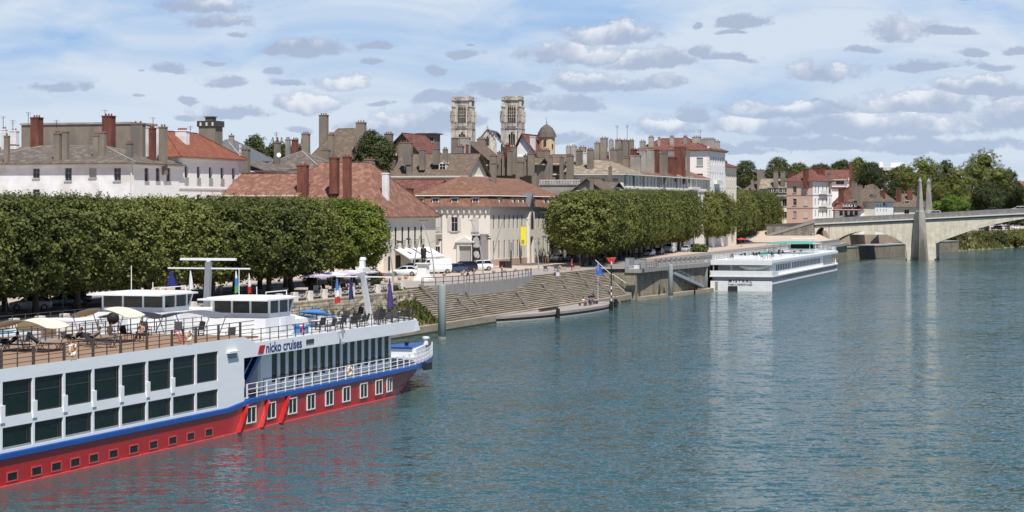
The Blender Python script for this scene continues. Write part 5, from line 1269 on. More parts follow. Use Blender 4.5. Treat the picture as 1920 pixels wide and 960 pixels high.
src = MB().box(0,1.3,-.1,.05,0,.75).build('balustrade', M['shutter_grey'], b2.t); src.rotation_euler = (0,0,R(90)); src.location = (8.5,2.1,19.3-4.4)
for i in range(1,5): sub(src,'balustrade',b2.t,(8.5,2.1+4.45*i,19.3-4.4),R(90))
b2.chim(342,240,272,24,347,'w',5,1.3)
s1 = house('wide windowless grey-brown rendered block behind the white house', 40, 245, 400, 232, 230, 10, 'flat', 'w_brown', 'w_grey', cat='building', name='rendered_block')
for px,yt,yb,w_ in ((69,216,284,19),(204,213,268,21)): s1.chim(px,yt,yb,w_,360,'b',3,1.6)
s1.antenna(53,210,232,402); s1.antenna(106,225,232,402); s1.antenna(197,206,216,361,1)
s0 = house('low house with plain brown roof at the far left skyline', -60, 44, 375, 287, 276, 12, 'gable_x', 'w_grey', 'r_grey', zb=4.3)
for px,yt,yb,w_,k in ((8,238,262,10,'w'),(27,241,262,15,'w'),(14,256,282,11,'t'),(27,267,282,14,'b')): s0.chim(px,yt,yb,w_,381,k,2)
s0.antenna(6,218,240,382,2); s0.antenna(24,225,240,382,4)
s2 = house('narrow house with dark red roof mostly hidden behind the chimneys left of the orange roof', 232, 322, 372, 292, 268, 14, 'hip', 'w_grey', 'r_red', zb=4.2)
for px,yt,yb,w_,k,Y in ((259,227,277,26,'t',335.5),(275,233,277,8,'w',337),(286,235,285,12,'b',334),(294,233,285,8,'w',337.5),(306,233,291,14,'t',334.5)): b1.chim(px,yt,yb,w_,Y,k,2 if w_ > 9 else 1,extra=3)
s2.antenna(287,220,240,360,1)
s3 = house('house with grey zinc roof and one huge banded chimney behind the orange roof', 352, 452, 398, 300, 262, 14, 'hip', 'w_brown', 'zinc', ridgeY=405)
c = s3.chim(395,227,283,37,402,'t',0,3.2)
x,y,z = s3.local(at(395,222,402)); MB().cbox(x,y,3.9,3.5,z-1.6,z-.5).build('chimney_crown', M['rail_dark'], c); MB().cbox(x,y,1.5,1.5,z-.5,z+.2).cbox(x,y,1.9,1.9,z+.2,z+.35).build('chimney_hood', M['gutter'], c)
for i in range(3): MB().cbox(x-1.2+1.2*i,y-1.77,.35,.06,z-1.4,z-.8).build('vent', M['trim'], c)
s3.chim(434,250,270,9,404,'g',1); s3.chim(371,255,265,6,404,'g',1); s3.antenna(357,236,246,396)
b3 = house('small brown-rendered house with a lean-to roof right of the orange-roofed house', 446, 493, 372, 319, 300, 9, 'shed', 'w_brown', 'r_grey')
b3.chim(459,275,302,19,371,'t',2)
b4 = house('white house with dark grey tiled hip roof in front of dark trees', 486, 598, 395, 317, 283, 13, 'hip', 'w_white', 'r_grey', hip=(6,7), winpx=[(501,322,334,.9),(524,325,336,1.3,'B')])
b4.chim(520,263,300,11,399,'t',2)
p = b4.local(at(523,291,396)); MB().lathe([(.05,0),(.35,.12),(.42,.25)],14).build('satellite_dish', M['white'], b4.t).location = p
bpy.data.objects['satellite_dish'].rotation_euler = (R(80),0,R(20))
for px,yt,yb,w_,k in ((540,257,270,9,'g'),(553,258,272,11,'b')): b4.chim(px,yt,yb,w_,407,k,2,extra=4)
b4.antenna(518,248,262,399)
s4 = house('very tall brown hip-roofed house with a big rendered chimney on the skyline', 572, 661, 440, 312, 241, 16, 'hip', 'w_brown', 'r_brown', hip=(4.0,2.6), ridge='x')
for px,yt,yb,w_,Y in ((607,212,244,17,449),(573.5,247,286,15,441),(621,248,292,11,440),(611,277,300,16,432)): s4.chim(px,yt,yb,w_,Y,'t',3,extra=3.5)
s4.chim(677,226,300,19,440,'t',3,extra=6)
# ---- rose-tiled corner house with awnings
def Hq(name, label, cat, s0_, t_right, L_, D_, *a, **k): return House(name, label, cat, Q(s0_, t_right+L_).xy, CR, L_, D_, *a, **k)
tw = [q_of(px,33.9)-80 for px in (730,742,754.7,766.4,778.4,790)]
b5 = Hq('corner_house','big house with steep rose-red tiled roof, tall windows and white shop awnings','house',80,33.9,24.5,25,13.9,22.7,'hip',M['w_cream'],M['r_pink'],hip=(9,7),ridge='x',ov=.7,wdepth=.12,
    rwins=[(a-.45,9.3,.9,2.9) for a in tw]+[(tw[0]-.6,5.3,1.2,2.3,'D'),(tw[1]-.2,5.3,2.6,2.4,'D'),(tw[4]-1.2,5.3,3,2.4,'D')], mat_frame='rail_dark')
b5w = Hq('house_wing','lower rose-red tiled wing running left from the corner house behind the trees','house',83,50,36,15,17.4,20.9,'gable_x',M['w_cream'],M['r_pink'])
for a,i in ((88,0),(92,1),(98,2)):
    b5.dormer(a-80, b5.L-1.4, 14.6, 1.2, 1.35, 'w_grey', False, True, M['r_pink'], 2.2)
mb = MB()
for px,yt,yb,w_,Y,k in ((568,305,332,21,352,'b'),(627,291,328,17,350,'b'),(651,289,358,15,345,'b'),(693,294,308,18,362,'t'),(723,320,364,12,350,'w')): (b5 if px > 600 else b5w).chim(px,yt,yb,w_,Y,k,2,extra=3)
src = MB().box(0,1.3,-.35,0,0,.04).tube([(0,-.33,.9),(1.3,-.33,.9)],.03).tube([(0,-.33,.5),(1.3,-.33,.5)],.02)
for i in range(6): src.tube([(.02+.25*i,-.33,0),(.02+.25*i,-.33,.9)],.015,4)
src = src.build('balcony', M['rail_dark'], b5.t); src.rotation_euler = (0,0,R(90)); src.location = (24.5,tw[0]-.65,9.2-4.4)
for a in tw[1:]: sub(src,'balcony',b5.t,(24.5,a-.65,9.2-4.4),R(90))
for a,w_,l in ((tw[1]-.6,7.2,'left'),(tw[4]-1.2,8.2,'right')):
    mb = MB(); mb.add([(24.5,a,8.8-4.4),(24.5,a+w_,8.8-4.4),(27.2,a+w_,7.3-4.4),(27.2,a,7.3-4.4),(27.2,a+w_,7.05-4.4),(27.2,a,7.05-4.4),(24.5,a,8.7-4.4),(24.5,a+w_,8.7-4.4)],[(0,3,2,1),(3,5,4,2),(6,7,4,5),(0,6,5,3),(1,2,4,7)]); aw = mb.build('awning', M['white'], b5.t)
    MB().add([(25.5,a+w_*.4,8.26-4.4),(25.5,a+w_*.4+.9,8.26-4.4),(26.2,a+w_*.4+.9,7.88-4.4),(26.2,a+w_*.4,7.88-4.4)],[(0,3,2,1)]).build('awning_emblem', M['rail_dark'], aw)
# ---- museum-like building: square front and long wing
FR = [q_of(px,28.5) for px in (926,936,946,955,963,970.5,979)]+[q_of(px,28.5) for px in (1003,1011,1019,1027,1036)]
wn = []
for i,s_ in enumerate(FR):
    a = s_-118
    wn += [(a-.45,11.6,.9,2.5,'n'),(a-.45,6.4,.9,3.2,'nB' if i in (4,) else 'n')]
pa = q_of(993,28.5)-118; wn += [(pa-1.1,5.3,2.2,4.6,'D')]
fx_ = lambda px, Y=380: (lambda k: (k*Q(118,28.5+14.6).y-Q(118,28.5+14.6).x)/(.9556+.294*k))((px-960)/FPX)
b6 = Hq('museum_building','ivory building with mansard roof, pedimented door and hanging banners facing the small square','building',118,28.5,14.6,47,15.3,17.6,'flat',M['w_ivory'],M['w_grey'],wdepth=.12,
    wins=[(fx_(819)-.75,11.2,1.5,2.5,'C'),(fx_(852)-.6,11.2,1.2,2.5,'S'),(fx_(891)-.6,11.2,1.2,2.5,'C'),(fx_(873)-1.1,5.3,2.2,3.4,'B'),(fx_(807)-.5,6.4,1.0,2.2),(fx_(820)-.5,6.4,1.0,2.2)], rwins=wn, mat_frame='shutter', cornice=False, wallr=M['w_ivory'])
mb = MB(); L6, D6 = b6.L, 47; e0 = 15.5-4.4; e1 = 17.5-4.4; r1 = 20.9-4.4
o_ = .7; i_ = .9
mb.add([(-o_,-o_,e0),(L6+o_,-o_,e0),(L6+o_,D6+o_,e0),(-o_,D6+o_,e0),(i_,i_,e1),(L6-i_,i_,e1),(L6-i_,D6-i_,e1),(i_,D6-i_,e1)],[(0,1,5,4),(1,2,6,5),(2,3,7,6),(3,0,4,7),(3,2,1,0)]); mb.build('mansard', M['r_terra'], b6.t)
mb = MB(); q_ = .35
mb.add([(q_,q_,e1),(L6-q_,q_,e1),(L6-q_,D6-q_,e1),(q_,D6-q_,e1),(L6/2,6,r1),(L6/2,D6-6,r1),(q_,q_,e1-.14),(L6-q_,q_,e1-.14),(L6-q_,D6-q_,e1-.14),(q_,D6-q_,e1-.14)],[(0,1,4),(1,2,5,4),(2,3,5),(3,0,4,5),(0,6,7,1),(1,7,8,2),(2,8,9,3),(3,9,6,0),(9,8,7,6)]); mb.build('upper_roof', M['r_terra'], b6.t)
MB().box(-.5,L6+.5,-.5,D6+.5,e0-.3,e0-.02).box(-.25,L6+.25,-.25,D6+.25,e0-.55,e0-.31).build('cornice', M['trim'], b6.t)
MB().tube([(.3,.3,e1-.1),(L6-.3,.3,e1-.1),(L6-.3,D6-.3,e1-.1)],.1,5).build('gutter', M['trim'], b6.t)
src = MB().box(-.12,.12,-.42,.02,e0-1.15,e0-.56).build('bracket', M['trim'], b6.t)
for i in range(1,15): sub(src,'bracket',b6.t,(i*1.0,0,0))
for px in (788,817,853,892): b6.dormer(fx_(px),-.15,15.65,1.25,1.35,'trim',False,False,M['zinc'],1.4)
for s_ in (124,132,135.5,138.5,141.5,144.5,152,155,158): b6.dormer(s_-118,L6+.15,15.65,1.2,1.35,'trim',False,True,M['r_terra'],1.4)
mb = MB(); a = pa-.6; mb.add([(L6+.75,a-1.9,e0-.1),(L6+.75,a+1.9,e0-.1),(L6+.75,a,e0+2.6),(L6-2,a-1.9,e0-.1),(L6-2,a+1.9,e0-.1),(L6-2,a,e0+2.6)],[(0,1,2),(0,2,5,3),(1,4,5,2)]); mb.build('roof_pediment', M['zinc'], b6.t)
MB().add([(L6+.78,a-1.1,e0+.1),(L6+.78,a+1.1,e0+.1),(L6+.78,a,e0+1.7)],[(0,1,2)]).build('pediment_opening', M['church_dark'], b6.t)
mb = MB(); mb.add([(fx_(873)-1.9,-.55,4.9),(fx_(873)+1.9,-.55,4.9),(fx_(873),-.55,5.9),(fx_(873)-1.9,0,4.9),(fx_(873)+1.9,0,4.9),(fx_(873),0,5.9)],[(0,1,2),(0,2,5,3),(1,4,5,2),(0,3,4,1)]); mb.box(fx_(873)-1.5,fx_(873)-1.12,-.3,0,.5,4.85); mb.box(fx_(873)+1.12,fx_(873)+1.5,-.3,0,.5,4.85); mb.box(fx_(873)-1.5,fx_(873)+1.5,-.32,0,4.3,4.88); mb.build('door_pediment', M['trim'], b6.t)
MB().box(fx_(873)-1.08,fx_(873)+1.08,.14,.17,.85,4.25).box(fx_(873)-.04,fx_(873)+.04,.08,.14,.85,4.25).box(fx_(873)-1.08,fx_(873)+1.08,.08,.14,3.0,3.1).build('door', M['shutter_grey'], b6.t)
mb = MB(); mb.box(fx_(807),fx_(829),-.9,0,6.3,6.5); mb.build('balcony_slab', M['trim'], b6.t)
mb = MB(); mb.box(fx_(807),fx_(829),-.88,-.84,7.45,7.5)
for i in range(12): mb.box(fx_(807)+.17*i,fx_(807)+.17*i+.03,-.88,-.85,6.5,7.45)
mb.build('balcony_rail', M['rail_dark'], b6.t)
MB().box(fx_(829)-.1,fx_(829)+.05,-.16,-.02,.8,e0-1.2).build('drainpipe', M['sill'], b6.t)
MB().box(L6-.02,L6+.06,.1,46.8,.3,1.9).build('plinth', M['w_salmon'], b6.t)
# arched portal of the wing
mb = MB(); n = 12; ao = [(pa+1.7*math.cos(math.pi*i/n), 9.0+2.2*math.sin(math.pi*i/n)*.9) for i in range(n+1)]; mb.extr([(pa+1.7,5.7)]+ao+[(pa-1.7,5.7)], L6+.01, L6+.5, 'x'); mb.build('portal_surround', M['w_ivory'], b6.t)
mb = MB(); ao = [(pa+.85*math.cos(math.pi*i/n), 8.4+1.9*math.sin(math.pi*i/n)) for i in range(n+1)]; mb.extr([(pa+.85,7.0)]+ao+[(pa-.85,7.0)], L6+.5, L6+.52, 'x'); mb.build('portal_window', M['church_dark'], b6.t)
MB().box(L6+.03,L6+.5,pa-1.7,pa-1.1,.6,5.7).box(L6+.03,L6+.5,pa+1.1,pa+1.7,.6,5.7).build('portal_pier', M['w_ivory'], b6.t)
b6.chim(926,305,340,9,398,'t',0,extra=3)
def banner(loc, rz, w_, h_, m, label, extra=None, z=0):
    t = thing('banner', label, 'banner', loc, rz); MB().box(-w_/2,w_/2,-.05,0,0,h_).build('cloth', m, t)
    if extra: extra(t)
    MB().tube([(-w_/2-.1,-.03,h_),(w_/2+.1,-.03,h_)],.04).build('hanging_rod', M['rail_dark'], t); return t
def pf(px, z, off=-.3): return Q(118,28.5+14.6).xy.to_3d() + Vector((.9556,-.294,0))*fx_(px) + QU*off + Vector((0,0,z))
def portrait(t):
    MB().lathe([(.02,0),(.62,.08),(.78,.9),(.6,1.6),(.02,1.95)],14).build('printed_face', M['photo_pale'], t); o = bpy.data.objects['printed_face']; o.scale = (.8,.04,1); o.location = (.0,-.07,2.5)
    mb = MB(); mb.ball((0,0,0),.62,10).ball((.35,0,-.3),.4,10).ball((-.3,0,.1),.4,10); o = mb.build('printed_hand', M['photo_pale'], t, True); o.scale = (.8,.04,1); o.location = (.05,-.06,1.35)
banner(pf(894,5.9), CR, 1.5, 4.6, M['poster_black'], 'black and white photographic banner right of the pedimented door', portrait)
banner(pf(908.5,5.9,-.12), CR, 1.45, 4.8, M['poster_grey'], 'plain grey-brown banner at the corner of the ivory building')
t = banner(Q(q_of(981.5,27.4),27.4,8.6), CR+R(20), .95, 3.4, M['yellow'], 'bright yellow hanging banner in front of the long wing')
for i in range(4): MB().box(-.38,.1+.1*(i%2),-.07,-.05,.25+.2*i,.33+.2*i).build('printed_line', M['rail_dark'], t)
# ---- houses behind
b7a = house('low house with rose-brown roof and brick chimney behind the ivory building', 728, 803, 395, 366, 337, 14, 'gable_x', 'w_cream', 'r_red'); b7a.chim(766,349,372,17,391,'b',2)
b7 = house('wide house with large plain brown roof and white dormer', 738, 874, 430, 329, 288, 14, 'gable_x', 'w_cream', 'r_brown', cornice=M['trim'])
b7.dormer(b7.local(at(825,320,432))[0],1.9,zof(320,432),1.5,1.5,'trim',True,False,M['trim'],2.5); b7.dormer(b7.local(at(752,322,432))[0],1.9,zof(322,432),1.3,1.1,'trim',True,False,M['trim'],2.5)
for px,yt,yb,w_,k in ((768,286,325,11,'t'),(792,277,300,11,'t'),(818,275,290,12,'t'),(835,276,290,9,'t'),(765,263,290,17,'t')): b7.chim(px,yt,yb,w_,434,k,2)
s5 = house('house with dark red gable roof on the skyline left of the square tower', 722, 786, 455, 288, 252, 13, 'gable_y', 'w_brown', 'r_red', ridge=4.0)
for px,yt,yb,w_ in ((729,247,275,16),(757,264,288,20)): s5.chim(px,yt,yb,w_,454,'t',3,extra=4)
s5.antenna(771,257,270,456)
s6 = house('square rendered tower with flat dark roof on the skyline', 784, 814, 472, 252, 250, 4, 'flat', 'w_brown', 'gutter', name='square_tower', cat='tower', winpx=[(809,257,266,.8)])
MB().box(-.5,s6.L+.5,-.5,4.5,s6.ze+.05,s6.ze+.3).build('roof_edge', M['gutter'], s6.t); s6.chim(791,257,282,10,470,'t',0); s6.chim(802,243,252,3,473,'w',0)
s7 = house('tall grey party-wall house with stacked chimneys beside the left church tower', 846, 886, 452, 312, 300, 9, 'flat', 'w_grey', 'w_grey')
for px,yt,yb,w_,k,Y in ((853,258,300,12,'t',455),(872,254,300,20,'g',456),(862,270,310,15,'t',450),(876,271,318,4,'b',449)): s7.chim(px,yt,yb,w_,Y,k,3 if w_ > 12 else 0,extra=4)
s8 = house('house with steep plain brown roof sloping down to the right of the grey party wall', 879, 921, 476, 308, 266, 10, 'shed', 'w_brown', 'r_brown')
s8.chim(903,257,285,17,486,'t',4,extra=6)
s9 = house('pale gabled house between the right church tower and the domed turret', 963, 1004, 484, 292, 253, 12, 'gable_y', 'w_old', 'r_red', ridge=2.0)
s9.chim(999,253,280,10,485,'w',2,extra=3)
dm = thing('domed_turret','ochre turret with dark ribbed dome and spike on the skyline','turret', at(1025,300,492).xy.to_3d()+Vector((0,0,20)), 0)
zz = zof(257,492)-20; MB().lathe([(1.85,-8),(1.85,zz)],14).build('turret_wall', M['w_ochre'], dm); MB().lathe([(2.3,zz),(2.2,zz+.15),(1.95,zz+1.0),(1.3,zz+2.1),(.4,zz+2.75),(.08,zz+3.0)],8).build('dome', M['dome'], dm); MB().lathe([(.05,zz+2.9),(.03,zz+4.5)],6).ball((0,0,zz+3.3),.14).build('spike', M['gutter'], dm)
MB().cbox(-.4,-1.85,.55,.2,zz-2,zz-.7).build('opening', M['church_dark'], dm); MB().cbox(1.3,-1.45,.3,.3,zz-2.4,zz-1.6).build('opening', M['church_dark'], dm)
s9b = house('brown house under the domed turret', 1004, 1052, 486, 306, 290, 8, 'gable_x', 'w_brown', 'r_brown')
for px,yt,yb,w_ in ((1014,278,312,13),(1025,278,312,12),(1033,290,312,6)): s9b.chim(px,yt,yb,w_,484,'t',3,extra=3)
s10 = house('small brown-roofed house wedged between the church towers and the mottled roof', 905, 1006, 478, 306, 296, 7, 'gable_x', 'w_brown', 'r_brown')
for px,yt,yb,w_,k in ((925,288,312,13,'t'),(939,282,312,13,'t'),(948,286,312,12,'t'),(956,279,312,9,'t'),(963,272,310,12,'t'),(952,268,285,8,'b'),(987,288,312,10,'t'),(996,284,312,12,'t'),(975,300,314,14,'t')): s10.chim(px,yt,yb,w_,475+(px%5),k,2,extra=2)
b8 = Hq('terrace_block','long classical terrace with mottled tiled roof and a shaded row of tall windows','building',226,32,36.5,91,23.0,25.9,'hip',M['w_ivory'],M['r_moss'],hip=(6,6),wdepth=.12,
    wins=[(36.5-5.5,20.0,1.3,1.9,'B'),(36.5-11.5,20.0,1.3,1.9,'B'),(36.5-2.4,20.0,1.2,1.9,'B')], rwins=[(1.6+3.42*i,20.3,1.25,2.3,'n') for i in range(26)]+[(1.6+3.42*i,15.6,1.25,2.9,'n') for i in range(26)], wallr=M['w_ivory'], ridge='x')
bpy.data.objects.remove(b8.roof_ob.children[0]); bpy.data.objects.remove(b8.roof_ob)
mb = MB(); L8 = 36.5; e8 = 23-4.4; r8 = 26.1-4.4
mb.add([(-.5,-.6,e8),(L8+.6,-.6,e8),(L8-7,7,r8),(-.5,7,r8),(-.5,14.6,e8),(L8-14,14.6,e8)],[(0,1,2,3),(3,2,5,4)]); mb.build('roof', M['r_moss'], b8.t)
for i,(a,b,m_) in enumerate(((0,18,'r_moss'),(18,34,'r_terra'),(34,52,'r_red'),(52,72,'r_moss'),(72,91,'r_terra'))):
    mb = MB(); x = L8; A0 = -.6 if i == 0 else a; mb.add([(x+.6,A0,e8),(x+.6,b,e8),(x-7,b,r8-.15*i),(x-7,max(a,7 if i == 0 else a),r8-.15*i if i else r8),(x-14,b,e8),(x-14,a,e8)],[(0,1,2,3),(3,2,4,5)]); mb.build('roof', M[m_], b8.t)
MB().box(L8-.01,L8+.8,-.7,91.2,e8-.32,e8-.05).box(-.3,L8+.8,-.8,0,e8-.32,e8-.05).build('cornice', M['trim'], b8.t); MB().box(L8+.01,L8+.25,0,91,15.2,15.6).build('string_course', M['trim'], b8.t); MB().box(L8,L8+1.0,66,76,15.61,16.3).build('planted_balcony', M['trim'], b8.t)
for yy in (1.0,9.6,18,34,52,72): MB().box(L8+.02,L8+.16,yy,yy+.14,0,e8-.35).build('drainpipe', M['gutter'], b8.t)
YB = lambda px: Q(q_of(px,36),36).y+4
for px,yt,yb,w_,k,Y in ((1053,291,316,7,'t',484),(1069,288,318,13,'t',484),(1086,279,312,12,'t',490),(1097,283,312,7,'w',491),(1107,277,316,12,'t',487),(1144,310,325,6,'t',480),
    (1151,277,313,14,'t',500),(1162,276,310,10,'t',506),(1174,292,316,12,'t',500),(1188,277,295,12,'b',508),(1192,291,318,20,'g',500),(1206,278,322,13,'g',506),(1220,277,322,14,'g',512),(1231,278,312,10,'b',520),(1244,284,326,15,'t',520),
    (1260,292,322,18,'b',532),(1275,273,326,22,'b',540),(1290,276,324,7,'t',546),(1247,280,290,10,'t',540)): b8.chim(px,yt,yb,w_,Y,k,min(4,max(1,int(w_/4))) if k != 'g' or w_ < 15 else 0,extra=2.5)
for px,yt,yb in ((1157,235,262),(1176,234,262),(1139,257,270)): b8.antenna(px,yt,yb,505)
s11 = house('distant brown house carrying a cluster of tall clay-potted chimneys', 1060, 1222, 545, 302, 284, 12, 'hip', 'w_brown', 'r_red')
for px,yt,yb,w_,k in ((1066,272,300,9,'g'),(1076,271,300,10,'g'),(1092,273,290,14,'t'),(1120,265,300,10,'t'),(1132,256,300,13,'t'),(1146,260,300,8,'g'),(1160,259,292,13,'t'),(1173,260,292,12,'t'),(1184,260,292,9,'t'),(1205,262,290,11,'g')): s11.chim(px,yt,yb,w_,549,k,2,extra=3)
b9 = Hq('tall_white_house','tall white corner house with dark red roof above the long terrace','house',317.2,32,19,20.5,30.6,34.0,'hip',M['w_white'],M['r_red'],hip=(4,8),ridge='x',
    wins=[(19-3.4,26.4,1.7,2.2,'B'),(19-3.4,22.2,1.7,2.2,'B'),(19-8.4,26.4,1.4,2.2),(19-.2-1.5+.2,30,.3,.1) if False else (19-8.4,22.2,1.4,2.2)], rwins=[(1.6+3.1*i,zz_,1.1,2.2,'n') for i in range(6) for zz_ in (26.8,22.6,18.6)], cornice=M['sill'])
mb = MB()
for i in range(18): mb.box(19.0-.55,19.03,-.04,.0,13+.8*i,13.5+.8*i); mb.box(19.0,19.04,0,.55,13+.8*i,13.5+.8*i)
mb.build('quoins', M['trim'], b9.t)
MB().box(19,19.9,6,13,17.3,17.5).box(19.8,19.88,6,13,17.5,18.4).build('balcony', M['trim'], b9.t)
for px,yt,yb,w_ in ((1221,254,300,10),(1236,257,272,5),(1260,254,270,8),(1285,254,270,8),(1306,254,268,17)): b9.chim(px,yt,yb,w_,577,'g',3)
b9.chim(1328,258,280,28,580,'g',8,1.2); b9.chim(1346,262,280,8,586,'g',1); b9.antenna(1313,243,256,580)
b10 = Hq('house','narrow cream house with small red roof attached right of the tall white house','house',338.2,32,12,15,26.6,29,'hip',M['w_cream'],M['r_red'],rwins=[(1.2+2.6*i,z_,.9,1.5,'n') for i in range(5) for z_ in (23.2,19.4)])
b10.chim(1361,300,318,5,608,'b',1,extra=3)
bb = house('grey building with a lattice parapet partly behind the front row', 1012, 1088, 446, 347, 346, 12, 'flat', 'w_grey', 'w_grey', cat='building', name='building')
mb = MB(); n = 26; 
for i in range(n): mb.box(bb.L*i/n,bb.L*i/n+.12,-.1,0,bb.ze+.3,bb.ze+.95)
mb.box(0,bb.L,-.12,.02,bb.ze+.95,bb.ze+1.1); mb.build('lattice_parapet', M['trim'], bb.t)
bc = house('small house with brown gabled roofs just above the second grove', 1078, 1128, 440, 356, 335, 9, 'gable_y', 'w_grey', 'r_brown', ridge=2.6); bc.chim(1110,328,350,8,440,'t',2)
bd = house('little lean-to house with dark eaves just above the second grove', 1120, 1146, 452, 350, 341, 7, 'gable_x', 'w_grey', 'r_brown')
# ---- houses near the bridge
R3_ = R(-34)
r0 = house('brown roofed house in front of the dark trees left of the ochre-roofed house', 1398, 1442, 760, 356, 336, 12, 'hip', 'w_grey', 'r_brown', zb=7)
for px,yt,yb,w_,k in ((1426,316,345,13,'t'),(1431,329,350,9,'t'),(1411,335,345,6,'t')): r0.chim(px,yt,yb,w_,760,k,1,extra=4)
r1 = house('cream house with ochre roof, slate attic and four white dormers', 1425, 1476, 738, 364, 335, 13, 'gable_x', 'w_cream', 'r_moss', zb=7, winpx=[(1448,373,387,1.5),(1460,373,387,1.5),(1471,373,387,1.5),(1448,397,409,1.5),(1460,397,409,1.5),(1471,397,409,1.5)])
MB().box(-.2,r1.L+.2,-.5,.6,r1.ze-.2,r1.ze+1.9).build('slate_attic', M['slate'], r1.t)
for px in (1439,1449.5,1460.5,1471): r1.dormer(r1.local(at(px,360,735))[0],-.62,zof(361,735),1.4,1.5,'white',False,False,M['slate'],1.0)
for px in (1455,1468): r1.chim(px,320,338,9,742,'t',2,extra=3)
r2 = house('pink corner house with dark red hip roof beside the bridge head', 1475, 1524, 700, 339, 318, 14, 'hip', 'w_pink', 'r_red', rot=R3_, zb=7, ridge='x', hip=(3.5,3.5), wallr=M['w_white'],
    winpx=[(1490,349,361.5,1.3),(1511,349,361.5,1.3,'C'),(1490,372.5,385,1.3),(1511,372.5,385,1.3,'C'),(1490,396,408,1.3,'B'),(1511,396,408,1.3,'C')],
    rwinpx=[(px,a,b,.8,'n') for px in (1529,1535,1543,1550,1556) for a,b in ((349,363),(372,386),(394,407))])
for z_ in (0,1): MB().box(-.05,r2.L+.05,-.09,0,zof(366.5+24*z_,700)-7,zof(365+24*z_,700)-7).box(r2.L,r2.L+.1,-.08,14,zof(366.5+24*z_,700)-7,zof(365+24*z_,700)-7).build('string_course', M['sill'], r2.t)
for z_ in (363,386): MB().box(r2.L,r2.L+.9,4,10,zof(z_+1.3,705)-7,zof(z_,705)-7).box(r2.L+.8,r2.L+.87,4,10,zof(z_,705)-7,zof(z_-5,705)-7).build('balcony', M['trim'], r2.t)
for px,yt,yb,w_,k,Y in ((1511,317,336,10,'b',701),(1485,321,336,8,'b',708),(1531,314,326,13,'b',708),(1541,313,324,10,'b',712),(1555,325,338,8,'t',710)): r2.chim(px,yt,yb,w_,Y,k,0,extra=3)
r3 = house('modern house with purple-red roof and white band behind the pink house', 1540, 1586, 790, 336, 318, 12, 'gable_x', 'w_white', 'r_red', zb=7, winpx=[(1575,339,345,3.0)])
MB().box(0,r3.L,-.4,.0,r3.ze-3.6,r3.ze-2.8).build('brick_band', M['r_red'], r3.t)
t = thing('tall_chimney','tall thin red brick chimney in front of the distant white building','chimney', at(1595.5,380,745).xy.to_3d()+Vector((0,0,7)), CR); MB().cbox(0,0,1.05,.9,0,zof(304,745)-7).build('brick_shaft', M['brick'], t); MB().cbox(0,0,1.2,1.05,zof(304,745)-7,zof(302.5,745)-7).build('chimney_cap', M['w_grey'], t)
r4 = house('small house with steep dark red roof and brick chimney next to the pink house', 1562, 1602, 722, 386, 350, 9, 'hip', 'w_cream', 'r_red', rot=R3_, zb=7); r4.chim(1577,352,368,9,722,'b',1); r4.chim(1585,350,362,14,728,'b',1)
r5 = house('low house with red lean-to roof and white window bays by the bridge parapet', 1566, 1612, 700, 392, 383, 6, 'gable_x', 'w_white', 'r_red', rot=R3_, zb=7, winpx=[(1577,395,404,1.2),(1586,395,404,1.2),(1596,395,404,1.2),(1605,395,404,1.2)])
for px in (1574,1582,1590,1602): r5.dormer(r5.local(at(px,384,700))[0],-.2,zof(388,700),.8,1.0,'white',True,False,M['r_red'],1.2)
r6 = house('cream house with large brown pyramid roof near the bridge', 1592, 1641, 700, 378, 345, 14, 'hip', 'w_cream', 'r_brown', rot=R3_, zb=7, hip=(4,4), ridge='x', wallr=M['w_white'], rwinpx=[(px,a,b,.7,'n') for px in (1645,1651,1657,1662) for a,b in ((383,389),(392,398))])
r6.dormer(r6.local(at(1621,375,698))[0],1.4,zof(376,699),1.5,1.4,'w_brown',True,False,M['r_brown'],2)
for px,yt,yb,w_,k,Y in ((1602,339,372,9,'t',705),(1612,345,368,9,'t',700),(1642,347,352,6,'t',706),(1655,355,368,8,'b',706)): r6.chim(px,yt,yb,w_,Y,k,1,extra=3)
for y_ in (1.5,5,8.5,12): r6.dormer(y_,r6.L-.6,zof(378,706),1.3,1.5,'white',True,True,M['slate'],1.5)
r7 = house('long low house with brown roof and one white dormer just left of the obelisk', 1655, 1735, 722, 388, 363, 13, 'hip', 'w_cream', 'r_brown', zb=7, hip=(5,5), winpx=[(1672,393,401,1.5),(1700,393,401,1.6)])
r7.dormer(r7.local(at(1699,385,723))[0],1.2,zof(386,723),1.7,1.6,'trim',False,False,M['trim'],2)
for px in (1685,1706): r7.chim(px,352,366,10,727,'b',2,extra=2.5)
r8 = house('distant white modern building behind the round trees', 1618, 1704, 1040, 314, 312, 14, 'flat', 'white', 'white', zb=7, cat='building', name='apartment_building'); 
MB().box(2,r8.L*.3,2,10,r8.ze+.3,r8.ze+1.6).box(r8.L*.6,r8.L*.9,2,10,r8.ze+.3,r8.ze+2.4).box(r8.L*.35,r8.L*.42,2,4,r8.ze+.3,r8.ze+2.8).build('roof_storey', M['white'], r8.t); MB().box(1,r8.L-1,-.1,0,r8.ze-2.4,r8.ze-1.4).build('window_band', M['win'], r8.t)
r9 = house('small pale house at the far right edge behind the trees', 1900, 1935, 1250, 352, 340, 12, 'gable_x', 'w_cream', 'r_terra', zb=7)
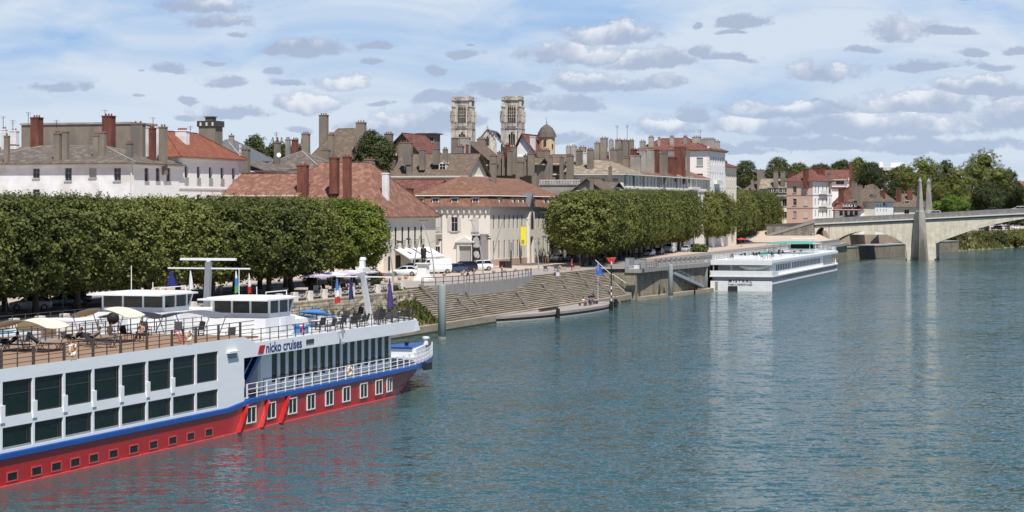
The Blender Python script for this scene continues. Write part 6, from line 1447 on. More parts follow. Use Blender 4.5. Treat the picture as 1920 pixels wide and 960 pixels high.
# ---- church
def tower(px0, px1, Y, ytop, label):
    w_ = (px1-px0)*Y/FPX; c = at((px0+px1)/2, HY, Y); t = thing('church_tower', label, 'tower', (c.x,c.y,5), R(-7), 'twin church towers'); z = lambda py: zof(py,Y)-5; h = w_/2
    b = w_*.36; D = w_
    zt = z(ytop+9)
    mb = MB(); mb.wallx(-h,h,0,zt,0,[(-w_*.21,w_*.21,z(229),z(198)),(-w_*.17,w_*.17,z(272),z(248))],.8); mb.wally(0,D,0,zt,h,[(D*.29,D*.71,z(229),z(198)),(D*.33,D*.67,z(272),z(248))],.8); mb.add([(-h,0,0),(-h,D,0),(-h,D,zt),(-h,0,zt),(h,D,0),(h,D,zt)],[(0,3,2,1),(1,2,5,4),(3,0,0+0,0)][:2]); mb.box(-h+.05,h-.05,.05,D-.05,zt-.3,zt); mb.build('shaft', M['church'], t)
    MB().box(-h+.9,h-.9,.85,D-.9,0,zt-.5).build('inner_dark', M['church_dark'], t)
    src = None
    for sx,yy in ((-1,0),(1,0),(1,D),(-1,D)):
        if src is None:
            m_ = MB(); q = w_*.15; m_.cbox(0,0,q*1.5,q*1.5,0,z(241)); m_.cbox(0,0,q*1.35,q*1.35,z(241),z(215)); m_.cbox(0,0,q*1.1,q*1.1,z(215),z(200)); m_.cbox(0,0,q*.9,q*.9,z(200),zt-.2)
            m_.cbox(q*-.9,0,q*.5,q*.7,z(229),z(208)); m_.cbox(q*.9,0,q*.5,q*.7,z(229),z(208)); m_.cbox(0,-q*.85,q*.6,q*.4,z(227),z(206))
            for zz in (241,229,215,200): m_.cbox(0,0,q*1.7,q*1.7,z(zz)-.1,z(zz)+.12)
            src = m_.build('buttress', M['church'], t); src.location = (sx*h*.93,yy+.05,0)
        else: sub(src,'buttress',t,(sx*h*.93,yy+(.05 if yy == 0 else -.05),0))
    m_ = MB()
    for zz in (241,237.5,229.5): m_.box(-h-.15,h+.15,-.15,D+.15,z(zz)-.12,z(zz)+.1) if zz == 241 else m_.box(-w_*.24,w_*.24,-.1,.05,z(zz)-.1,z(zz)+.08)
    m_.box(-h-.3,h+.3,-.3,D+.3,zt-.05,zt+.22); m_.build('string_courses', M['slate'], t)
    m_ = MB()
    for face in (0,1):
        def bx(a,b_,c_,d_,z0,z1):
            m_.box(a,b_,c_,d_,z0,z1) if face == 0 else m_.box(h-d_,h-c_,D/2+a,D/2+b_,z0,z1)
        for i in range(1,4): bx(-w_*.21+w_*.42*i/4-.06,-w_*.21+w_*.42*i/4+.06,.1,.3,z(229),z(198))
        for i in range(4):
            c0 = -w_*.21+w_*.42*(i+.5)/4
            bx(c0-.3,c0-.16,.1,.3,z(203),z(198.5)); bx(c0+.16,c0+.3,.1,.3,z(203),z(198.5)); bx(c0-.16,c0+.16,.1,.3,z(200.5),z(199))
        for zz in (208,214,220): bx(-w_*.21,w_*.21,.18,.28,z(zz)-.05,z(zz)+.05)
        for i in range(9): bx(-w_*.22+w_*.44*i/8-.05,-w_*.22+w_*.44*i/8+.05,-.06,.03,z(237),z(230))
        for i in (1,2): bx(-w_*.17+w_*.34*i/3-.05,-w_*.17+w_*.34*i/3+.05,.1,.3,z(272),z(248))
        bx(-w_*.17,-w_*.06,.05,.3,z(251.5),z(248)); bx(w_*.06,w_*.17,.05,.3,z(251.5),z(248))
    m_.build('tracery', M['church'], t)
    m_ = MB()
    for a,b_,c_,d_ in ((-h-.1,h+.1,-.1,.15),(-h-.1,h+.1,D-.15,D+.1),(-h-.1,-h+.15,.15,D-.15),(h-.15,h+.1,.15,D-.15)):
        m_.box(a,b_,c_,d_,z(ytop+2),z(ytop)); m_.box(a,b_,c_,d_,zt+.2,zt+.45)
    for cx in (-h,-h*.5,h*.5,h):
        for cy in (.02,D-.02): m_.cbox(cx,cy,.5,.3,zt+.2,z(ytop+1))
    for i in range(8):
        a = -h*.45+h*.9*i/7
        m_.beam((a-.3,.02,zt+.4),(a+.3,.02,z(ytop+2)),.12); m_.beam((a+.3,.04,zt+.4),(a-.3,.04,z(ytop+2)),.12)
    m_.build('parapet', M['church'], t); return t
tower(848.5, 883.5, 620, 181, 'left one of the twin carved stone church towers'); tower(942, 977, 620, 180, 'right one of the twin carved stone church towers')
ch = thing('church_gable','white stone church gable with pointed window and crocketed dark roof between the twin towers','church', (at(914,HY,612).x,612,5), R(-7)); z = lambda py: zof(py,612)-5
MB().add([(-2.0,0,0),(2.4,0,0),(2.4,0,z(262)),(0,0,z(243)),(-2.4,0,z(264)),(-2.4,0,0)],[(0,1,2,3,4,5)]).box(-2.4,2.4,.02,1,0,z(266)).build('gable_wall', M['church'], ch)
MB().extr([(-.45,z(273)),(.45,z(273)),(.45,z(260)),(0,z(254)),(-.45,z(260))],-.08,-.02,'y').build('pointed_window', M['church_dark'], ch)
MB().add([(0,-.3,z(241.5)),(5.4,-.3,z(281)),(5.4,22,z(281)),(0,22,z(241.5)),(-2.8,-.3,z(264)),(-2.8,22,z(264))],[(0,1,2,3),(0,3,5,4)]).build('nave_roof', M['slate'], ch)
mb = MB()
for i in range(8): mb.cbox(.2+.62*i,-.3,.22,.22,z(243+4.6*i),z(243+4.6*i)+.5)
for i in range(5): mb.cbox(-.4-.5*i,-.3,.22,.22,z(245+4.2*i),z(245+4.2*i)+.5)
mb.cbox(0,-.3,.25,.25,z(242),z(236)); mb.cbox(0,-.3,.7,.2,z(239),z(238)); mb.build('crockets', M['church'], ch)
# ================================================================== trees
def crown_mesh(name, m, lobes, n_cl, per, leaf, seed, spread=.55, spikes=0, core=True, power=2.0, core_r=(.42,.62)):
    """lobes: (cx,cy,cz,rx,ry,rz); leaf clumps scattered over their surface, many small leaf faces per clump"""
    r = random.Random(seed); mb = MB(); wts = [l[3]*l[5]+l[4]*l[5] for l in lobes]; vs = mb.v; fs = mb.f
    def inside(p, k):
        for j,l in enumerate(lobes):
            if j != k and abs((p[0]-l[0])/l[3])**power+abs((p[1]-l[1])/l[4])**power+abs((p[2]-l[2])/l[5])**power < .62: return True
        return False
    for c in range(n_cl):
        k = r.choices(range(len(lobes)), wts)[0]; l = lobes[k]
        while True:
            d = Vector((r.gauss(0,1),r.gauss(0,1),r.gauss(0,1)))
            if d.length > .1: break
        d.normalize(); q = (abs(d.x)**power+abs(d.y)**power+abs(d.z)**power)**(1/power); rad = r.uniform(.68,1.05)**.8 + .05*math.sin(7*d.x+3*seed)*math.sin(6*d.z)
        ctr = Vector((l[0]+d.x/q*l[3]*rad, l[1]+d.y/q*l[4]*rad, l[2]+d.z/q*l[5]*rad))
        if inside(ctr, k): continue
        cs = spread*r.uniform(.6,1.3)
        for _ in range(per):
            p = ctr+Vector((r.gauss(0,cs),r.gauss(0,cs),r.gauss(0,cs*.75)))
            a = Vector((r.uniform(-1,1),r.uniform(-1,1),r.uniform(-.6,.6))).normalized(); n = (d*.7+Vector((r.uniform(-1,1),r.uniform(-1,1),r.uniform(-.2,1.2)))).normalized()
            a = (a-n*a.dot(n)).normalized(); b_ = n.cross(a); sz = leaf*r.uniform(.6,1.25); b0 = len(vs)
            vs += [tuple(p-a*sz-b_*sz*.25), tuple(p+b_*sz*-.62), tuple(p+a*sz), tuple(p+b_*sz*.62)]
            fs.append((b0,b0+1,b0+2,b0+3)); mb.m.append(0)
    for _ in range(spikes):
        l = r.choice(lobes); x = l[0]+r.uniform(-.8,.8)*l[3]; y = l[1]+r.uniform(-.8,.8)*l[4]; z = l[2]+l[5]*.9; h = r.uniform(.4,1.5)
        for i in range(int(4+h*5)):
            p = Vector((x+r.gauss(0,.1),y+r.gauss(0,.1),z+h*i/(4+h*5))); sz = leaf*r.uniform(.4,.8); a = Vector((r.uniform(-1,1),r.uniform(-1,1),r.uniform(0,1))).normalized(); b_ = a.cross(Vector((0,1,.3))).normalized(); b0 = len(vs)
            vs += [tuple(p-a*sz), tuple(p-b_*sz*.5), tuple(p+a*sz), tuple(p+b_*sz*.5)]; fs.append((b0,b0+1,b0+2,b0+3)); mb.m.append(0)
    if core:
        for l in lobes:
            b0 = len(vs); N1, N2 = 8, 12
            for i in range(N1+1):
                th = math.pi*i/N1
                for j in range(N2):
                    ph = 2*math.pi*j/N2; d = Vector((math.sin(th)*math.cos(ph),math.sin(th)*math.sin(ph),math.cos(th)+1e-4)); q = (abs(d.x)**power+abs(d.y)**power+abs(d.z)**power)**(1/power); rr = r.uniform(*core_r)/q
                    vs.append((l[0]+d.x*l[3]*rr,l[1]+d.y*l[4]*rr,l[2]+d.z*l[5]*rr))
            for i in range(N1):
                for j in range(N2): fs.append((b0+i*N2+j,b0+(i+1)*N2+j,b0+(i+1)*N2+(j+1)%N2,b0+i*N2+(j+1)%N2)); mb.m.append(0)
    return mb.mesh(name, m)
def trunk_mesh(h, r0, seed, limbs=5, top=None):
    r = random.Random(seed); mb = MB(); top = top or h*1.9
    mb.tube([(0,0,-.2),(0,0,.3),(r.uniform(-.1,.1),r.uniform(-.1,.1),h*.6),(r.uniform(-.15,.15),r.uniform(-.15,.15),h)], [r0*1.3,r0,r0*.85,r0*.75], 9)
    for i in range(limbs):
        a = 2*math.pi*i/limbs+r.uniform(-.4,.4); R_ = r.uniform(1.4,2.4)
        mb.tube([(0,0,h*.85),(math.cos(a)*R_*.4,math.sin(a)*R_*.4,h*1.25),(math.cos(a)*R_,math.sin(a)*R_,top)], [r0*.55,r0*.4,r0*.15], 6)
    return mb.mesh('trunk', M['bark'])
def tree_obj(name, label, cat, group, cm, tm):
    t = thing(name, label, cat, (0,0,0), 0, group)
    for nm, me in (('crown',cm),('trunk',tm)): o = bpy.data.objects.new(nm, me); COL.objects.link(o); o.parent = t
    return t
def place_tree(src, first, loc, rz, sc, label, group=None):
    if first: src.location = loc; src.rotation_euler = (0,0,rz); src.scale = sc; src['label'] = label; 
    else: src = dup(src, loc, rz, label, group, sc)
    return src
box_lobes = lambda r,s: [(0,0,6.65,4.15+r.uniform(-.2,.2),4.15+r.uniform(-.2,.2),4.25),(r.uniform(-.8,.8),r.uniform(-.8,.8),6.8,3.7,3.7,4.4)]
variants = []
for i in range(4):
    r = random.Random(40+i); cm = crown_mesh('crown', M['leaf'], box_lobes(r,i), 820, 44, .185, 40+i, .34, 120, True, 3.1, (.56,.72))
    variants.append(tree_obj('plane_tree','clipped plane tree','tree','clipped plane trees in the near grove', cm, trunk_mesh(2.7,.34,i)))
cmb = crown_mesh('crown', M['leaf_bright'], box_lobes(random.Random(77),9), 820, 44, .185, 77, .34, 100, True, 3.0, (.56,.72))
vb = tree_obj('plane_tree','brighter green clipped plane tree','tree','clipped plane trees in the near grove', cmb, trunk_mesh(2.7,.34,7))
used = [True]*4; rnd = random.Random(21); QR_ = QR
rowpos = [('A',14.6,[-2.4-7.6*i for i in range(13)]),('B',22.2,[36.5-7.7*i for i in range(17)]),('C',41.0,[30-7.7*i for i in range(16)])]
names_ = {'A':'river-side row','B':'second row','C':'rear row'}
for rn,t_,ss in rowpos:
    for i,s_ in enumerate(ss):
        p = Q(s_+rnd.uniform(-.3,.3),t_+rnd.uniform(-.3,.3),PZ); k = rnd.randrange(4); zs = rnd.uniform(.93,.975)
        col = 'bright green clipped plane tree' if (rn == 'B' and i < 2) else 'clipped plane tree'
        pos = 'at its upstream end' if i == 0 else f'{i} from its upstream end'
        lb = f'{col} in the near grove, {names_[rn]}, {pos}'
        if rn == 'B' and i < 2: place_tree(vb, i == 0, p, QR_+R(90)*rnd.randrange(4), (1.02,1.02,zs), lb, 'clipped plane trees in the near grove')
        else:
            place_tree(variants[k], used[k], p, QR_+R(90)*rnd.randrange(4), (rnd.uniform(.97,1.05),rnd.uniform(.97,1.05),zs), lb, 'clipped plane trees in the near grove'); used[k] = False
def line_pts(a, b, n): return [(a[0]+(b[0]-a[0])*i/(n-1), a[1]+(b[1]-a[1])*i/(n-1)) for i in range(n)]
g2 = [('riverside row', line_pts((12.2,376),(43.5,545),19), 0), ('landward row', line_pts((11.6,402),(38.8,553),17), 0), ('riverside row', line_pts((50.5,566),(86.5,738),17), 1), ('landward row', line_pts((46.5,580),(80,742),15), 1)]
for rn, pts, far in g2:
    for i,(x,y) in enumerate(pts):
        k = rnd.randrange(4); H_ = (15+35*y/FPX-PZ+rnd.uniform(-.25,.25))/11.75; w_ = 1.2 if (i == 0 and not far) else rnd.uniform(.98,1.06)
        lb = f"clipped plane tree, {'far' if far else 'middle'} grove's {rn}, " + ('nearest of the row' if i == 0 else 'farthest of the row' if i == len(pts)-1 else f'with {i} nearer ones before it')
        place_tree(variants[k], False, (x+rnd.uniform(-.3,.3),y,PZ-.02+(max(0,y-560)/80*.0)), QR+R(90)*rnd.randrange(4), (w_,w_,H_), lb, 'clipped plane trees in the far groves')
# free-growing trees
def free_tree(name, label, px, yt, yb, wpx, Y, m, seed, group=None, shape='round', leaf=None, zb=6.5):
    w_ = wpx*Y/FPX/2; zt = zof(yt,Y)-zb; zl = max(1.0, zof(yb,Y)-zb); r = random.Random(seed); c = at(px,HY,Y); h = (zt-zl)/2
    lobes = [(0,0,zl+h,w_*.72,w_*.72,h*.93)]
    nl = 7 if shape == 'round' else 5
    for i in range(nl):
        a = 2*math.pi*i/nl+r.uniform(-.3,.3); u = r.uniform(-.55,.5); rr = w_*r.uniform(.36,.5); q = w_*.56*(1-.35*max(0,u)); lobes.append((math.cos(a)*q,math.sin(a)*q,zl+h+u*h*.9,rr,rr,min(h*.55,rr*r.uniform(.8,1.1))))
    lobes.append((r.uniform(-.2,.2)*w_,0,zt-h*.35,w_*.45,w_*.45,h*.36))
    lf = leaf or max(.35,Y/FPX*2.0*.95); area = w_*h*12; cl = int(min(1100,max(160,area/ (lf*lf*1.9))))
    cm = crown_mesh('crown', m, lobes, cl, 22, lf*.55, seed, lf*1.0, 0)
    t = tree_obj(name, label, 'tree', group, cm, trunk_mesh(max(1.5,zl+h*.3),max(.25,w_*.06),seed,4,zl+h)); t.location = (c.x,c.y,zb); return t
FT = [('conifer-dark tree behind the grey-tiled white house, left one',478,254,305,46,440,'leaf_dark'),('dark tree behind the grey-tiled white house, middle one',520,266,306,50,446,'leaf_dark'),('dark low tree behind the grey-tiled white house, right one',557,272,306,42,452,'leaf_dark'),
 ('tall dense green tree rising behind the rose-red roof',700,247,345,90,408,'leaf_dark'),
 ('rounded tree on the skyline just right of the cream house',1401,301,360,56,850,'leaf_dark'),('skyline tree with lumpy top above the ochre-roofed house',1457,295,350,58,870,'leaf_dark'),('low skyline tree left of the pink house roof',1500,306,350,50,880,'leaf'),
 ('low skyline tree behind the pink house roof',1540,306,350,56,900,'leaf_dark'),('skyline tree between the pink house and the tall thin chimney',1578,300,350,44,900,'leaf_dark'),
 ('skyline tree just left of the distant white building',1612,296,350,46,930,'leaf'),('round dark tree in front of the distant white building',1634,304,362,66,815,'leaf_dark'),('broad tree right of the distant white building',1690,308,372,62,820,'leaf'),
 ('tall tree directly left of the obelisks',1728,293,385,84,850,'leaf'),('tree behind the obelisk tips',1770,300,390,66,870,'leaf_dark'),
 ('largest domed tree near the right edge of the photo',1848,279,395,112,880,'leaf'),('wide tree at the left shoulder of the largest domed tree',1797,312,400,76,860,'leaf'),('tree in front of the largest domed tree above the bridge parapet',1850,335,402,70,845,'leaf_dark'),
 ('darker tree at the right shoulder of the largest domed tree',1892,318,400,60,900,'leaf_dark'),('low tree at the far right edge above the bridge',1925,354,402,50,905,'leaf'),
 ('bright lime-green small tree beside the obelisks',1790,366,400,62,790,'leaf_lime'),('small lime-green bush left of the lime-green tree',1758,378,402,34,792,'leaf_lime'),('green tree behind the low brown-roofed house',1672,340,392,52,800,'leaf_dark')]
for i,(l,px,yt,yb,w_,Y,m) in enumerate(FT): free_tree('deciduous_tree' if 'bush' not in l else 'bush', l, px, yt, yb, w_, Y, M[m], 200+i, 'free-growing trees on the skyline')
# far wood closing the horizon
r = random.Random(5); mb = MB(); lobes = []
for i in range(46):
    px = 1340+14*i; Y = 1150+r.uniform(-60,120); c = at(px,HY,Y); hh = r.uniform(17,25)*(1 if px < 1900 else .8); lobes.append((c.x,c.y,5+hh*.5,9,9,hh*.5))
me = crown_mesh('far_wood', M['leaf_dark'], lobes, 2600, 9, 1.0, 6, 1.3, 0); o = bpy.data.objects.new('far_wood', me); COL.objects.link(o); tag(o,'distant wood behind the houses and the bridge',kind='stuff')
# bushes on the far bank and around the groves
BU_ = [('round green bush at the water right of the bridge pier arch',1800,441,466,30,812),('tall olive bush on the far bank under the bridge arch',1838,433,466,40,838),('green bush on the far bank, second from the right edge',1872,434,466,36,856),('tall green bush on the far bank at the right edge',1906,430,464,44,870),('dry bush low on the far bank next to the stone ledge',1772,446,470,26,800),('pale low bush at the water edge near the right edge',1925,446,465,34,868)]
for i,(l,px,yt,yb,w_,Y) in enumerate(BU_): free_tree('bush', l, px, yt, yb, w_, Y, M['leaf'] if i%2 else M['leaf_dark'], 300+i, 'bushes on the far bank', zb=0 if True else 0, leaf=.5)
def farp(r):
    i = r.randrange(3); a = ((139,740),(157,778),(205,878),(300,1090))[i]; b = ((139,740),(157,778),(205,878),(300,1090))[i+1]; u = r.random(); o_ = r.uniform(.5,9); x = a[0]+(b[0]-a[0])*u-.88*o_; y = a[1]+(b[1]-a[1])*u+.47*o_
    return Vector((x,y,-.3+min(o_,3)*.85+max(0,o_-3)*.6)), r.uniform(.6,1.3)
tufts('far_bank_scrub', 2600, farp, M['scrub'], 1.1, 8, 'dry scrub and grass covering the far bank')
for i,(l,px,py,w_,h_,Y) in enumerate((('low rounded ornamental grass bed beside the far end of the middle grove',1312,474,28,1.6,505),('low green shrub between the trunks of the middle grove, left',1138,486,26,1.8,440),('low green shrub between the trunks of the middle grove, right',1158,480,30,1.8,462))):
    c = at(px,HY,Y); me = crown_mesh('foliage', M['hedge'], [(0,0,.8,w_*Y/FPX/2,1.5,h_*.6)], 130, 12, .28, 400+i, .25); o = bpy.data.objects.new('shrub', me); COL.objects.link(o); o.location = (c.x,c.y,PZ); tag(o,l,'shrub','low shrubs in the groves')
# ================================================================== street furniture, vehicles, people
def gnd(px, py, z=PZ):
    Y = (CAMH-z)*FPX/(py-HY); return Vector(((px-960)/FPX*Y, Y, z))
def on_steps(px, py):
    best = None
    for i in range(140):
        t = 1.7+5.2*i/140; s = q_of(px,t); z = ZL+(t-1.7)/5*(PZ-ZL); p = Q(s,t,z); y = HY+(CAMH-z)*FPX/p.y
        if best is None or abs(y-py) < best[0]: best = (abs(y-py), s, t, z)
    return best[1:]
# wavy loungers lying on the steps
lp = [(0,.62),(.18,.60),(.45,.18),(.75,-.25),(1.05,-.48),(1.35,-.60),(1.6,-.85),(1.95,-1.35)]
def step_lounger(label):
    t = thing('wave_lounger', label, 'lounger', (0,0,0), 0, 'dark wavy loungers on the steps'); mb = MB(); pts = smooth(lp,3); vs = []
    for y,z in pts: vs += [(-.48,-y,z),(.48,-y,z),(.48,-y,z-.16),(-.48,-y,z-.16)]
    mb.add(vs,[(i*4+j,(i+1)*4+j,(i+1)*4+(j+1)%4,i*4+(j+1)%4) for i in range(len(pts)-1) for j in range(4)]+[(3,2,1,0),tuple(4*(len(pts)-1)+j for j in range(4))]); mb.build('slatted_shell', M['wood'], t)
    MB().box(-.2,.2,-.40,-.32,-.9,.28).box(-.2,.2,-1.45,-1.37,-1.7,-.72).build('support', M['rail_dark'], t); return t
sl = step_lounger('x'); first = True
SLL = [(794,548,'two-tone dark lounger at the top left corner of the steps'),(803,556,'dark lounger just below the one at the top left corner of the steps'),(866,571,'dark lounger low on the steps right of the tall pile'),(881,560,'dark lounger below the left end of the terrace wall'),
 (976,560,'dark lounger below the right half of the terrace wall'),(987,576,'lowest dark lounger, just above the left end of the pontoon'),(1047,522,'dark lounger high on the steps under the wooden planters, left one'),(1089,521,'dark lounger high on the steps under the wooden planters, right one'),
 (1024,544,'dark lounger in the middle of the steps left of the thin flag mast'),(1064,545,'dark lounger in the middle of the steps behind the pontoon bench'),(1106,542,'dark lounger in the middle of the steps left of the striped pole'),(1127,537,'dark lounger right of the striped pole'),
 (1148,556,'dark lounger near the right end of the steps'),(1119,562,'dark lounger just behind the right end of the pontoon')]
for px,py,l in SLL:
    s,t,z = on_steps(px,py); p = Q(s,min(t+.6,6.4),z+.35)
    if first: sl.location = p; sl.rotation_euler = (0,0,QR); sl['label'] = l; first = False
    else: dup(sl, p, QR, l)
for px,py,l in ((1023,507,'dark wavy lounger on the quay above the steps, left of a pair'),(1043,506,'dark wavy lounger on the quay above the steps, right of a pair')):
    p = gnd(px,py+1); dup(L0, p, QR+R(200), l, 'dark loungers on the quay')
def crate(px,py,l):
    p = gnd(px,py); t = thing('wooden_planter', l, 'planter', p, QR+R(20), 'wooden planters'); MB().box(-.6,.6,-.5,.5,0,.55).build('box', M['wood_pale'], t); MB().box(-.62,.62,-.52,-.5,.18,.22).box(-.62,.62,-.52,-.5,.36,.4).build('slats', M['wood'], t)
crate(1056,507,'pale wooden box planter right of the quay loungers'); crate(1082,505,'pale wooden box planter beside the person in red')
# pontoon
pn = thing('pontoon','pale grey lens-shaped floating landing stage at the foot of the steps','pontoon', Q(0,0), QR)
po_ = smooth([(33,1.3),(37,-.4),(44,-2.2),(54,-3.8),(64,-4.4),(74,-4.2),(81,-3.0),(83.5,-1.4),(82,.4)],3); po_ += [(60,.75),(45,.8)]
MB().prism(po_[::-1],-.6,.16).build('hull_band', M['kerb'], pn); MB().prism([(a,b+.02) for a,b in po_[::-1]],.16,.5).build('fender_band', M['black'], pn); MB().prism([(a,b) for a,b in po_[::-1]],.501,.86).build('deck', M['paving'], pn)
def bench(label, loc, rz, L_, group='benches on the pontoon'):
    t = thing('bench', label, 'bench', loc, rz, group); MB().box(-L_/2,L_/2,-.22,.22,.42,.48).build('seat', M['wood'], t); n = max(2,int(L_/.9)); src = MB().box(-.05,.05,-.18,.18,0,.42).build('leg', M['wood'], t); src.location = (-L_/2+.15,0,0)
    for i in range(1,n): sub(src,'leg',t,(-L_/2+.15+(L_-.3)*i/(n-1),0,0))
    return t
bench('long dark bench near the left half of the pontoon', Q(52,-1.2,.86), QR, 9.0); bench('short dark bench right of the people on the pontoon', Q(74.5,-2.0,.86), QR, 1.8); bench('small dark bench between the people and the striped pole', Q(71.5,-1.6,.86), QR+R(60), 1.6)
def marker(label, s, t, h, kind):
    o = thing('mooring_post' if kind != 'sign' else 'channel_sign', label, 'post' if kind != 'sign' else 'sign', Q(s,t,0), QR)
    MB().lathe([(.28,-1),(.28,1.25),(.2,1.35)],12).build('black_base', M['black'], o)
    if kind == 'sign':
        n = 12
        for i in range(n): MB().lathe([(.09,1.3+(h-1.3)*i/n),(.09,1.3+(h-1.3)*(i+1)/n)],8).build('pole_band', M['black'] if i%2 or i > 5 else M['white'], o)
        x = Vector((0,0,0)); q = MB(); q.add([(-.0,-.1,h+.0),(.75,-.1,h+1.15),(0,-.1,h+1.15),(0,-.07,h),(.75,-.07,h+1.15),(0,-.07,h+1.15)],[(0,1,2),(5,4,3)]); q.build('white_half', M['white'], o)
        q = MB(); q.add([(-.0,-.1,h+.0),(-.75,-.1,h+1.15),(0,-.1,h+1.15),(0,-.07,h),(-.75,-.07,h+1.15),(0,-.07,h+1.15)],[(2,1,0),(3,4,5)]); q.build('red_half', M['sign_red'], o)
        for c in o.children:
            if 'half' in c.name: c.rotation_euler = (0,0,R(-80))
        q = MB(); q.add([(.3,-.12,h+.25),(.72,-.12,h+1.13),(-.35,-.12,h+1.13)],[(0,1,2)]); c = q.build('red_face', M['sign_red'], o); c.rotation_euler = (0,0,R(-80))
    else: MB().lathe([(.05,1.3),(.04,h)],6).build('pole', M['metal'], o)
    return o
marker('black and white striped pole carrying a red and white triangular sign', 74,-4.55, 6.7, 'sign')
marker('thin tall mast with black foot at the middle of the pontoon edge', 48.5,-3.55, 7.0, 'p'); marker('short post with black foot at the right end of the pontoon', 82.7,-3.0, 2.6, 'p'); 
M['eu'] = mat('blue_flag', (.06,.14,.50), rough=.9)
fp = flag(Q(81.5,-.6,6.9), [M['eu']], 1.9, 1.3, 'pale blue flag on a thin pole beside the red and white triangular sign', pole=6.2); flag(Q(48.5,-3.5,7.0), [M['cl_grey'],M['cl_white']], 1.2, .7, 'small grey and white flag at the top of the thin mast on the pontoon')
# statue
sp_ = gnd(794,526); t = thing('statue_pedestal','white stone statue pedestal standing on the square','pedestal', sp_, CR)
MB().cbox(0,0,2.3,2.3,0,.28).cbox(0,0,2.0,2.0,.28,.55).cbox(0,0,1.65,1.65,.55,.8,0,.1).cbox(0,0,1.35,1.35,.8,2.15,0,.05).cbox(0,0,1.6,1.6,2.15,2.3).cbox(0,0,1.8,1.8,2.3,2.45).build('plinth', M['w_white'], t)
# ---------------------------------------------------------------- people
def skin_mesh(verts, edges, rad, sub=1, root=0):
    me = bpy.data.meshes.new('t'); me.from_pydata(verts, edges, []); o = bpy.data.objects.new('t', me); COL.objects.link(o)
    md = o.modifiers.new('s','SKIN'); md.use_smooth_shade = True
    for i,v in enumerate(me.skin_vertices[0].data): v.radius = (rad[i],rad[i]*.85 if rad[i] > .1 else rad[i]); v.use_root = (i == root)
    if sub: s_ = o.modifiers.new('u','SUBSURF'); s_.levels = sub; s_.render_levels = sub
    dg = bpy.context.evaluated_depsgraph_get(); m2 = bpy.data.meshes.new_from_object(o.evaluated_get(dg)); bpy.data.objects.remove(o)
    vs = [tuple(v.co) for v in m2.vertices]; fs = [tuple(p.vertices) for p in m2.polygons]; bpy.data.meshes.remove(m2); return vs, fs
POSE = {
 'stand': dict(pel=(0,0,.94),che=(0,0,1.27),nec=(0,.01,1.47),hed=(0,-.02,1.62),sh=(.185,0,1.40),el=(.25,.03,1.12),wr=(.24,-.10,.90),hip=(.09,0,.90),kn=(.10,-.02,.50),an=(.10,.03,.09),toe=(.12,-.15,.04)),
 'lean': dict(pel=(0,.05,.93),che=(0,-.05,1.24),nec=(0,-.12,1.43),hed=(0,-.17,1.57),sh=(.185,-.10,1.36),el=(.24,-.28,1.12),wr=(.12,-.46,1.08),hip=(.09,.05,.89),kn=(.10,.03,.49),an=(.11,.08,.09),toe=(.13,-.10,.04)),
 'sit': dict(pel=(0,0,.52),che=(0,.03,.84),nec=(0,.02,1.04),hed=(0,-.01,1.19),sh=(.185,.02,.97),el=(.24,-.05,.72),wr=(.17,-.28,.66),hip=(.09,-.03,.50),kn=(.13,-.43,.50),an=(.13,-.42,.09),toe=(.14,-.58,.04)),
 'recline': dict(pel=(0,0,.48),che=(0,.24,.68),nec=(0,.38,.84),hed=(0,.42,.99),sh=(.185,.34,.78),el=(.27,.16,.58),wr=(.2,-.08,.56),hip=(.09,-.04,.47),kn=(.12,-.45,.66),an=(.12,-.80,.46),toe=(.13,-.90,.56))}
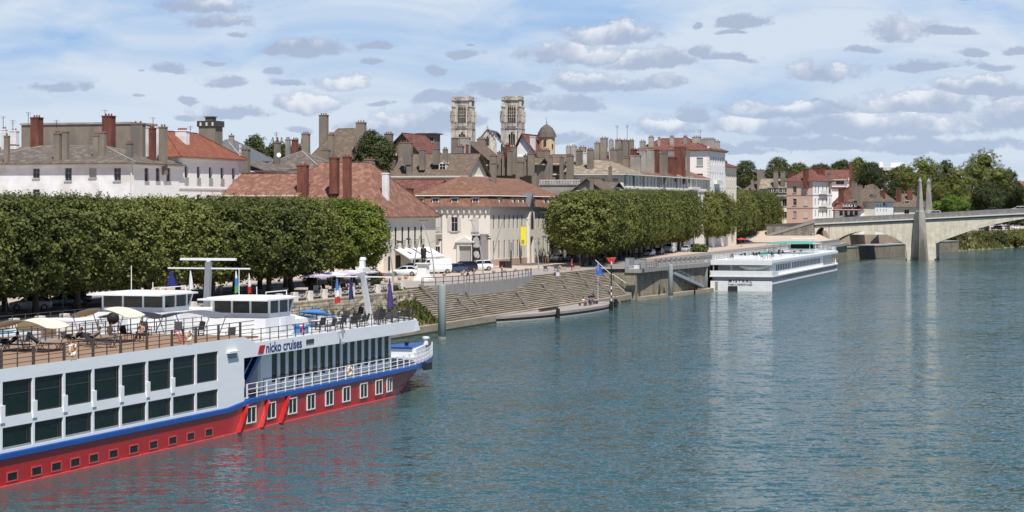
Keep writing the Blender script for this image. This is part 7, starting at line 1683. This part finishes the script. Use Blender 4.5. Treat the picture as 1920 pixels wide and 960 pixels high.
def person(label, pose, loc, rz, top, bot, group=None, sc_=1.0, hair='hair', shirt=True, arms_bare=False, mats=None, name='person', cat='person'):
    P = POSE[pose]; t = thing(name, label, cat, loc, rz, group); V = [P['pel'],P['che'],P['nec'],P['hed']]; E_ = [(0,1),(1,2),(2,3)]; rad = [.13,.145,.06,.055]
    def add(p, parent, r): V.append(p); E_.append((parent,len(V)-1)); rad.append(r); return len(V)-1
    mir = lambda p, s: (p[0]*s,p[1],p[2])
    hands = []
    for s in (-1,1):
        a = add(mir(P['sh'],s),1,.065); b = add(mir(P['el'],s),a,.045); c = add(mir(P['wr'],s),b,.030); el, wr = Vector(mir(P['el'],s)), Vector(mir(P['wr'],s)); d = (wr-el).normalized(); pm = wr+d*.07; add(tuple(pm),c,.034); hands.append((pm,d,s))
        h = add(mir(P['hip'],s),0,.10); k = add(mir(P['kn'],s),h,.065); an = add(mir(P['an'],s),k,.042); add(mir(P['toe'],s),an,.038)
    sm, hm, tm, bm_ = mats or (M['skin'],M[hair],M[top],M[bot])
    vs, fs = skin_mesh(V,E_,rad,1,0); mb = MB(); mb.add(vs,fs)
    hd = Vector(P['hed'])+Vector((0,-.005,.03)); mb.ball(tuple(hd),.095,12,0,1.22); mb.add([hd+Vector((-.015,-.088,.02)),hd+Vector((.015,-.088,.02)),hd+Vector((.02,-.088,-.03)),hd+Vector((-.02,-.088,-.03)),hd+Vector((0,-.122,-.022))],[(0,1,4),(1,2,4),(2,3,4),(3,0,4)])
    for s in (-1,1):
        mb.cbox(hd.x+s*.097,hd.y+.01,.02,.035,hd.z-.035,hd.z+.03); mb.cbox(hd.x+s*.033,hd.y-.088,.022,.012,hd.z+.012,hd.z+.026,1)
    mb.cbox(hd.x,hd.y-.088,.045,.012,hd.z-.062,hd.z-.052,1)
    for pm,d,s in hands:
        side = d.cross(Vector((0,0,1))); side = side.normalized() if side.length > .1 else Vector((1,0,0)); dn = side.cross(d).normalized()
        for i in range(4): o_ = side*(-.026+.0175*i); L_ = (.07,.082,.078,.062)[i]; mb.tube([pm+o_,pm+o_+d*L_*.6,pm+o_+d*L_-dn*.018],[.009,.009,.007],5)
        mb.tube([pm-d*.03-side*.03,pm-side*.052+d*.0,pm-side*.058+d*.03],[.011,.010,.008],5)
    mb.build('body', [sm,mats[1] if mats else M['black']], t, True)
    hb = MB(); hb.ball((hd.x,hd.y+.018,hd.z+.022),.104,12,0,1.16); hb.add([],[]); o = hb.build('hair', hm, t, True)
    for v in o.data.vertices:                 # leave the face free
        if v.co.y < hd.y-.055 and v.co.z < hd.z+.055: v.co.y = hd.y-.04
    if shirt:
        V2 = [P['pel'],P['che'],tuple(Vector(P['che']).lerp(Vector(P['nec']),.6))]; E2 = [(0,1),(1,2)]; r2 = [.155,.165,.10]
        for s in (-1,1):
            V2.append(mir(P['sh'],s)); E2.append((1,len(V2)-1)); r2.append(.085); e_ = Vector(mir(P['sh'],s)).lerp(Vector(mir(P['el'],s)),.6 if arms_bare else 1.0); V2.append(tuple(e_)); E2.append((len(V2)-2,len(V2)-1)); r2.append(.062)
        vs, fs = skin_mesh(V2,E2,r2,1,0); MB().add(vs,fs).build('shirt', tm, t, True)
    V3 = [tuple(Vector(P['pel'])+Vector((0,0,.06))),P['pel']]; E3 = [(0,1)]; r3 = [.135,.15]
    for s in (-1,1):
        V3.append(mir(P['hip'],s)); E3.append((1,len(V3)-1)); r3.append(.115); V3.append(mir(P['kn'],s)); E3.append((len(V3)-2,len(V3)-1)); r3.append(.085)
        if bot != 'cl_beige': V3.append(tuple(Vector(mir(P['an'],s))+Vector((0,0,.03)))); E3.append((len(V3)-2,len(V3)-1)); r3.append(.06)
    vs, fs = skin_mesh(V3,E3,r3,1,1); MB().add(vs,fs).build('trousers', bm_, t, True)
    sh = MB()
    for s in (-1,1): a = Vector(mir(P['an'],s)); b = Vector(mir(P['toe'],s)); sh.tube([a+Vector((0,.04,-.04)),a+Vector((0,-.02,-.035)),b+Vector((0,-.03,0))],[.045,.052,.04],8)
    sh.build('shoes', mats[1] if mats else M['black'], t, True)
    t.scale = (sc_,)*3; return t
BZ = (M['bronze'],)*4
st_ = person('dark bronze statue of a man in a long coat on the white pedestal','stand', sp_+Vector((0,0,2.45)), CR+R(20),'cl_black','cl_black',sc_=1.42,mats=BZ,name='bronze_statue',cat='statue')
o = MB().lathe([(.26,.42),(.22,.9),(.2,1.25),(.17,1.42)],12).build('coat', M['bronze'], st_, True)
hN = R(180)
person('person in dark clothes leaning at the terrace railing, left one','lean', gnd(876,531)+Vector((0,0,.03)), QR+R(20),'cl_black','cl_beige')
person('person in grey top with bare legs at the terrace railing, right of the dark-clothed one','stand', gnd(888,530)+Vector((0,0,.03)), QR+R(10),'cl_grey','cl_beige')
person('person in a pink shirt standing alone behind the terrace railing','stand', gnd(941,519), QR+R(40),'cl_pink','cl_grey')
person('person in red standing between the two wooden planters','stand', gnd(1072,507), QR,'cl_red','cl_red')
person('seated person in white on the pontoon','sit', Q(67.5,-2.0,.86), QR+R(70),'cl_white','cl_red')
bench('low bench under the people on the pontoon', Q(67.6,-1.9,.86), QR+R(70), 1.4)
person('standing person in navy on the pontoon, tallest of the group','stand', Q(69.5,-2.4,.86), QR+R(-30),'cl_navy','cl_navy')
person('person in dark clothes at the right of the pontoon group','lean', Q(71.2,-2.4,.86), QR+R(100),'cl_black','cl_denim')
person('crew member in white shirt and black trousers at the ship\'s blue stairs','stand', S3(32.1,.62,2.15), SR-R(60),'cl_white','cl_black')
person('passenger with bare back and sunglasses sitting in a black deck chair','sit', S3(25.9,4.9,6.34), SR-R(90),'cl_white','cl_black',shirt=False)
person('passenger in pale clothes sitting behind the bare-backed one','sit', S3(24.8,6.6,6.34), SR+R(60),'cl_beige','cl_white')
person('sunbather reclining on the lounger under the left cream shade','recline', S3(15.2,8.3,6.36), SR-R(90)+.04+R(-90),'cl_black','cl_black',arms_bare=True)
person('left of the two passengers reclining on loungers between the cream shades','recline', S3(20.9,7.0,6.36), SR-R(90)+.04+R(-90),'cl_black','cl_black')
person('right of the two passengers reclining on loungers between the cream shades','recline', S3(22.0,6.3,6.36), SR-R(90)+.04+R(-90),'cl_grey','cl_black')
person('waiter in dark red under the lilac parasols','stand', gnd(640,545,5.2), QR,'cl_red','cl_black')
person('person in white under the trees behind the tall grey mast, left one','stand', gnd(403,561,5.2), QR,'cl_white','cl_denim'); person('person in pale clothes under the trees behind the tall grey mast, right one','stand', gnd(413,560,5.2), QR+2,'cl_beige','cl_grey')
# ---------------------------------------------------------------- cars
def car(name, label, cat, paint, kind='hatch'):
    t = thing(name, label, cat, (0,0,0), 0, 'parked and passing vehicles')
    if kind == 'hatch': St = [(-2.1,.70,.30,.62),(-1.98,.82,.22,.74),(-1.3,.87,.20,.90),(-.85,.88,.20,.98),(.2,.89,.20,1.0),(1.2,.88,.20,1.02),(1.85,.86,.24,1.0),(2.05,.80,.34,.92)]; G = [(-.95,.80,.97),(-.15,.60,1.44),(1.25,.60,1.45),(1.95,.78,1.0)]
    elif kind == 'suv': St = [(-2.25,.72,.38,.80),(-2.15,.88,.30,.95),(-1.4,.92,.28,1.10),(-.95,.93,.28,1.14),(.4,.93,.28,1.16),(1.5,.92,.28,1.18),(2.1,.90,.32,1.15),(2.25,.86,.42,1.05)]; G = [(-1.05,.84,1.12),(-.3,.68,1.66),(1.75,.68,1.68),(2.15,.82,1.15)]
    else: St = [(-2.75,.85,.40,.95),(-2.62,.97,.32,1.15),(-2.1,1.0,.30,1.35),(-1.9,1.0,.30,1.40),(0,1.0,.30,1.42),(1.5,1.0,.30,1.42),(2.7,1.0,.32,1.42),(2.75,.98,.42,1.40)]; G = [(-2.05,.93,1.38),(-1.35,.86,2.28),(2.66,.86,2.40),(2.74,.95,1.41)]
    mb = MB(); n = len(St)
    for x,w_,z0,z1 in St: mb.v += [(x,-w_*.9,z0),(x,-w_,z0+(z1-z0)*.35),(x,-w_*.98,z0+(z1-z0)*.8),(x,-w_*.86,z1),(x,w_*.86,z1),(x,w_*.98,z0+(z1-z0)*.8),(x,w_,z0+(z1-z0)*.35),(x,w_*.9,z0)]
    for i in range(n-1):
        for j in range(8): mb.f.append((i*8+j,i*8+(j+1)%8,(i+1)*8+(j+1)%8,(i+1)*8+j)); mb.m.append(0)
    mb.f += [tuple(range(7,-1,-1)),tuple((n-1)*8+j for j in range(8))]; mb.m += [0,0]
    b = mb.build('body', paint, t)
    (x0,w0,z0),(x1,w1,z1),(x2,w2,z2),(x3,w3,z3) = G
    g = MB(); g.add([(x0,-w0,z0-.03),(x3,-w3,z3-.03),(x3,w3,z3-.03),(x0,w0,z0-.03),(x1,-w1,z1-.04),(x2,-w2,z2-.04),(x2,w2,z2-.04),(x1,w1,z1-.04)],[(0,1,5,4),(1,2,6,5),(2,3,7,6),(3,0,4,7),(4,5,6,7)])
    if kind == 'van':
        g.build('cargo_body', paint, t); MB().add([(x0+.02,-.8,z0+.08),(x1-.02,-.74,z1-.12),(x1-.02,.74,z1-.12),(x0+.02,.8,z0+.08)],[(0,1,2,3)]).build('windscreen', M['c_glass'], t).location = (-.03,0,.02)
        for s in (-1,1): MB().add([(-1.85,s*.945,1.5),(-.95,s*.945,1.5),(-.95,s*.895,2.1),(-1.42,s*.895,2.1)],[(0,1,2,3) if s < 0 else (3,2,1,0)]).build('side_window', M['c_glass'], t).location = (0,s*.012,0)
    else:
        g.build('windows', M['c_glass'], t)
        r_ = MB(); r_.add([(x1-.05,-w1-.01,z1-.05),(x2+.03,-w2-.01,z2-.05),(x2+.03,w2+.01,z2-.05),(x1-.05,w1+.01,z1-.05),(x1+.1,-w1+.08,z1+.03),(x2-.1,-w2+.08,z2+.03),(x2-.1,w2-.08,z2+.03),(x1+.1,w1-.08,z1+.03)],[(0,1,5,4),(1,2,6,5),(2,3,7,6),(3,0,4,7),(4,5,6,7)])
        for s in (-1,1):
            r_.beam((x0,s*w0,z0),(x1,s*w1,z1-.02),.07,.05).beam((x3,s*w3,z3),(x2,s*w2,z2-.02),.16,.06)
            xm = (x1+x2)/2; r_.beam((xm,s*(w0+.0),z0),(xm,s*w1,z1-.02),.09,.04)
        r_.build('roof', paint, t)
    wr = .33 if kind == 'hatch' else .37; zf = St[0][0]+.78; zr_ = St[-1][0]-.78; ws = None
    for x in (zf,zr_):
        for s in (-1,1):
            if ws is None:
                m_ = MB(); k = 16
                for yy,rr in ((-.11,wr*.9),(-.08,wr),(.08,wr),(.11,wr*.9)):
                    m_.v += [(rr*math.cos(2*math.pi*i/k),yy,rr*math.sin(2*math.pi*i/k)) for i in range(k)]
                for a in range(3): m_.f += [(a*k+i,a*k+(i+1)%k,(a+1)*k+(i+1)%k,(a+1)*k+i) for i in range(k)]
                m_.f += [tuple(range(k)),tuple(3*k+i for i in range(k))[::-1]]; m_.m += [0]*len(m_.f); ws = m_.build('wheel', M['black'], t)
                m_ = MB(); m_.v += [(wr*.62*math.cos(2*math.pi*i/k),-.125,wr*.62*math.sin(2*math.pi*i/k)) for i in range(k)]+[(wr*.62*math.cos(2*math.pi*i/k),.125,wr*.62*math.sin(2*math.pi*i/k)) for i in range(k)]; m_.f = [tuple(range(k))[::-1],tuple(range(k,2*k))]+[(i,(i+1)%k,k+(i+1)%k,k+i) for i in range(k)]; m_.m = [0]*len(m_.f); m_.build('rim', M['metal'], ws); ws.location = (x,s*(St[3][1]-.09),wr)
            else: sub(ws,'wheel',t,(x,s*(St[3][1]-.09),wr))
    fx, rx = St[0], St[-1]
    for s in (-1,1):
        MB().cbox(fx[0]+.06,s*fx[1]*.78,.16,.3,fx[3]-.14,fx[3]-.01).build('headlight', M['lamp'], t); MB().cbox(rx[0]-.02,s*rx[1]*.82,.1,.22,rx[3]-.26,rx[3]-.04).build('tail_lamp', M['tail'], t)
    MB().box(fx[0]-.04,fx[0]+.05,-.42,.42,fx[2]+.05,fx[2]+.22).build('grille', M['black'], t); MB().box(fx[0]-.06,fx[0]-.04,-.24,.24,fx[2]+.06,fx[2]+.16).build('number_plate', M['white'], t)
    return t
CK = {}
def put_car(label, paint, kind, loc, rz):
    key = (paint,kind)
    if key not in CK: CK[key] = car('parked_van' if kind == 'van' else 'parked_car','x','van' if kind == 'van' else 'car',M[paint],kind); o = CK[key]; o.location = loc; o.rotation_euler = (0,0,rz); o['label'] = label
    else: o = dup(CK[key], loc, rz, label)
    return o
W = R(-17)
put_car('white hatchback parked side-on below the shop awnings','c_white','hatch',gnd(758,517),W+R(10)); put_car('black car parked behind the white hatchback, under the awnings','c_black','hatch',gnd(770,510.5),W+R(5))
put_car('large white van parked left of the dark cars','c_white','van',gnd(812,513),R(28)); put_car('dark blue hatchback between the white van and the black car','c_blue','hatch',gnd(851,511.5),R(30))
put_car('black boxy car between the dark blue hatchback and the white car','c_black','suv',gnd(868,510),R(32)); put_car('white sport utility car at the corner of the ivory building','c_white','suv',gnd(897,507.5),R(18))
put_car('white car facing the photo beside the first tree of the middle grove','c_white','hatch',gnd(1044,490.5),R(70)); put_car('dark car behind the first trunk of the middle grove','c_blue','hatch',gnd(1070,490),R(75)); put_car('silver car behind the first trunks of the middle grove','c_silver','hatch',gnd(1085,487),R(75))
put_car('silver car parked under the dark parasols at the left edge','c_silver','hatch',gnd(57,582),R(15)); put_car('dark blue car parked right of the silver car at the left edge','c_blue','hatch',gnd(116,577),R(15)); put_car('black car parked deepest in the left grove','c_black','hatch',gnd(133,571),R(15))
put_car('dark car half hidden behind the red ship\'s wheelhouse roof','c_grey','hatch',gnd(231,562),R(15))
for px,py,p,k,l in ((1218,480,'c_white','hatch','white car between the trunks of the middle grove, left one'),(1256,474,'c_white','van','white van between the trunks of the middle grove'),(1286,472,'c_silver','hatch','silver car between the trunks of the middle grove, right of the van'),(1302,469,'c_black','hatch','black car near the gap between the far groves'),
  (1341,459,'c_white','suv','white car driving towards the photo in the gap between the far groves'),(1322,460,'c_silver','hatch','silver car left of the white one in the gap between the far groves'),(1460,452,'c_blue','hatch','dark car at the foot of the bridge ramp'),(1235,477,'c_grey','hatch','grey car between the trunks of the middle grove, left of the van')):
    put_car(l,p,k,gnd(px,py),R(72))
for x,y,p,l in ((-22,4,'c_black','dark car on the bridge just right of the bridge head'),(3.5,4,'c_white','white car on the bridge right behind the obelisks'),(20,4,'c_grey','grey car on the bridge near the right edge, left one'),(28,4.5,'c_white','white car on the bridge near the right edge, right one')):
    q = BO+Vector((math.cos(BR),math.sin(BR),0))*x+Vector((-math.sin(BR),math.cos(BR),0))*y; put_car(l,p,'suv',(q.x,q.y,dz(x)-1.08),BR)
for px,Y,p,l in ((1868,905,'c_black','dark car parked beyond the right bridge arch'),(1882,915,'c_white','white car parked beyond the right bridge arch, left one'),(1905,925,'c_white','white car parked beyond the right bridge arch, right one'),(1845,890,'c_silver','silver car parked beyond the right bridge arch')):
    q = at(px,HY,Y); put_car(l,p,'suv',(q.x,q.y,6.7),R(20))
# ---------------------------------------------------------------- lamps, bollards, signs, parasols
def lamp(label, px, py, lean, h=8.2, arm=1, first=[]):
    p = gnd(px,py); t = thing('street_lamp', label, 'street lamp', p, CR, 'curved street lamps on the square')
    pts = [(lean*h*.24*(i/8)**2.0, 0, h*i/8) for i in range(9)]; MB().tube(pts,[.11,.105,.1,.095,.09,.08,.07,.06,.05],7).build('mast', M['pile'], t)
    x = lean*h*.24*.36; MB().tube([(x,0,h*.6),(x+arm*.9,0,h*.66),(x+arm*1.5,0,h*.66)],.035,5).build('arm', M['pile'], t); MB().cbox(x+arm*1.6,0,.6,.2,h*.645,h*.675).build('lantern', M['rail_dark'], t)
    MB().cbox(lean*h*.24,0,.7,.16,h-.03,h+.04).build('top_lantern', M['rail_dark'], t)
for a in ((('curved street lamp leaning left in front of the near grove\'s end'),737,528,-1),('curved street lamp leaning right, left of the statue',776,516,1),('curved street lamp leaning left, right of the statue',814,520,-1),('curved street lamp leaning left, in front of the grey banner',906,515,-1),('curved street lamp leaning right at the corner of the long wing',924,505,1),('curved street lamp leaning left, right of the yellow banner',1010,507,-1),('lamp mast standing left of the middle grove',1088,498,.2)): lamp(*a, arm=1 if a[3] < 0 else -1)
g0 = None
for i,(px,py,l) in enumerate(((724,530,'leftmost of the round stone bollards, beside the flowers'),(749,526,'round stone bollard left of the pedestal, left of two'),(761,524,'round stone bollard left of the pedestal, right of two'),(833,518,'round stone bollard at the left end of the terrace railing'),(867,516,'round stone bollard just left of the person in dark clothes'),
   (926,513,'round stone bollard left of the person in pink'),(947,512,'round stone bollard right of the person in pink'),(967,510,'round stone bollard near the right end of the terrace railing, left of two'),(987,508.5,'round stone bollard near the right end of the terrace railing, right of two'),(1050,504,'round stone bollard behind the wooden planter'))):
    if g0 is None:
        g0 = thing('globe_bollard', l, 'bollard', gnd(px,py), 0, 'round stone bollards'); MB().ball((0,0,.30),.27,14).build('globe', mat('bollard_stone',(.34,.26,.21),rough=.8), g0, True); MB().lathe([(.2,0),(.16,.12)],12).build('foot', M['w_grey'], g0)
    else: dup(g0, gnd(px,py), 0, l)
for i,px in enumerate((1018,1023,1028)): tag(MB().lathe([(.06,0),(.06,1.3)],8).build('slim_post', M['wood']), ('left','middle','right')[i]+' one of three slim brown posts before the long wing','post').location = gnd(px,497)
t = thing('parking_sign','blue and white parking sign by the first trees of the middle grove','sign', gnd(1106,497), CR); MB().cbox(0,0,.12,.12,0,3.0).build('pole', M['metal'], t); MB().box(-.55,.55,-.1,-.05,1.5,3.0).build('panel', M['white'], t); MB().box(-.45,.45,-.12,-.101,2.2,2.95).build('blue_field', M['sign_blue'], t); text_part('P',-.2,.2,2.3,2.85,-.125,M['white'],t)
t = thing('info_pillar','dark information pillar in front of the long wing','pillar', gnd(958,503), CR); MB().cbox(0,0,.25,.2,0,4.2).build('pillar', M['rail_dark'], t); MB().box(-.4,.4,-.16,-.1,3.0,4.4).build('board', M['poster_grey'], t)
t = thing('waste_containers','pair of black waste containers left of the dark information pillar','container', gnd(947,503), CR); MB().box(-.9,-.05,-.4,.4,.1,1.1).build('bin', M['black'], t); MB().box(.05,.9,-.4,.4,.1,1.1).build('bin', M['dark'], t); MB().box(-.93,.93,-.43,.43,1.1,1.2).build('lid', M['dark'], t)
for i,(px,py,w_,h_,l) in enumerate(((1181,503,1.4,1.7,'tall grey cabinet on the quay platform'),(1190,505,1.5,.8,'low white box on the quay platform next to the tall grey cabinet'),(1204,504,1.2,1.6,'grey-brown cabinet at the right end of the quay platform'))):
    t = thing('utility_cabinet', l, 'cabinet', gnd(px,py), QR-R(90)); MB().box(-w_/2,w_/2,-.4,.4,.08,h_).build('housing', M['white'] if i == 1 else M['concrete'] if i == 2 else M['metal'], t); MB().box(-w_/2-.04,w_/2+.04,-.44,.44,h_,h_+.06).build('lid', M['metal'], t); MB().box(-w_/2+.08,-.03,-.42,-.4,.2,h_-.1).build('door', M['grey_paint'], t)
def parasol(name, label, loc, rz, r, h, m, group, drop=.5, sq=True):
    t = thing(name, label, 'parasol', loc, rz, group); n = 4 if sq else 10; mb = MB(); a0 = math.pi/n if sq else 0; rr = r*1.414 if sq else r
    rim = [(rr*math.cos(a0+2*math.pi*i/n), rr*math.sin(a0+2*math.pi*i/n)) for i in range(n)]
    vs = [(0,0,h)]+[(x,y,h-drop) for x,y in rim]+[(x,y,h-drop-.14) for x,y in rim]+[(0,0,h-.06)]
    mb.add(vs,[(0,1+i,1+(i+1)%n) for i in range(n)]+[(1+i,1+n+i,1+n+(i+1)%n,1+(i+1)%n) for i in range(n)]+[(1+2*n,1+n+(i+1)%n,1+n+i) for i in range(n)]); mb.build('canopy', m, t)
    MB().lathe([(.04,0),(.04,h+.15)],8).build('pole', M['metal'], t); MB().cbox(0,0,.7,.7,0,.12).build('base', M['concrete'], t); return t
for i,(px,Y,l) in enumerate(((12,206,'black square parasol at the left edge, farthest left'),(62,210,'black square parasol above the silver car'),(118,214,'black square parasol touching the white wheelhouse roof'))):
    c = at(px,HY,Y); parasol('parasol', l, (c.x,c.y,PZ), QR, 2.1, 2.75, M['parasol_dark'], 'square parasols on the quay', .45)
PP = [(595,527,'parasol_lilac','leftmost lilac parasol of the restaurant terrace'),(622,525.5,'parasol_white','pale parasol of the restaurant terrace, second from the left'),(645,524,'parasol_lilac','lilac parasol in the middle of the restaurant terrace'),(661,522.5,'parasol_white','pale parasol right of the middle one on the restaurant terrace'),(680,521,'parasol_lilac','lilac parasol behind the leaning mast head')]
for px,py,m,l in PP:
    p = gnd(px,549-(px-595)*.11); parasol('parasol', l, p, QR+.2, 1.75, 2.35, M[m], 'square parasols on the quay', .35)
c = gnd(1390,462); parasol('parasol','red round parasol under the far grove',c,0,1.5,2.3,M['sign_red'],None,.4,False)
# restaurant tables and chairs under the parasols
rc = armchair('dark bistro chair at the left end of the restaurant terrace','dark chairs of the restaurant terrace'); rnd = random.Random(31); RP = [(584,549),(592,551),(601,550),(610,548),(627,549),(636,547),(648,545),(656,544),(664,543),(672,541),(686,539),(694,538)]
rn_ = ['under the lilac end parasol, left','under the lilac end parasol, middle','under the lilac end parasol, right','between the first two parasols','under the second parasol, left','under the second parasol, right','left of the leaning mast under the middle parasol','under the middle parasol, centre','under the middle parasol, right','under the fourth parasol','right of the leaning mast, left one','right of the leaning mast, right one']
for i,((px,py),l) in enumerate(zip(RP,rn_)):
    if i == 0: rc.location = gnd(px,py); rc['label'] = 'dark bistro chair '+l
    else: dup(rc, gnd(px,py), rnd.uniform(0,6.28), 'dark bistro chair '+l)
for i,(px,py,l) in enumerate(((597,550,'dark round bistro table under the leftmost parasol'),(631,548,'dark round bistro table under the second parasol'),(659,544,'dark round bistro table left of the leaning mast'),(689,539,'dark round bistro table right of the leaning mast'))):
    small_table(gnd(px,py), l, M['dark'])
def pot_shrub(label, px, py, r_, h_, m, seed):
    t = thing('potted_shrub', label, 'plant', gnd(px,py), 0, 'dark potted shrubs of the restaurant terrace'); MB().lathe([(.3,0),(.38,.5)],12).build('pot', M['dark'], t)
    o = bpy.data.objects.new('foliage', crown_mesh('foliage', m, [(0,0,.5+h_/2,r_,r_,h_/2)], 60, 14, .12, seed, .14)); COL.objects.link(o); o.parent = t
pot_shrub('dark potted shrub left of the restaurant terrace',583,547,1.0,1.7,M['leaf_dark'],61); pot_shrub('dark potted shrub beside the red-clothed waiter',628,544,.9,1.6,M['leaf_dark'],62); pot_shrub('dark potted shrub right of the leaning mast',700,536,1.0,1.8,M['leaf_dark'],63); pot_shrub('flowering potted shrub with red blossoms at the end of the restaurant terrace',709,534,.8,1.0,M['leaf'],64)
mb = MB(); r_ = random.Random(2)
for i in range(60): mb.ball((r_.gauss(0,.5),r_.gauss(0,.5),1.1+r_.random()*.5),.07,5)
o = mb.build('blossoms', M['red'], bpy.data.objects['potted_shrub.003'])
